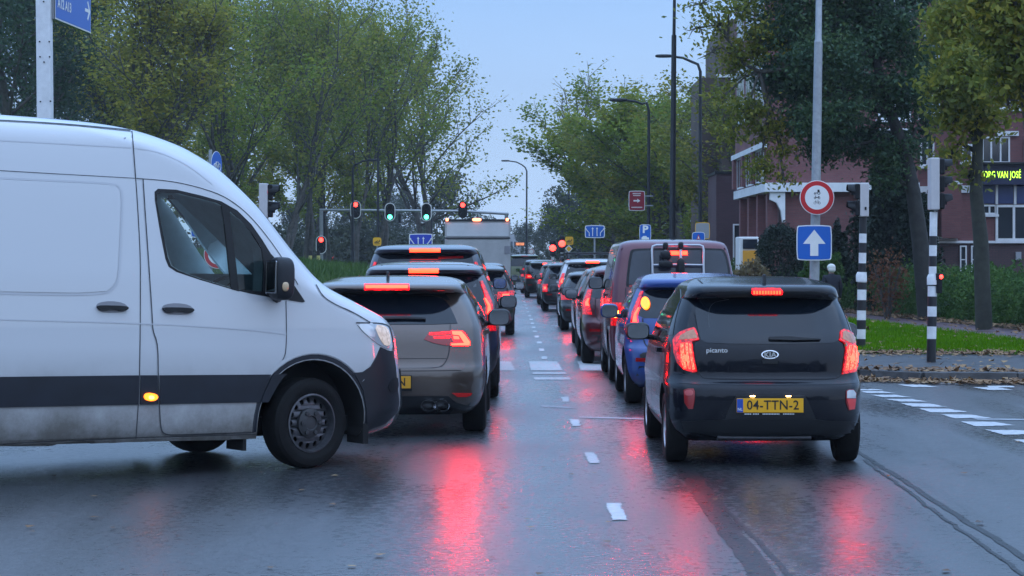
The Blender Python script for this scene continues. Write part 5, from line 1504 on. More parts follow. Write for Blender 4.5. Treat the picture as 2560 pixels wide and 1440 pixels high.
# ------------------------------------------------------------------ the other cars of the two queues
def queue_car(name, label, cat, px, d, table, color, scale=(1, 1, 1), lamp='tall', wheel_r=.32, res=.8, rear_glass=True, plate=None, hi=None, lit=True, metal=.0, wet=.1, glass=None, mirrors=True, group=None, yaw=0.0, nexp=4.2, core=None, dirty=.25):
    pm = paint('paint ' + label, color, metal=metal, rough=.28, wet=wet, dirty=dirty)
    T = np.array(table); w = T[:, 1].max() * scale[0]; L = T[:, 4].max() * scale[1]; hh = T[-1, 0] * scale[2]
    yr_w, yf_w = L * .175, L * .81
    ws_ = [(w - .02, yr_w, wheel_r), (-w + .02, yr_w, wheel_r), (w - .02, yf_w, wheel_r), (-w + .02, yf_w, wheel_r)]
    c = Car(name, label, cat, ((px - CX) / F * d, d, 0), yaw, table, pm, nexp=nexp, res=res, wheels=ws_, scale=scale, group=group)
    i_ = int(np.argmax(-np.diff(c.T[:, 2])[len(c.T) // 2:-4])) + len(c.T) // 2
    lip = c.T[i_ + 1, 0]; has_lip = c.T[i_, 2] - c.T[i_ + 1, 2] > .05
    belt = hh * .66; top = (c.T[i_, 0] - .012) if has_lip else hh * .90
    def half(z): return float(pchip(c.T[:, 0], c.T[:, 1], np.array([z]))[0])
    if rear_glass:
        a, b = half(belt) * .84, half(top) * .86
        c.patch('rear_window', [(-a, belt + .03), (-a * .9, belt), (a * .9, belt), (a, belt + .03), (b, top - .02), (b * .92, top), (-b * .92, top), (-b, top - .02)], glass or REAR_GLASS, how='rear', off=.005, step=.09)
    if hi is None: hi = (.17, .015)
    if hi:
        zt = lip + .012 if has_lip else top + .03
        c.patch('high_brake_light', [(-hi[0], zt), (hi[0], zt), (hi[0], zt + hi[1] * 2), (-hi[0], zt + hi[1] * 2)], RED_BAR if lit else RED_LENS, how='rear', off=.014, step=.018)
    for sg in (-1, 1):
        if lamp == 'tall': poly = [(.80, .50), (.955, .50), (.97, .62), (.93, .75), (.86, .75), (.86, .62)]
        elif lamp == 'slim': poly = [(.82, .50), (.94, .50), (.93, .70), (.90, .86), (.86, .86), (.87, .68)]
        elif lamp == 'low': poly = [(.80, .40), (.955, .40), (.955, .56), (.80, .56)]
        else: poly = [(.58, .53), (.955, .52), (.965, .64), (.60, .62)]
        pl = []
        for (u, v) in poly:
            z = v * hh; pl.append((sg * u * half(z), z))
        t = c.patch('tail_light', pl, RED_SOFT if lit else RED_LENS, how='rear', off=.012, step=.05)
        if lit:
            cx_ = sum(p[0] for p in pl) / len(pl); cz_ = sum(p[1] for p in pl) / len(pl)
            s2 = [(cx_ + (p[0] - cx_) * .42, cz_ + (p[1] - cz_) * .30) for p in pl]
            c.patch('bulb', s2, core or RED_CORE, how='rear', off=.017, step=.08, parent=t)
    wz = hh * .30
    c.patch('bumper_valance', [(-w * .86, .24 * hh / 1.48), (w * .86, .24 * hh / 1.48), (w * .80, wz), (-w * .80, wz)], lower, how='rear', off=.005, step=.15)
    c.patch('reflector', [(-w * .84, wz + .05), (-w * .66, wz + .05), (-w * .66, wz + .09), (-w * .84, wz + .09)], RED_LENS, how='rear', off=.008, mirror=True)
    c.strip('shut_line', [(-w * .74, belt), (-w * .74, hh * .46), (-w * .60, hh * .425), (w * .60, hh * .425), (w * .74, hh * .46), (w * .74, belt)], .012, SEAM, how='rear', off=.003)
    if plate is not False:
        c.plate(0, hh * .36, plate, off=.016, size=.10)
    sg_ = [(L * .14, belt), (L * .20, top - .06), (L * .30, top), (L * .52, top), (L * .70, belt + .02), (L * .5, belt - .03)]
    c.patch('side_window', sg_, DARK_GLASS, how='left', off=.004, step=.2, mirror=True)
    for yy in (L * .27, L * .50, L * .72):
        c.strip('shut_line', [(yy, hh * .22), (yy, belt - .03)], .013, SEAM, how='left', it=0, mirror=True)
    c.patch('door_handle', [(L * .32, belt - .12), (L * .37, belt - .118), (L * .37, belt - .085), (L * .32, belt - .087)], pm, how='left', off=.03, mirror=True)
    for (x, y, r) in ws_:
        c.wheel(x, y, wheel_r, .20)
    if mirrors:
        for sg in (-1, 1): c.side_mirror(sg * (w + .09), L * .575, belt + .04, (.105, .085, .085), housing=pm if mirrors == 'paint' else None)
    c.patch('windscreen', [(-half(belt) * .8, belt + .03), (half(belt) * .8, belt + .03), (half(top) * .8, top), (-half(top) * .8, top)], DARK_GLASS, how='front', off=.004, step=.2)
    MB().box((0, L / 2, .25), (w * 1.5, L * .8, .06)).build('underbody', ARCH, c.root, local=True)
    return c


# left-hand queue
suv = queue_car('estate_car', 'dark car with a pale roof and slanted tail lights, just ahead of the taupe hatchback', 'car', 1058, 25.9, T_SUV, (.02, .02, .028), scale=(.95, .92, .975), lamp='slim', res=1.0, metal=.3, plate='')
z4 = lambda pts: zc(pts, 780, 420, 4)
suv.patch('roof_panel', [(-.56, .55), (.56, .55), (.56, 1.9), (-.56, 1.9)], paint('silver roof', (.42, .43, .46), metal=.3, rough=.25, wet=.1), how='top', off=.004, step=.15)
for sx in (-.5, .5):
    suv.strip('roof_joint', [(sx, .5), (sx, 1.9)], .02, SEAM, how='top', off=.006, it=0)
mpv = queue_car('minivan', 'tall dark navy minivan whose roof shows above the cars of the left lane', 'van', 1062, 31.3, T_MPV, (.012, .016, .035), scale=(1, 1, 1.0), lamp='slim', wheel_r=.33, res=1.0, plate='', hi=(.21, .015), nexp=5, metal=.2)
mpv.patch('rear_wiper', [(.18, 1.60), (.52, 1.615), (.52, 1.64), (.18, 1.63)], RED_LENS, how='rear', off=.02)
hidden = queue_car('estate_car', 'black car showing only its lit right edge between minivan and box truck', 'car', 1180, 47.0, T_HATCH, (.012, .012, .014), lamp='wide', res=.6, plate='')
dark6 = queue_car('estate_car', 'dark car with one bright tail light just below the box truck', 'car', 1200, 65.0, T_HATCH, (.015, .013, .014), lamp='tall', res=.6, plate='')
# right-hand queue
blue = queue_car('compact_car', 'small blue car with a round amber indicator, between black hatchback and maroon van', 'car', 1745, 25.0, T_SMALL, (.018, .06, .24), scale=(1.0, .96, .985), lamp='slim', wheel_r=.285, res=1.1, plate='', wet=.15, mirrors='paint')
b_ = lambda pts: zc(pts, 1380, 560, 2.3226)
lens = blue.patch('indicator', [(1615.5 + 10 * math.cos(a), 760 + 15 * math.sin(a)) for a in np.linspace(0, 2 * math.pi, 20, endpoint=False)], AMBER_LENS, off=.03, step=6)
blue.patch('bulb', [(1616 + 5.5 * math.cos(a), 761 + 9 * math.sin(a)) for a in np.linspace(0, 2 * math.pi, 16, endpoint=False)], mat('lit amber soft', (.6, .2, .02), .3, emit=(1, .20, .02), estr=3), off=.034, step=6, parent=lens)
blue.patch('fog_recess', [(1598, 882), (1640, 880), (1660, 900), (1655, 918), (1625, 915), (1604, 902)], lower, off=.006, rnd=1)
maroon = queue_car('camper_van', 'tall maroon van with a bicycle rack folded against its rear window', 'van', 1686, 29.4, T_BUS, (.10, .006, .022), scale=(.97, .82, .985), lamp='low', wheel_r=.31, res=1.1, rear_glass=False, plate=False, hi=False, nexp=7, metal=.2, core=AMBER_CORE, wet=.2)
m4 = lambda pts: zc(pts, 1240, 500, 4)
maroon.patch('window_seal', m4([(1335, 520), (1370, 488), (1600, 482), (2240, 482), (2290, 505), (2330, 640), (2350, 800), (1310, 880), (1298, 840)]), BLACK_PLASTIC, off=.004, rnd=1)
maroon.patch('rear_window', m4([(1362, 530), (1390, 508), (1600, 502), (2230, 502), (2270, 520), (2306, 640), (2322, 790), (1340, 850), (1322, 830)]), mat('camper glass', (.035, .042, .055), .06, spec=.5), off=.007, rnd=1)
hb = maroon.patch('high_brake_light', m4([(1728, 516), (1912, 516), (1914, 550), (1728, 550)]), RED_BAR, off=.03, step=6)
mb = None
rk = lambda x, y, o=.10: (lambda q: q[0] + Vector((0, -o, 0)))(maroon.hit((1240 + x / 4, 500 + y / 4), 'cam'))
ALU = mat('rack tube', (.42, .43, .46), .35, metal=.6)
rack = thing('bicycle_rack', 'folded silver bicycle rack hanging on the back of the maroon van', 'bicycle rack', maroon.root.location + Vector((0, -.05, 1.3)))
def rkw(x, y, o=.09): return maroon.M @ rk(x, y, o)
loop = [rkw(1562, 775), rkw(1560, 640), rkw(1555, 500), rkw(1562, 465), rkw(1600, 452), rkw(1800, 450), rkw(2030, 452), rkw(2062, 465), rkw(2070, 500), rkw(2068, 640), rkw(2072, 775)]
MB().tube(loop, .016, 8).build('tube', ALU, rack, smooth=True)
MB().tube([rkw(1562, 650), rkw(1800, 646), rkw(2068, 650)], .014, 8).build('tube', ALU, rack, smooth=True)
MB().tube([rkw(1842, 452), rkw(1842, 640)], .019, 8).build('tube', ALU, rack, smooth=True)
MB().tube([rkw(1690, 452), rkw(1690, 640)], .020, 8).build('tube', ALU, rack, smooth=True)
MB().ball(rkw(1690, 550, .13), (.07, .05, .06), .6).ball(rkw(1690, 640, .13), (.09, .05, .05), .6).ball(rkw(1842, 680, .12), (.05, .05, .13), .6).ball(rkw(1690, 462, .10), (.035, .03, .05), .6).ball(rkw(1842, 458, .10), (.035, .03, .05), .6).build('clamp', BLACK_PLASTIC, rack, smooth=True)
maroon.patch('sticker', m4([(1332, 852), (1366, 850), (1366, 872), (1332, 874)]), RED_LENS, off=.012)
maroon.patch('sticker', m4([(1368, 850), (1404, 850), (1404, 872), (1368, 872)]), WHITE_PLASTIC, off=.012)
maroon.strip('gutter', [(.2, 1.74), (3.0, 1.76)], .03, BLACK_PLASTIC, how='left', off=.01, it=0, mirror=True)
darkred = queue_car('estate_car', 'dark red car with a glaring left tail light, directly ahead of the maroon van', 'car', 1592, 34.4, T_HATCH, (.09, .010, .016), scale=(.93, .95, 1.04), lamp='tall', res=.9, plate='', mirrors=True, metal=.3, dirty=.1)
carA = queue_car('estate_car', 'dark grey car squeezed between the dark red car and the white car with roof rack', 'car', 1560, 39.9, T_HATCH, (.03, .028, .032), scale=(.95, .9, 1.0), lamp='tall', res=.7, plate='', metal=.3)
carB = queue_car('estate_car', 'charcoal car just behind the white car with roof rack', 'car', 1502, 50.0, T_HATCH, (.022, .022, .026), scale=(1, .95, .90), lamp='wide', res=.6, plate='')
white = queue_car('people_carrier', 'white car with black roof bars in the right-hand queue', 'car', 1482, 60.5, T_SUV, (.62, .63, .66), scale=(1.0, 1, .98), lamp='tall', res=.7, plate='', wet=.03, core=RED_FAR)
for sx in (-.62, .62):
    MB().tube([(sx, .4, 1.58), (sx, .5, 1.68), (sx, 2.2, 1.70), (sx, 2.3, 1.62)], .025, 6).build('roof_rail', BLACK_PLASTIC, white.root, smooth=True, local=True)
for yy in (.8, 1.9):
    MB().tube([(-.72, yy, 1.72), (.72, yy, 1.72)], .03, 6).build('roof_bar', BLACK_PLASTIC, white.root, smooth=True, local=True)
carC = queue_car('estate_car', 'black hatchback with square lit tail lights ahead of the white car', 'car', 1430, 67.5, T_HATCH, (.012, .014, .02), lamp='low', res=.6, plate='', core=RED_FAR)
carC2 = queue_car('estate_car', 'grey green car glimpsed past the black hatchback with square tail lights', 'car', 1406, 77.0, T_HATCH, (.035, .045, .04), scale=(.95, .9, .97), lamp='tall', res=.5, plate='', core=RED_FAR)
carD = queue_car('estate_car', 'dark estate car with a wide lit red bar, far along the right queue', 'car', 1368, 90.0, T_HATCH, (.02, .024, .022), lamp='wide', res=.5, plate='', core=RED_FAR)
carE = queue_car('minivan', 'far greenish van with a yellow number plate at the head of the right queue', 'van', 1312, 112.0, T_MPV, (.10, .12, .05), scale=(1, 1, .95), lamp='tall', res=.5, plate='', core=RED_FAR, nexp=5, lit=False)

carF = queue_car('estate_car', 'dark car tucked between the far estate car and the far greenish van', 'car', 1350, 101.0, T_SMALL, (.02, .02, .025), scale=(1.1, 1.1, 1.0), lamp='tall', res=.5, plate='', core=RED_FAR)
# box truck at the head of the left lane
TD = 84.0; ppm = F / TD
truck = thing('box_truck', 'pale grey box truck with amber marker lights, seen above the left lane queue', 'truck', ((1194 - CX) / F * TD, TD, 0))
TG = mat('truck box', (.52, .53, .54), .5, var=.08, vscale=1.5); TG2 = mat('truck shutter', (.36, .36, .36), .5, var=.12, vscale=2)
hw = 82 / ppm; ztop = H + (HY - 549) / ppm; zb = H - (705 - HY) / ppm
MB().box((0, 3.0, (ztop + zb) / 2), (2 * hw, 6.0, ztop - zb)).build('cargo_box', TG, truck, local=True, bevel=.04)
zs = H + (HY - 594) / ppm
MB().box((0, -.02, (ztop + zs) / 2 - .05), (2 * hw - .12, .04, ztop - zs - .18)).build('roof_flap', TG, truck, local=True, bevel=.01)
MB().box((0, -.03, zs - .02), (2 * hw, .06, .05)).build('rain_gutter', TRIM, truck, local=True)
MB().box((0, -.02, (zs + zb) / 2 - .05), (2 * hw - .1, .04, zs - zb - .12)).build('tail_lift', TG2, truck, local=True, bevel=.01)
for sx in (-hw + .035, hw - .035):
    MB().box((sx, -.03, (ztop + zb) / 2), (.06, .05, ztop - zb)).build('corner_post', TG2, truck, local=True)
MB().box((0, -.03, ztop - .02), (2 * hw, .07, .07)).build('top_rail', TRIM, truck, local=True)
for px_, w_ in ((1118, .07), (1192, .22), (1268, .07)):
    MB().ball(((px_ - 1194) / ppm, -.08, ztop - .005), (w_ * .75, .05, .055), .6, 14, 8).build('marker_light', mat('lit marker light', (.6, .2, .05), .3, emit=(1, .22, .10), estr=6), truck, smooth=True, local=True)
MB().box(((1268 - 1194) / ppm, -.05, H + (HY - 625) / ppm), (.20, .02, .30)).build('emblem_plate', mat('grey shield', (.2, .2, .22), .4), truck, local=True, bevel=.008)
for sx in (-hw + .1, hw - .1):
    for yy in (1.6, 5.6):
        mb = MB().lathe([(.2, -.12), (.40, -.13), (.42, 0), (.40, .13), (.2, .12)], (sx, yy, .42), 'X', 24); mb.build('wheel', RUBBER, truck, smooth=True, local=True)
MB().box((0, 3.0, .6), (1.2, 5.6, .2)).build('chassis', ARCH, truck, local=True)
MB().box((0, -.02, .72), (2 * hw - .1, .08, .14)).build('rear_bumper', TRIM, truck, local=True)
for sx in (-hw + .25, hw - .25):
    MB().box((sx, -.07, .72), (.3, .03, .11)).build('tail_light', RED_GLOW, truck, local=True)
MB().box((0, 6.9, 1.35), (2.1, 1.7, 1.7)).build('cab', TG, truck, local=True, bevel=.15)
# ------------------------------------------------------------------ buildings
def brick_mat(name, c1, c2, mortar, scale=1.0):
    m = bpy.data.materials.new(name); m.use_nodes = True
    t = m.node_tree; b = t.nodes['Principled BSDF']
    tc = t.nodes.new('ShaderNodeTexCoord'); sp = t.nodes.new('ShaderNodeSeparateXYZ'); t.links.new(tc.outputs['Object'], sp.inputs[0])
    ad = t.nodes.new('ShaderNodeMath'); t.links.new(sp.outputs['X'], ad.inputs[0]); t.links.new(sp.outputs['Y'], ad.inputs[1])
    cb = t.nodes.new('ShaderNodeCombineXYZ'); t.links.new(ad.outputs[0], cb.inputs['X']); t.links.new(sp.outputs['Z'], cb.inputs['Y'])
    br = t.nodes.new('ShaderNodeTexBrick'); br.inputs['Scale'].default_value = 1.0
    br.inputs['Brick Width'].default_value = .22; br.inputs['Row Height'].default_value = .066; br.inputs['Mortar Size'].default_value = .008
    br.inputs['Color1'].default_value = (*c1, 1); br.inputs['Color2'].default_value = (*c2, 1); br.inputs['Mortar'].default_value = (*mortar, 1)
    t.links.new(cb.outputs[0], br.inputs['Vector'])
    n = t.nodes.new('ShaderNodeTexNoise'); n.inputs['Scale'].default_value = .6; n.inputs['Detail'].default_value = 6; t.links.new(tc.outputs['Object'], n.inputs['Vector'])
    mr = t.nodes.new('ShaderNodeMapRange'); mr.inputs['From Min'].default_value = .3; mr.inputs['From Max'].default_value = .7; mr.inputs['To Min'].default_value = .78; mr.inputs['To Max'].default_value = 1.15
    t.links.new(n.outputs['Fac'], mr.inputs['Value'])
    vm = t.nodes.new('ShaderNodeVectorMath'); vm.operation = 'SCALE'; t.links.new(br.outputs['Color'], vm.inputs[0]); t.links.new(mr.outputs[0], vm.inputs['Scale'])
    t.links.new(vm.outputs[0], b.inputs['Base Color']); b.inputs['Roughness'].default_value = .75
    bp = t.nodes.new('ShaderNodeBump'); bp.inputs['Strength'].default_value = .4; bp.inputs['Distance'].default_value = .01; t.links.new(br.outputs['Fac'], bp.inputs['Height']); bp.invert = True
    t.links.new(bp.outputs[0], b.inputs['Normal'])
    return m


BRICK = brick_mat('maroon brick', (.17, .060, .062), (.21, .075, .075), (.14, .08, .08))
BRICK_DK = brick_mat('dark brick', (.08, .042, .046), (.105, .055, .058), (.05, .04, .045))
TOWER_BRICK = brick_mat('brown brick', (.11, .075, .068), (.14, .095, .08), (.11, .09, .085))
WHITE_WOOD = mat('white woodwork', (.70, .72, .74), .5, var=.1, vscale=3)
WGLASS = mat('window pane', (.018, .024, .034), .06, spec=.8)
BLUE_PANEL = mat('blue panel', (.012, .03, .13), .4)


def window(parent, o, right, w, h, nx=2, ny=1, frame=.06, depth=.08, sill=True, pane=WGLASS):
    """framed window; o is the lower left corner on the wall, `right` runs along the wall"""
    o = Vector(o); r = Vector(right).normalized(); u = Vector((0, 0, 1)); n = r.cross(u)
    def bar(x0, x1, z0, z1, d0, d1):
        mb.prism([(x0, z0), (x1, z0), (x1, z1), (x0, z1)], lambda a, b: o + r * a + u * b + n * d1, lambda a, b: o + r * a + u * b + n * d0)
    mb = MB()
    bar(0, frame, 0, h, -.02, depth); bar(w - frame, w, 0, h, -.02, depth); bar(frame, w - frame, 0, frame, -.02, depth); bar(frame, w - frame, h - frame, h, -.02, depth)
    for i in range(1, nx):
        x = w * i / nx; bar(x - frame * .5, x + frame * .5, frame, h - frame, -.02, depth * .8)
    for j in range(1, ny):
        z = h * j / ny; bar(frame, w - frame, z - frame * .4, z + frame * .4, -.02, depth * .7)
    if sill: bar(-.08, w + .08, -.09, -.002, -.02, depth + .06)
    wd = mb.build('window', WHITE_WOOD, parent)
    mb = MB(); bar(frame * .6, w - frame * .6, frame * .6, h - frame * .6, -.01, .02); mb.build('pane', pane, wd)
    return wd


bw = thing('apartment_building', 'maroon brick block with white bands and recessed ground floor behind the dark tree', 'building', (8.47, 76, 0))
p76 = F / 76
MB().box((11.0, 81.25, 10.05), (5.06, 10.5, 11.9)).build('wall', BRICK, bw)
MB().box((11.25, 81.35, 1.9), (4.5, 10.1, 3.9)).build('wall', BRICK, bw, )
# recessed brick piers under the overhang
for y in (76.6, 79.6, 82.6, 85.6):
    MB().box((8.72, y, 1.9), (.34, .5, 3.8)).build('pier', BRICK, bw)
MB().box((10.985, 81.2, 3.94), (5.15, 10.7, .30)).build('white_band', WHITE_WOOD, bw)
mb = MB().prism([(0, 0), (.5, 0), (.5, -1.0), (.42, -1.0), (.36, -.62), (.22, -.36), (0, -.25)], lambda a, b: Vector((8.60 + a, 75.95, 3.78 + b)), lambda a, b: Vector((8.60 + a, 76.25, 3.78 + b)))
mb.build('bracket', WHITE_WOOD, bw)
for z in (5.35, 8.35, 11.35):
    MB().box((8.40, 81.25, z), (.16, 10.8, .18)).build('white_band', WHITE_WOOD, bw)
for fl, (z0, h_) in enumerate(((4.14, 1.14), (6.6, 1.6), (9.6, 1.6), (12.6, 1.6))):
    for i in range(3):
        y = 76.5 + i * 3.3
        window(bw, (8.47, y + 2.5, z0), (0, -1, 0), 2.4, h_, nx=3, depth=.03, sill=(fl > 0))
        if fl == 0:
            MB().box((8.39, y + 2.86, z0 + .57), (.16, .5, 1.1)).build('spandrel', BRICK, bw)
for (x, z0) in ((12.2, 6.2), (12.2, 9.2), (12.2, 4.6)):
    window(bw, (x, 76, z0), (1, 0, 0), 1.1, 1.3, nx=2)


wing = thing('apartment_building', 'right hand brick wing with white window frames and a lit green shop name', 'building', (16, 84, 0))
D2 = 84
def w2(x, y): return W(x, y, D2)
zz = lambda y: H + (HY - y) / F * D2
xx = lambda x: (x - CX) / F * D2
MB().box(((xx(2138) + xx(2760)) / 2, D2 + 6, (zz(606) + 17) / 2), (xx(2760) - xx(2138), 12, 17 - zz(606))).build('wall', BRICK, wing)
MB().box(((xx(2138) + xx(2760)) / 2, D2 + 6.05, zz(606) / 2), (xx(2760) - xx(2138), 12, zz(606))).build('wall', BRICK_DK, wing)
for (x0, x1, y0, y1, dd) in ((2138, 2342, 466, 484, .12), (2388, 2430, 464, 482, .12), (2340, 2760, 602, 608, .10), (2338, 2392, 592, 601, .16), (2488, 2545, 328, 340, .14), (2122, 2146, 592, 601, .14), (2400, 2440, 150, 160, .12), (2270, 2345, 292, 300, .1), (2500, 2760, 185, 196, .12)):
    MB().box(((xx(x0) + xx(x1)) / 2, D2 - dd / 2, (zz(y0) + zz(y1)) / 2), (xx(x1) - xx(x0), dd, zz(y0) - zz(y1))).build('white_band', WHITE_WOOD, wing)
MB().box(((xx(2345) + xx(2394)) / 2, D2 - .35, (zz(462) + zz(596)) / 2), (xx(2394) - xx(2345), .7, zz(462) - zz(596))).build('bay', BRICK, wing)
MB().box(((xx(2345) + xx(2394)) / 2, D2 - .36, zz(458)), (xx(2396) - xx(2343), .76, .12)).build('white_band', WHITE_WOOD, wing)
for (x0, x1, y0, y1, nx, ny) in ((2454, 2524, 342, 408, 3, 1), (2456, 2490, 512, 536, 2, 1), (2310, 2350, 235, 285, 2, 1), (2300, 2335, 345, 415, 2, 1), (2405, 2430, 360, 405, 1, 1), (2500, 2545, 225, 272, 2, 1), (2560, 2640, 342, 408, 3, 1), (2160, 2200, 345, 375, 2, 1), (2180, 2230, 235, 285, 2, 1), (2400, 2440, 225, 280, 2, 1),
                                 (2120, 2150, 500, 560, 1, 1), (2310, 2338, 495, 590, 1, 2), (2200, 2250, 500, 580, 2, 1), (2454, 2524, 90, 150, 3, 1), (2310, 2350, 80, 140, 2, 1)):
    window(wing, (xx(x0), D2, zz(y1)), (1, 0, 0), xx(x1) - xx(x0), zz(y0) - zz(y1), nx, ny)
# glazed shop front and door leaves
window(wing, (xx(2488), D2, zz(602)), (1, 0, 0), xx(2580) - xx(2488), zz(512) - zz(602), 2, 1, frame=.09, sill=False)
for (x0, x1) in ((2454, 2486), (2494, 2532), (2541, 2580)):
    MB().box(((xx(x0) + xx(x1)) / 2, D2 - .05, (zz(460) + zz(509)) / 2), (xx(x1) - xx(x0), .1, zz(460) - zz(509))).build('blue_panel', BLUE_PANEL, wing)
for x in (2490, 2536):
    MB().box((xx(x), D2 - .07, (zz(460) + zz(511)) / 2), (.09, .14, zz(460) - zz(511))).build('mullion', WHITE_WOOD, wing)
for (x0, x1) in ((2399, 2416), (2427, 2441)):
    window(wing, (xx(x0), D2, zz(684)), (1, 0, 0), xx(x1) - xx(x0), zz(614) - zz(684), 1, 2, frame=.05, sill=False)
window(wing, (xx(2290), D2, zz(690)), (1, 0, 0), xx(2310) - xx(2290), zz(614) - zz(690), 1, 3, frame=.05, sill=False)
MB().box((xx(2545), D2 - .05, zz(640)), (.20, .1, .30)).build('wall_box', mat('grey box', (.3, .32, .35), .5), wing)
MB().box((xx(2502), D2 - .30, zz(437)), (xx(2562) - xx(2440), .6, zz(412) - zz(463))).build('sign_fascia', mat('dark blue fascia', (.006, .012, .06), .4), wing)
SHOPG = mat('lit green letters', (.3, .6, .05), .4, emit=(.50, 1, .05), estr=2.6)
tv, _ = text_tris('ZORG VAN JOSÉ', .36, .002, 1.06); tw = max(p.x for p in tv) - min(p.x for p in tv)
text_on('lettering', 'ZORG VAN JOSÉ', .36, (xx(2543) - .745, D2 - .61, zz(439)), (1, 0, 0), (0, 0, 1), SHOPG, wing, bold=.002, depth=.02, sx=1.49 / tw, spacing=1.06).build('lettering', SHOPG, wing)
MB().box((xx(2502), D2 - .5, zz(410)), (xx(2562) - xx(2440), 1.0, .06)).build('canopy', TRIM, wing)

tower = thing('apartment_tower', 'brown brick tower with a rounded top rising behind the mid distance trees', 'building', (12.0, 116, 0))
p116 = F / 114
def tz(y): return H + (HY - y) / F * 112
def tx(x): return (x - CX) / F * 112
MB().box(((tx(1806) + tx(1945)) / 2, 116, tz(215) / 2), (tx(1945) - tx(1806), 8, tz(215))).build('wall', TOWER_BRICK, tower)
mb = MB().prism([(tx(1798), tz(214)), (tx(1945), tz(214)), (tx(1945), tz(48)), (tx(1830), tz(48)), (tx(1812), tz(56)), (tx(1801), tz(80)), (tx(1798), tz(110))], lambda a, b: Vector((a, 111.9, b)), lambda a, b: Vector((a, 119.9, b)))
mb.build('wall', TOWER_BRICK, tower)
MB().box(((tx(1760) + tx(1806)) / 2 - .01, 117, tz(186) / 2), (tx(1806) - tx(1760), 6, tz(186))).build('wall', TOWER_BRICK, tower)
MB().box(((tx(1790) + tx(1880)) / 2, 111.86, tz(190)), (tx(1880) - tx(1790), .12, .16)).build('white_band', WHITE_WOOD, tower)
for (x0, x1, y0, y1) in ((1838, 1856, 200, 252), (1880, 1900, 180, 250), (1842, 1856, 290, 330), (1880, 1900, 290, 350), (1838, 1856, 120, 165), (1880, 1900, 110, 165), (1815, 1828, 230, 260)):
    window(tower, (tx(x0), 111.88 if y0 < 214 else 112, tz(y1)), (1, 0, 0), tx(x1) - tx(x0), tz(y0) - tz(y1), 1, 2)
annex = thing('annex', 'low dark maroon brick block at the left end of the apartment building', 'building', (9.2, 96, 0))
MB().box((9.25, 98, 2.55), (1.30, 4, 5.1)).build('wall', brick_mat('annex brick', (.075, .035, .045), (.09, .042, .052), (.07, .045, .05)), annex)
MB().box((9.25, 98, 5.16), (1.4, 4.1, .12)).build('coping', TRIM, annex)
window(annex, (9.30, 96, 1.0), (1, 0, 0), .5, 2.0, 1, 1, frame=.06)
cabin = thing('cabin', 'small white cabin with yellow panel between the maroon van and the clipped bush', 'cabin', (W(1872, 640, 70).x, 70, 0))
p70 = F / 70
cx0, cx1 = (1848 - CX) / p70, (1897 - CX) / p70
zc_ = lambda y: H + (HY - y) / p70
MB().box(((cx0 + cx1) / 2, 70.6, zc_(592) / 2), (cx1 - cx0, 1.2, zc_(592))).build('shell', WHITE_PLASTIC, cabin, bevel=.03)
MB().box(((cx0 + cx1) / 2 + .03, 69.98, (zc_(598) + zc_(622)) / 2), (cx1 - cx0 - .16, .05, zc_(598) - zc_(622))).build('window', WGLASS, cabin)
MB().box(((cx0 + cx1) / 2 + .03, 69.98, (zc_(626) + zc_(662)) / 2), (cx1 - cx0 - .16, .05, zc_(626) - zc_(662))).build('yellow_panel', mat('yellow panel', (.65, .30, .03), .5), cabin)
for i, (px_, w_, y_, d_) in enumerate(((972, 54, 488, 420), (1012, 40, 566, 430), (1288, 46, 585, 520), (905, 60, 560, 400))):
    p = F / d_; fb = thing('far_block', ['pale hazy tower block far behind the spreading tree', 'low pale block far behind the gantry', 'grey block at the vanishing end of the road', 'dim low block far behind the left trees'][i], 'building', ((px_ - CX) / p, d_, 0))
    z = H + (HY - y_) / p; w__ = w_ / p
    MB().box((0, 5, z / 2), (w__, 10, z)).build('wall', mat('far wall', (.30, .31, .33), .8, var=.1), fb, local=True)
    mb = MB()
    for a in range(5):
        for b in range(int(z / 2.9)):
            mb.box((-w__ / 2 + w__ * (a + .5) / 5, -.02, 1.4 + b * 2.9), (w__ / 5 * .6, .1, 1.3))
    mb.build('window_row', WGLASS, fb, local=True)

# ------------------------------------------------------------------ signs, masts, lamps, signals
GALV = mat('galvanised steel', (.34, .36, .38), .45, metal=.5, var=.15, vscale=12)
BLACK_POLE = mat('black mast paint', (.010, .013, .018), .5)
WHITE_MAST = mat('white mast paint', (.70, .71, .73), .5, var=.12, vscale=4)
SIGN_BLUE = mat('sign blue', (.01, .12, .50), .35)
SIGN_WHITE = mat('sign white', (.80, .80, .78), .35, var=.05)
SIGN_RED = mat('sign red', (.55, .015, .02), .35)
SIGN_YEL = mat('sign yellow', (.80, .42, .02), .35)
SIGN_BACK = mat('sign back', (.25, .26, .27), .5)
WINE = mat('wine red sign', (.28, .012, .03), .4)
XR, ZU = Vector((1, 0, 0)), Vector((0, 0, 1))


def circ(r, n=32, cx_=0, cy_=0): return [(cx_ + r * math.cos(2 * math.pi * i / n), cy_ + r * math.sin(2 * math.pi * i / n)) for i in range(n)]


def panel(parent, name, poly, c, material, right=XR, layer=0, thick=.004):
    """flat sign layer; every layer lies 4 mm before the last"""
    n = Vector(right).normalized().cross(ZU)
    mb = MB(); flat_poly(mb, poly, Vector(c) + n * (.02 + layer * .005), right, ZU, thick)
    return mb.build(name, material, parent)


def rect(w, h): return [(-w / 2, -h / 2), (w / 2, -h / 2), (w / 2, h / 2), (-w / 2, h / 2)]


def rrect(w, h, r=.03): return chaikin([(-w / 2, -h / 2 + r), (-w / 2 + r, -h / 2), (w / 2 - r, -h / 2), (w / 2, -h / 2 + r), (w / 2, h / 2 - r), (w / 2 - r, h / 2), (-w / 2 + r, h / 2), (-w / 2, h / 2 - r)], 1)


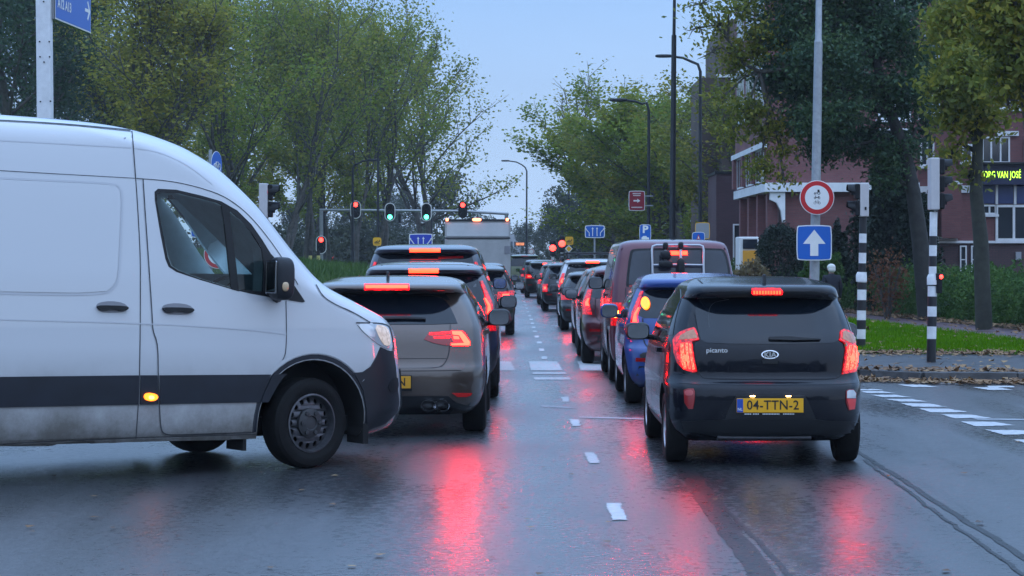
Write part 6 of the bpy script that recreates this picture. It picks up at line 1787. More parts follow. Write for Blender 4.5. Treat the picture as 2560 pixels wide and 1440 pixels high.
def pictos(parent, c, s):
    """tractor, moped and bicycle, one above the other"""
    c = Vector(c); n = Vector((0, -1, 0)); o = c + n * .034
    def wheel(mb, x, z, r, w_): mb.tube([o + XR * (x + r * math.cos(a)) * s + ZU * (z + r * math.sin(a)) * s for a in np.linspace(0, 2 * math.pi, 17)], w_ * s, 4)
    def ln(mb, pts, w_): mb.tube([o + XR * x * s + ZU * z * s for x, z in pts], w_ * s, 4)
    mb = MB(); wheel(mb, .16, .42, .12, .028); wheel(mb, -.20, .38, .07, .024)
    flat_poly(mb, [(x * s, z * s) for x, z in [(-.28, .46), (.04, .46), (.04, .74), (.22, .74), (.24, .54), (.30, .50), (.10, .56), (.0, .40), (-.28, .40)]], o, XR, ZU, .004); mb.build('tractor', PLATE_BLACK, parent)
    mb = MB(); wheel(mb, -.20, -.04, .08, .022); wheel(mb, .20, -.04, .08, .022); ln(mb, [(-.20, -.04), (-.12, .16), (-.20, .18)], .022); ln(mb, [(-.16, .06), (.0, .0), (.14, .0), (.20, .10), (.08, .11)], .04); mb.build('moped', PLATE_BLACK, parent)
    mb = MB(); wheel(mb, -.20, -.50, .11, .016); wheel(mb, .20, -.50, .11, .016); ln(mb, [(-.20, -.50), (-.12, -.28), (-.18, -.26)], .016); ln(mb, [(-.13, -.34), (.08, -.32), (.0, -.52), (-.13, -.34)], .016); ln(mb, [(.20, -.50), (.08, -.32), (.06, -.26), (.12, -.26)], .016); ln(mb, [(.0, -.52), (.20, -.50)], .016); mb.build('bicycle', PLATE_BLACK, parent)


def no_entry_for(name_label, c, r, parent=None, tilt=0):
    t = thing('traffic_sign', name_label, 'traffic sign', c)
    panel(t, 'sign_back', circ(r, 40), Vector(c) + Vector((0, .012, 0)), SIGN_BACK, layer=-1, thick=.006)
    panel(t, 'white_edge', circ(r, 40), c, SIGN_WHITE, layer=0)
    panel(t, 'red_ring', circ(r * .955, 40), c, SIGN_RED, layer=1)
    panel(t, 'white_field', circ(r * .70, 40), c, SIGN_WHITE, layer=2)
    return t


def one_way(label, c, w_):
    t = thing('traffic_sign', label, 'traffic sign', c)
    panel(t, 'white_edge', rrect(w_, w_, .04), c, SIGN_WHITE, layer=0)
    panel(t, 'blue_field', rrect(w_ * .94, w_ * .94, .035), c, SIGN_BLUE, layer=1)
    panel(t, 'arrow', arrow2d(w_ * .64, w_ * .74, .36, w_ * .40), c, SIGN_WHITE, layer=2)
    return t


# lamp post with the two signs (leans a little to the right)
PD = 38.0; pp = F / PD
post = thing('lamp_post', 'thick grey lamp post carrying the round red ringed sign and the blue arrow sign', 'lamp post', (W(2033, 760, PD).x, PD, 0))
pb, pt_, pm_ = W(2033, 860, PD), W(2051, -260, PD), W(2046, 105, PD); pb.z = .09
MB().tube([pb, pm_], [13 / pp, 10.5 / pp], 16).build('shaft', GALV, post, smooth=True)
MB().tube([pm_, pm_ + Vector((0, 0, .05)), pt_], [10.5 / pp, 8.2 / pp, 7.4 / pp], 16).build('upper_shaft', GALV, post, smooth=True)
top = pt_
MB().tube([top, top + Vector((-.3, 0, .5)), top + Vector((-1.6, 0, .8))], [.05, .045, .04], 8).build('arm', GALV, post, smooth=True)
MB().ball(top + Vector((-1.9, 0, .78)), (.45, .16, .09), .6).build('lantern', TRIM, post, smooth=True)
sg1 = no_entry_for('round red ringed sign with tractor, moped and bicycle pictures, on the grey lamp post', W(2042, 494, PD - .16), 43 / pp)
pictos(sg1, W(2042, 494, PD - .16), 43 / pp * .62)
sg2 = one_way('square blue sign with white up arrow on the grey lamp post', W(2035, 607, PD - .16), 88 / pp)
for c_ in (494, 607):
    MB().box(W(2038, c_, PD - .10), (.16, .09, .04)).build('clamp', GALV, post)
# the same pair beyond the van, seen through its cab windows
P2 = 37.0; p2_ = F / P2
post2 = thing('sign_post', 'grey post with a blue arrow sign seen through the van cab window', 'sign post', (W(525, 700, P2).x, P2, 0))
MB().tube([Vector((W(525, 700, P2).x, P2, 0)), W(525, 500, P2)], .04, 12).build('shaft', GALV, post2, smooth=True)
one_way('blue arrow sign seen through the van cab window', W(518, 553, P2 - .06), 84 / p2_)
no_entry_for('red ringed sign low in the van cab window', W(546, 636, P2 - .06), 36 / p2_)

# white mast with the motorway sign
MD = 46.0; pm = F / MD
mast = thing('sign_mast', 'thick white square mast with bolt holes rising behind the van roof', 'mast', (W(116, 640, MD).x, MD, 0))
q0, q1 = W(118.5, 640, MD), W(108, -220, MD); q0.z = .0
mb = MB(); hw_ = 18 / pm
vs = []
for p in (q0, q1):
    for dx, dy in ((-hw_, -hw_), (hw_, -hw_), (hw_, hw_), (-hw_, hw_)): vs.append(p + Vector((dx, dy, 0)))
mb.add(vs, [(0, 1, 5, 4), (1, 2, 6, 5), (2, 3, 7, 6), (3, 0, 4, 7), (0, 3, 2, 1), (4, 5, 6, 7)]); mb.build('shaft', WHITE_MAST, mast, bevel=.03)
for (x, y) in ((123, 104), (124, 142), (110, 155), (126, 253), (99, 104), (100, 142), (101, 254), (109, 4)):
    c = W(x, y, MD - hw_ - .012); MB().lathe([(.0001, -.008), (.016, -.008), (.016, .02)], c, 'Y', 10).build('bolt', SEAM, mast)
ms = thing('motorway_sign', 'blue motorway sign reading A12 A13 with an arrow, on the white mast', 'traffic sign', W(134, 30, MD))
s0 = Vector(((135 - CX) / F * MD, MD, H + (HY - 47) / F * MD)); sr = Vector((.055, 1, 0)).normalized()
SL, SH = 3.0, 2.2
def sgp(name, poly, m, layer): return panel(ms, name, poly, s0, m, right=sr, layer=layer)
panel(ms, 'sign_back', [(0, 0), (SL, 0), (SL, SH), (0, SH)], s0 - sr.cross(ZU) * .10, SIGN_BACK, right=sr, layer=0, thick=.08)
panel(ms, 'white_edge', [(0, 0), (SL, 0), (SL, SH), (0, SH)], s0, SIGN_WHITE, right=sr, layer=0)
panel(ms, 'blue_field', [(.03, .03), (SL - .03, .03), (SL - .03, SH - .03), (.03, SH - .03)], s0, SIGN_BLUE, right=sr, layer=1)
text_on('lettering', 'A12 A13', .27, s0 + sr * .72 + ZU * .34, sr, ZU, SIGN_WHITE, ms, bold=.008, depth=.036, sx=1.15).build('lettering', SIGN_WHITE, ms)
arr = [(-.22, .035), (.10, .035), (-.03, .17), (.04, .21), (.24, 0), (.04, -.21), (-.03, -.17), (.10, -.035), (-.22, -.035)]
panel(ms, 'arrow', [(a + SL - .32, b + .45) for a, b in arr], s0, SIGN_WHITE, right=sr, layer=2)

# round blue cycle path sign seen nearly edge on
BD = 50.0; pb_ = F / BD
bs = thing('cycle_path_sign', 'round blue cycle path sign seen nearly edge on above the van bonnet', 'traffic sign', (W(527, 640, BD).x, BD, 0))
MB().tube([Vector((W(527, 640, BD).x, BD, 0)), W(526, 374, BD)], .038, 12).build('post', GALV, bs, smooth=True)
rr_ = Vector((math.cos(R(74)), math.sin(R(74)), 0)); cc = W(539, 412, BD - .02)
panel(bs, 'white_edge', circ(.30, 36), cc, SIGN_WHITE, right=rr_, layer=0); panel(bs, 'blue_field', circ(.285, 36), cc, SIGN_BLUE, right=rr_, layer=1)
n_ = rr_.cross(ZU)
mb = MB(); o_ = cc + n_ * .04
for dx in (-.11, .11):
    mb.tube([o_ + rr_ * (dx + .075 * math.cos(a)) + ZU * (-.05 + .075 * math.sin(a)) for a in np.linspace(0, 2 * math.pi, 17)], .010, 4)
mb.tube([o_ + rr_ * -.11 + ZU * -.05, o_ + rr_ * -.06 + ZU * .06, o_ + rr_ * .05 + ZU * .06, o_ + rr_ * .11 + ZU * -.05, o_ + ZU * -.05, o_ + rr_ * -.06 + ZU * .06], .010, 4); mb.build('bicycle', SIGN_WHITE, bs)


# signal heads
def visor(mb, c, out, r, L):
    """open half tube over a lens"""
    out = Vector(out).normalized(); side = out.cross(ZU); c = Vector(c); k = len(mb.v); n = 12
    for j in range(n + 1):
        a = math.pi * (-.15 + 1.3 * j / n)
        d = side * math.cos(a) * r + ZU * math.sin(a) * r
        mb.v += [tuple(c + d), tuple(c + d + out * L * (1 if math.sin(a) > .2 else .55)), tuple(c + d * .93 + out * L * (1 if math.sin(a) > .2 else .55)), tuple(c + d * .93)]
    for j in range(n):
        a, b = k + 4 * j, k + 4 * j + 4
        for q in range(4): mb.f.append((a + q, b + q, b + (q + 1) % 4, a + (q + 1) % 4))


def side_signal(parent, c, out, w_, h_, n, back=GALV, lit=None):
    """signal head seen from its flank; `out` is where it shines"""
    out = Vector(out).normalized(); c = Vector(c)
    MB().box(c, (w_, .26, h_)).build('housing', back, parent, bevel=.015)
    for i in range(n):
        lc = c + out * (w_ / 2 + .004) + ZU * (h_ * (.5 - (i + .5) / n))
        mb = MB(); visor(mb, lc, out, h_ / n * .44, .19); MB_ = mb.build('visor', LAMP_OFF, parent, smooth=True)
        m_ = lit.get(i, LAMP_OFF) if lit else LAMP_OFF
        side = out.cross(ZU); q = MB(); q.prism(circ(h_ / n * .38, 20), lambda a, b: lc + out * .02 + side * a + ZU * b, lambda a, b: lc + side * a + ZU * b); q.build('lens', m_, parent)
        MB().box(lc + out * .035, (.075, .25, h_ / n * .92)).build('lamp_body', LAMP_OFF, parent, bevel=.02)


def striped(parent, xb, xt, d, ys, first_black, w_):
    """bands of a signal post between the given pixel heights, listed from the bottom"""
    black = first_black; wm = mat('post white', (.72, .73, .74), .4, var=.15, vscale=6); bm_ = mat('post black', (.012, .013, .016), .4)
    y0, y1 = ys[0], ys[-1]
    for a, b in zip(ys[:-1], ys[1:]):
        fa, fb = (a - y0) / (y1 - y0), (b - y0) / (y1 - y0)
        p, q = W(xb + (xt - xb) * fa, a, d), W(xb + (xt - xb) * fb, b, d)
        MB().tube([p, q - Vector((0, 0, .001))], w_ * (1.0 if a > 690 else .82), 16).build('black_band' if black else 'white_band', bm_ if black else wm, parent, smooth=40)
        black = not black


S1 = 33.0; p1_ = F / S1
sp1 = thing('traffic_signal', 'tall striped signal post with three dark visors facing right and a red push button lamp', 'traffic light', (W(2328, 900, S1).x, S1, .11))
ys = [W(0, 0, S1)]; y_ground = HY + (H - .11) / S1 * F
striped(sp1, 2328, 2334, S1, [y_ground, 847, 816, 791, 766, 741, 715, 690, 666, 640, 613, 590, 530], True, .068)
MB().tube([W(2331.5, 712, S1), W(2331.5, 694, S1), W(2331.7, 686, S1)], [.083, .083, .066], 16).build('collar', MATS['post white'], sp1, smooth=40)
side_signal(sp1, W(2334, 460, S1), (1, 0, 0), 23 / p1_, 130 / p1_, 3, back=mat('signal back', (.52, .50, .50), .55, var=.06))
MB().box(W(2347, 712, S1 - .02), (.08, .12, .24)).build('push_button_box', LAMP_OFF, sp1, bevel=.01)
MB().ball(W(2353, 692, S1 - .08), (.028, .028, .032), 1, 14, 10).build('button_lamp', RED_LIT, sp1, smooth=True)
MB().box(W(2347, 692, S1 - .02), (.10, .13, .10)).build('lamp_hood', LAMP_OFF, sp1, bevel=.01)
S2 = 37.4; p2s = F / S2
sp2 = thing('traffic_signal', 'striped signal post with two visors facing left, just right of the black hatchback', 'traffic light', (W(2152, 880, S2).x, S2, .09))
yg = HY + (H - .09) / S2 * F
striped(sp2, 2152, 2158, S2, [yg, 847, 823, 800, 776, 750, 724, 706, 680, 658, 632, 607, 584, 540], True, .075)
MB().tube([W(2153.5, 704, S2), W(2153.5, 688, S2), W(2153.7, 680, S2)], [.09, .09, .07], 16).build('collar', MATS['post white'], sp2, smooth=40)
side_signal(sp2, W(2158.5, 500, S2), (-1, 0, 0), 22 / p2s, 84 / p2s, 2, back=MATS['signal back'])
MB().box(W(2164, 521, S2 - .14), (.03, .01, .05)).build('sticker', LAMP_OFF, sp2)
S3 = 41.0; p3s = F / S3
sp3 = thing('traffic_signal', 'grey backed signal with two red tinged visors, standing behind the van windscreen', 'traffic light', (W(664, 700, S3).x, S3, 0))
MB().tube([Vector((W(664, 700, S3).x, S3, 0)), W(662, 540, S3)], .06, 14).build('post', GALV, sp3, smooth=True)
side_signal(sp3, W(660, 502, S3), (1, 0, 0), 22 / p3s, 86 / p3s, 2, back=MATS['signal back'], lit={0: RED_GLOW})


def head_on(parent, c, w_, h_, lit, border=True):
    """signal head facing the camera: oval back board, white edge, three lenses under visors"""
    c = Vector(c); r = w_ / 2
    def stad(rr, hh): return [(rr * math.cos(a), hh / 2 - rr + rr * math.sin(a)) for a in np.linspace(0, math.pi, 14)] + [(rr * math.cos(a), -hh / 2 + rr + rr * math.sin(a)) for a in np.linspace(math.pi, 2 * math.pi, 14)]
    if border: panel(parent, 'white_edge', stad(r, h_), c, SIGN_WHITE, layer=0)
    panel(parent, 'back_board', stad(r * .84, h_ - r * .32), c, LAMP_OFF, layer=1)
    lr = h_ * .125
    for i, z in enumerate((h_ * .27, 0, -h_ * .27)):
        lc = c + Vector((0, -.05, z)); on = (lit == 'red' and i == 0) or (lit == 'green' and i == 2)
        m_ = {'red': RED_LIT, 'green': GREEN_LIT}[lit] if on else LAMP_OFF
        q = MB(); q.prism(circ(lr, 20), lambda a, b: lc + Vector((a, -.01, b)), lambda a, b: lc + Vector((a, .03, b))); q.build('lens', m_, parent)
        mb = MB(); visor(mb, lc, (0, -1, 0), lr * 1.12, .20); mb.build('visor', LAMP_OFF, parent, smooth=True)


GDp = 140.0; pg = F / GDp
gan = thing('signal_gantry', 'pale steel gantry spanning the far lanes and carrying four signals', 'gantry', (W(803, 640, GDp).x, GDp, 0))
MB().tube([Vector((W(804, 640, GDp).x, GDp, 0)), W(803, 526, GDp)], .11, 12).build('post', GALV, gan, smooth=True)
MB().tube([W(799, 525, GDp), W(1160, 528, GDp), W(1272, 535, GDp)], .085, 10).build('beam', GALV, gan, smooth=True)
MB().tube([W(1266, 535, GDp), W(1266, 553, GDp)], .11, 10).build('end_drop', GALV, gan, smooth=True)
MB().tube([W(1266.5, 552, GDp + .01), Vector((W(1266.5, 640, GDp).x, GDp + .01, 0))], .09, 10).build('post', GALV, gan, smooth=True)
for px_, py_, lit, bd, lb in ((889, 524, 'red', True, 'leftmost red signal on the gantry beam'), (975, 530, 'green', True, 'left green signal on the gantry beam'), (1066, 530, 'green', True, 'right green signal on the gantry beam'), (1157, 525, 'red', False, 'red signal on the gantry beam above the box truck'), (803, 612, 'red', True, 'red signal on the gantry post above the bank')):
    s_ = thing('traffic_signal', lb, 'traffic light', W(px_, py_, GDp - .12), group='signals of the far gantry')
    head_on(s_, W(px_, py_, GDp - .12), 27 / pg, 46 / pg, lit, bd)
    if px_ > 803: MB().box(W(px_, 527, GDp - .06), (.12, .14, .3)).build('bracket', GALV, s_)
MB().box(W(999, 546, GDp - .1), (.16, .2, .55)).build('camera_box', LAMP_OFF, gan, bevel=.03)
# far striped signals left and right of the road
for px_, py_, d_, lb in ((1382, 621, 122, 'small red signal far right, left one of the pair'), (1405, 610, 118, 'small red signal far right beside the yellow sign')):
    s_ = thing('traffic_signal', lb, 'traffic light', (W(px_, 640, d_).x, d_, 0)); p = F / d_
    striped(s_, px_, px_, d_, [HY + H / d_ * F, 690, 678, 668, 658, 650, 642, 634, py_ + 8], True, .09)
    MB().box(W(px_, py_, d_ - .05), (.30, .2, .85)).build('housing', LAMP_OFF, s_, bevel=.06)
    MB().ball(W(px_, py_ - 1, d_ - .16), (.17, .05, .17), 1, 14, 8).build('lens', RED_LIT, s_, smooth=True)
for px_, d_, lb in ((796, 128, 'black and yellow striped bollard on the bank, right of the pair'), (776, 130, 'black and yellow striped bollard on the bank, left of the pair')):
    s_ = thing('bollard', lb, 'bollard', (W(px_, 640, d_).x, d_, 0))
    for i in range(7):
        MB().tube([(W(px_, 640, d_).x, d_, i * .28), (W(px_, 640, d_).x, d_, i * .28 + .277)], .10, 12).build('band', [mat('post black', (.01, .01, .01), .4), mat('bollard yellow', (.6, .5, .15), .4)][i % 2], s_, smooth=40)


# flat signs on thin posts
def sign_post(label, px_, py_, wpx, hpx, d_, m_edge, m_field, cat='traffic sign', name='traffic_sign', post_m=GALV, post_top=None, diamond=False, group=None, post=True):
    p = F / d_; c = W(px_, py_, d_)
    t = thing(name, label, cat, (c.x, d_, 0), group=group)
    if post: MB().tube([Vector((c.x, d_ + .06, 0)), Vector((c.x, d_ + .06, c.z + hpx / p * .45))], .04, 10).build('post', post_m, t, smooth=True)
    w_, h_ = wpx / p, hpx / p
    po = rrect(w_, h_, .05) if not diamond else [(0, -h_ / 2), (w_ / 2, 0), (0, h_ / 2), (-w_ / 2, 0)]
    pi_ = rrect(w_ * .92, h_ - w_ * .08, .04) if not diamond else [(0, -h_ * .38), (w_ * .38, 0), (0, h_ * .38), (-w_ * .38, 0)]
    panel(t, 'sign_back', po, c + Vector((0, .03, 0)), SIGN_BACK, layer=0); panel(t, 'white_edge', po, c, m_edge, layer=0); panel(t, 'field', pi_, c, m_field, layer=1)
    return t, c, w_, h_


def lane_arrows(t, c, w_, h_):
    for i, (x, bend) in enumerate(((-.34, -1), (-.11, 0), (.11, 0), (.34, 1))):
        mb = MB(); o = Vector(c) + Vector((0, -.034, 0))
        pts = [(x - .06 * bend, -.36), (x - .06 * bend, -.10), (x + .02 * bend, .05), (x + .10 * bend, .18)] if bend else [(x, -.36), (x, .20)]
        mb.tube([o + XR * a * w_ + ZU * b * h_ for a, b in pts], w_ * .022, 6)
        tip = pts[-1]; d = (Vector((bend * .8, 0, 1))).normalized(); s_ = d.cross(Vector((0, 1, 0)))
        q = o + XR * tip[0] * w_ + ZU * tip[1] * h_
        mb.add([q + s_ * w_ * .055, q - s_ * w_ * .055, q + d * w_ * .09, q + s_ * w_ * .055 + Vector((0, -.005, 0)), q - s_ * w_ * .055 + Vector((0, -.005, 0)), q + d * w_ * .09 + Vector((0, -.005, 0))], [(0, 1, 2), (5, 4, 3), (0, 3, 4, 1), (1, 4, 5, 2), (2, 5, 3, 0)])
        mb.build('arrow', SIGN_WHITE, t)


t, c, w_, h_ = sign_post('blue lane arrow sign above the minivan roof', 1052, 606, 59, 44, 98, SIGN_WHITE, mat('sign violet blue', (.02, .05, .45), .35)); lane_arrows(t, c, w_, h_)
t, c, w_, h_ = sign_post('blue lane arrow sign right of the road on its own post', 1487, 579, 50, 32, 84, SIGN_WHITE, SIGN_BLUE); lane_arrows(t, c, w_, h_)
for px_, py_, d_, lb in ((943, 604, 96, 'small yellow route sign left of the minivan roof'), (1423, 602, 104, 'small yellow route sign above the priority diamond')):
    t, c, w_, h_ = sign_post(lb, px_, py_, 21, 21, d_, SIGN_YEL, SIGN_YEL)
    mb = MB(); o = c + Vector((0, -.034, 0)); mb.tube([o + XR * w_ * a + ZU * h_ * b for a, b in ((-.32, -.10), (.1, -.10), (.3, .05), (.3, .2))], w_ * .05, 5).tube([o + XR * w_ * a + ZU * h_ * b for a, b in ((-.2, -.02), (.12, .10))], w_ * .04, 5).tube([o + XR * w_ * a + ZU * h_ * b for a, b in ((-.32, -.26), (.3, -.26))], w_ * .03, 5); mb.build('symbol', PLATE_BLACK, t)
sign_post('white edged yellow priority diamond below the yellow route sign', 1422, 622, 19, 19, 103.8, SIGN_WHITE, SIGN_YEL, diamond=True, post=False)
t, c, w_, h_ = sign_post('blue parking sign with a white letter P', 1613, 582, 29, 42, 72, SIGN_WHITE, SIGN_BLUE)
text_on('lettering', 'P', .32, c + ZU * .10, XR, ZU, SIGN_WHITE, t, bold=.012, depth=.036, sx=1.1).build('lettering', SIGN_WHITE, t)

panel(t, 'car_picture', [(-.12, -.21), (.12, -.21), (.12, -.15), (.06, -.14), (.03, -.10), (-.06, -.10), (-.12, -.15)], c, SIGN_WHITE, layer=2)
t, c, w_, h_ = sign_post('small blue sign with a red triangle above the camper van roof', 1746, 592, 32, 24, 70, SIGN_WHITE, SIGN_BLUE)
panel(t, 'triangle', [(-.06, -.08), (.06, -.08), (0, .08)], c, SIGN_RED, layer=2); panel(t, 'triangle_field', [(-.03, -.06), (.03, -.06), (0, .03)], c, SIGN_WHITE, layer=3)
t, c, w_, h_ = sign_post('grey sign board with a yellow edge, above the small blue sign', 1756, 577, 37, 42, 76, SIGN_YEL, SIGN_BACK, name='sign_board')
t, c, w_, h_ = sign_post('wine red direction sign with a white arrow fixed to a street lamp', 1592, 502, 41, 50, 94, SIGN_WHITE, WINE, name='direction_sign', post=False)
panel(t, 'arrow', [(-.14, .03), (.02, .03), (.02, .085), (.14, 0), (.02, -.085), (.02, -.03), (-.14, -.03)], c, SIGN_WHITE, layer=2)
for zz_, n in ((.30, 7), (.22, 6), (-.27, 9)):
    mb = MB()
    for i in range(n): mb.box(c + Vector(((i - (n - 1) / 2) * .05, -.036, zz_)), (.036, .004, .045))
    mb.build('lettering', SIGN_WHITE, t)
MB().box(W(1618, 490, 94.06), (.5, .05, .05)).box(W(1618, 514, 94.06), (.5, .05, .05)).build('bracket', GALV, t)
t = thing('traffic_sign', 'small round white speed sign at the far end of the road', 'traffic sign', (W(1328, 640, 150).x, 150, 0)); c = W(1328, 629, 150)
MB().tube([Vector((c.x, 150.06, 0)), c + Vector((0, .06, 0))], .04, 8).build('post', GALV, t)
panel(t, 'edge', circ(.21), c, SIGN_WHITE); panel(t, 'ring', circ(.19), c, mat('faded red', (.45, .2, .2), .5), layer=1); panel(t, 'field', circ(.14), c, SIGN_WHITE, layer=2)
t = thing('matrix_sign', 'small amber lit message sign low over the far end of the road', 'sign', W(1300, 610, 260)); c = W(1300, 610, 260)
MB().box(c, (1.1, .15, .42)).build('case', LAMP_OFF, t)
mb = MB()
for j in range(2):
    for i in range(7): mb.box(c + Vector((-.42 + i * .14, -.09, .09 - j * .18)), (.09, .02, .09))
mb.build('lit_row', mat('amber pixels', (.6, .3, .1), .4, emit=(1, .30, .12), estr=2.0), t)
MB().tube([Vector((c.x, c.y + .1, 0)), c + Vector((0, .1, .1))], .05, 8).build('post', GALV, t)


# street lamps and the tall mast
def street_lamp(label, px_, d_, ytop, arm_px, arm_y, r_=.075, group='street lamps along the road'):
    t = thing('street_lamp', label, 'street lamp', (W(px_, 640, d_).x, d_, 0), group=group)
    base = Vector((W(px_ - 1, 640, d_).x, d_, 0)); k = W(px_, ytop + 14, d_); e = W(arm_px, arm_y, d_); sgn = 1 if arm_px > px_ else -1
    MB().tube([base, base.lerp(k, .28)], [r_ * 1.5, r_ * 1.4], 10).build('base', BLACK_POLE, t, smooth=True)
    dx = (e.x - k.x)
    MB().tube([base.lerp(k, .28), k, k + Vector((dx * .08, 0, .32)), k + Vector((dx * .26, 0, (e.z - k.z) * .62)), k + Vector((dx * .55, 0, (e.z - k.z) * .88)), e], [r_, r_ * .8, r_ * .75, r_ * .7, r_ * .65, r_ * .6], 10).build('pole', BLACK_POLE, t, smooth=True)
    MB().ball(e + Vector((sgn * .22, 0, .0)), (.38, .14, .075), .6).build('lantern', BLACK_POLE, t, smooth=True)
    return t


street_lamp('nearest curved street lamp on the right, beside the tall black mast', 1751, 100, 165, 1672, 140, .085)
street_lamp('curved street lamp carrying the wine red direction sign', 1622, 94.3, 262, 1560, 250, .075)
street_lamp('curved street lamp right of the blue lane arrow sign', 1450, 150, 334, 1402, 320, .085)
street_lamp('curved street lamp behind the priority diamond', 1423, 176, 378, 1380, 368, .085)
street_lamp('lone curved street lamp in front of the open sky at the end of the road', 1317, 200, 414, 1270, 402, .085)
street_lamp('curved street lamp reaching right in front of the left trees', 882, 138, 412, 926, 400, .085)
for px_, d_, y0, lb in ((945, 118, 380, 'thin straight black pole left of the lane arrow sign'), (811, 150, 470, 'thin straight black pole behind the gantry post'), (1079, 150, 515, 'thin pole beside the right green signal')):
    t = thing('pole', lb, 'pole', (W(px_, 640, d_).x, d_, 0)); MB().tube([Vector((W(px_, 640, d_).x, d_, 0)), W(px_, y0, d_)], [.09, .05], 10).build('shaft', BLACK_POLE, t, smooth=True)
TM = 88.0
t = thing('mast', 'very tall black mast rising out of the picture right of the road', 'mast', (W(1680, 640, TM).x, TM, 0))
b_0 = Vector((W(1679.5, 640, TM).x, TM, 0)); b_1 = W(1685, 88, TM); b_2 = W(1688, -160, TM)
MB().tube([b_0, b_1], [.125, .095], 14).build('lower_shaft', BLACK_POLE, t, smooth=True); MB().tube([b_1, b_2], [.065, .05], 12).build('upper_shaft', BLACK_POLE, t, smooth=True)
MB().tube([W(1681, 520, TM) , W(1681, 514, TM)], .16, 12).build('collar', BLACK_POLE, t, smooth=True)

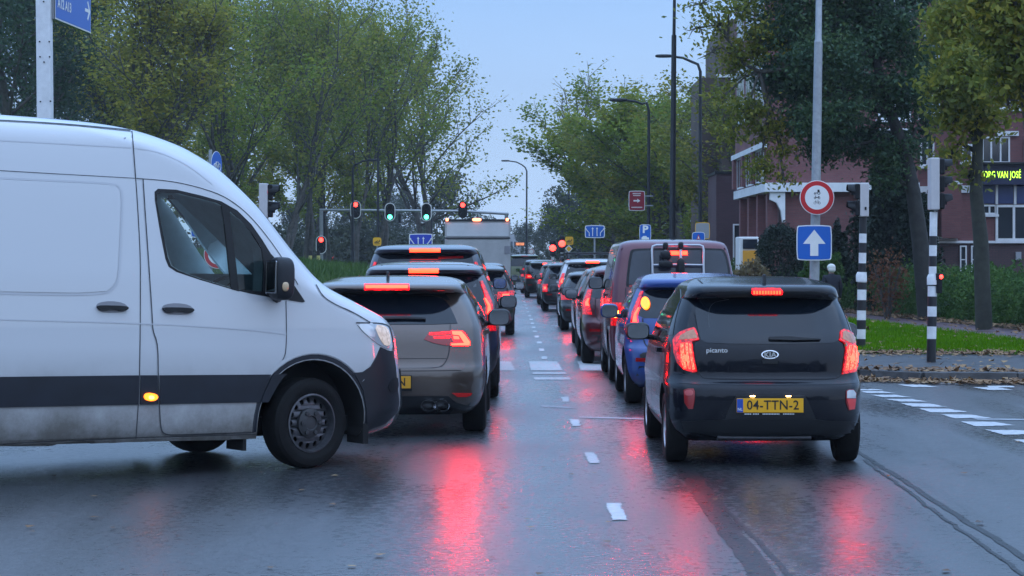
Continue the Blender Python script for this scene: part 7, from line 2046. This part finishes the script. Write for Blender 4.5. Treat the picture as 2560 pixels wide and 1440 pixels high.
# ------------------------------------------------------------------ people
def person(label, loc, s, coat, hairm, rz=0.0, cap=True):
    t = thing('person', label, 'person', loc, (0, 0, rz)); t.scale = (s, s, s); MW[t] = MW[t] @ Matrix.Scale(s, 4)
    J = [((0, 0, .95), .15), ((0, .01, 1.15), .145), ((0, .01, 1.36), .165), ((0, .01, 1.46), .075), ((0, .03, 1.53), .06), ((0, .03, 1.62), .092), ((0, .02, 1.70), .07),
         ((-.19, .0, 1.40), .075), ((-.24, -.02, 1.14), .058), ((-.24, .08, .90), .045), ((-.235, .12, .82), .038), ((.19, .0, 1.40), .075), ((.24, -.02, 1.14), .058), ((.24, .06, .90), .045), ((.235, .10, .82), .038),
         ((-.09, .0, .86), .10), ((-.10, .08, .48), .072), ((-.10, -.05, .10), .05), ((-.10, .08, .03), .045), ((.09, 0, .86), .10), ((.10, .0, .48), .072), ((.10, -.16, .12), .05), ((.10, -.04, .05), .045)]
    E = [(0, 1), (1, 2), (2, 3), (3, 4), (4, 5), (5, 6), (2, 7), (7, 8), (8, 9), (9, 10), (2, 11), (11, 12), (12, 13), (13, 14), (0, 15), (15, 16), (16, 17), (17, 18), (0, 19), (19, 20), (20, 21), (21, 22)]
    me = bpy.data.meshes.new('body'); me.from_pydata([j[0] for j in J], E, [])
    o = bpy.data.objects.new('body', me); COL.objects.link(o)
    md = o.modifiers.new('skin', 'SKIN'); sk = me.skin_vertices[0].data
    for i, j in enumerate(J): sk[i].radius = (j[1], j[1])
    sk[0].use_root = True
    sb = o.modifiers.new('sub', 'SUBSURF'); sb.levels = 2; sb.render_levels = 2
    bpy.context.view_layer.update()
    m2 = bpy.data.meshes.new_from_object(o.evaluated_get(bpy.context.evaluated_depsgraph_get())); m2.name = 'body'
    o.modifiers.clear(); o.data = m2; o.parent = t; bpy.data.meshes.remove(me)
    skin = mat('skin', (.42, .26, .19), .5); trou = mat('dark trousers', (.015, .016, .022), .8)
    m2.materials.clear()
    for q in (coat, skin, trou): m2.materials.append(q)
    for f_ in m2.polygons:
        z = f_.center.z; f_.material_index = 1 if z > 1.50 or (z < .86 and abs(f_.center.x) > .19 and z > .7) else (2 if z < .84 else 0)
        f_.use_smooth = True
    mb = MB().ball((0, .02, 1.655), (.108, .115, .098), .95, 20, 12); mb.ball((0, -.02, 1.60), (.10, .08, .08), .95, 16, 10)
    mb.build('cap' if cap else 'hair', hairm, t, smooth=True, local=True)
    mb = MB().ball((0, .125, 1.60), (.016, .022, .022), 1, 8, 6).ball((-.035, .112, 1.625), (.012, .008, .008), 1, 8, 6).ball((.035, .112, 1.625), (.012, .008, .008), 1, 8, 6).ball((0, .112, 1.56), (.025, .008, .006), 1, 8, 6).ball((-.10, .03, 1.61), (.012, .02, .03), 1, 8, 6).ball((.10, .03, 1.61), (.012, .02, .03), 1, 8, 6)
    mb.build('face', skin, t, smooth=True, local=True)
    for sx in (-1, 1):
        for i in range(5):
            x0 = sx * (.235 + (i - 2) * .0); y0 = .105 + (i - 2) * .016
            ln = (.055, .075, .08, .075, .06)[i]
            MB().tube([(x0, y0, .825), (x0 - sx * .008, y0 + .008, .825 - ln * .6), (x0 - sx * .02, y0 + .004, .825 - ln)], [.009, .008, .006], 6).build('finger', skin, t, smooth=True, local=True)
    mb = MB()
    for sx, yy, zz_ in ((-.10, .06, .035), (.10, -.06, .055)): mb.ball((sx, yy, zz_), (.048, .13, .042), .7, 14, 8)
    mb.build('shoe', PLATE_BLACK, t, smooth=True, local=True)
    return t


NAVY = mat('navy coat', (.008, .010, .020), .8, var=.2)
person('pedestrian in a dark coat and white cap walking away beside the green hedge', (W(2079, 640, 47).x, 47, .09), .80, NAVY, mat('white cap', (.62, .62, .58), .8), R(10))
person('far dark dressed person standing between the cars near the small red signals', (W(1405, 640, 100).x, 100, 0), .94, mat('black jacket', (.008, .008, .01), .7), mat('dark helmet', (.01, .01, .012), .2), 0, cap=False)

# car on the far side road, behind the bank
side_car = queue_car('estate_car', 'far car with two upright red lamps beyond the grassy bank', 'car', 829, 190, T_SUV, (.02, .02, .025), lamp='tall', res=.5, plate='', core=RED_FAR)

# ------------------------------------------------------------------ thin damp air
hz = MB().box((0, 240, 19), (420, 640, 41)).build('haze', mat('haze surface', (1, 1, 1)))
hm = bpy.data.materials.new('damp air'); hm.use_nodes = True
t_ = hm.node_tree; t_.nodes.remove(t_.nodes['Principled BSDF'])
pv = t_.nodes.new('ShaderNodeVolumePrincipled'); pv.inputs['Color'].default_value = (.88, .93, 1, 1); pv.inputs['Density'].default_value = .0003; pv.inputs['Anisotropy'].default_value = .0
t_.links.new(pv.outputs[0], t_.nodes['Material Output'].inputs['Volume'])
hz.data.materials.clear(); hz.data.materials.append(hm)
hz['kind'] = 'stuff'; hz['label'] = 'thin bluish haze hanging over the whole street'; hz['category'] = 'haze'
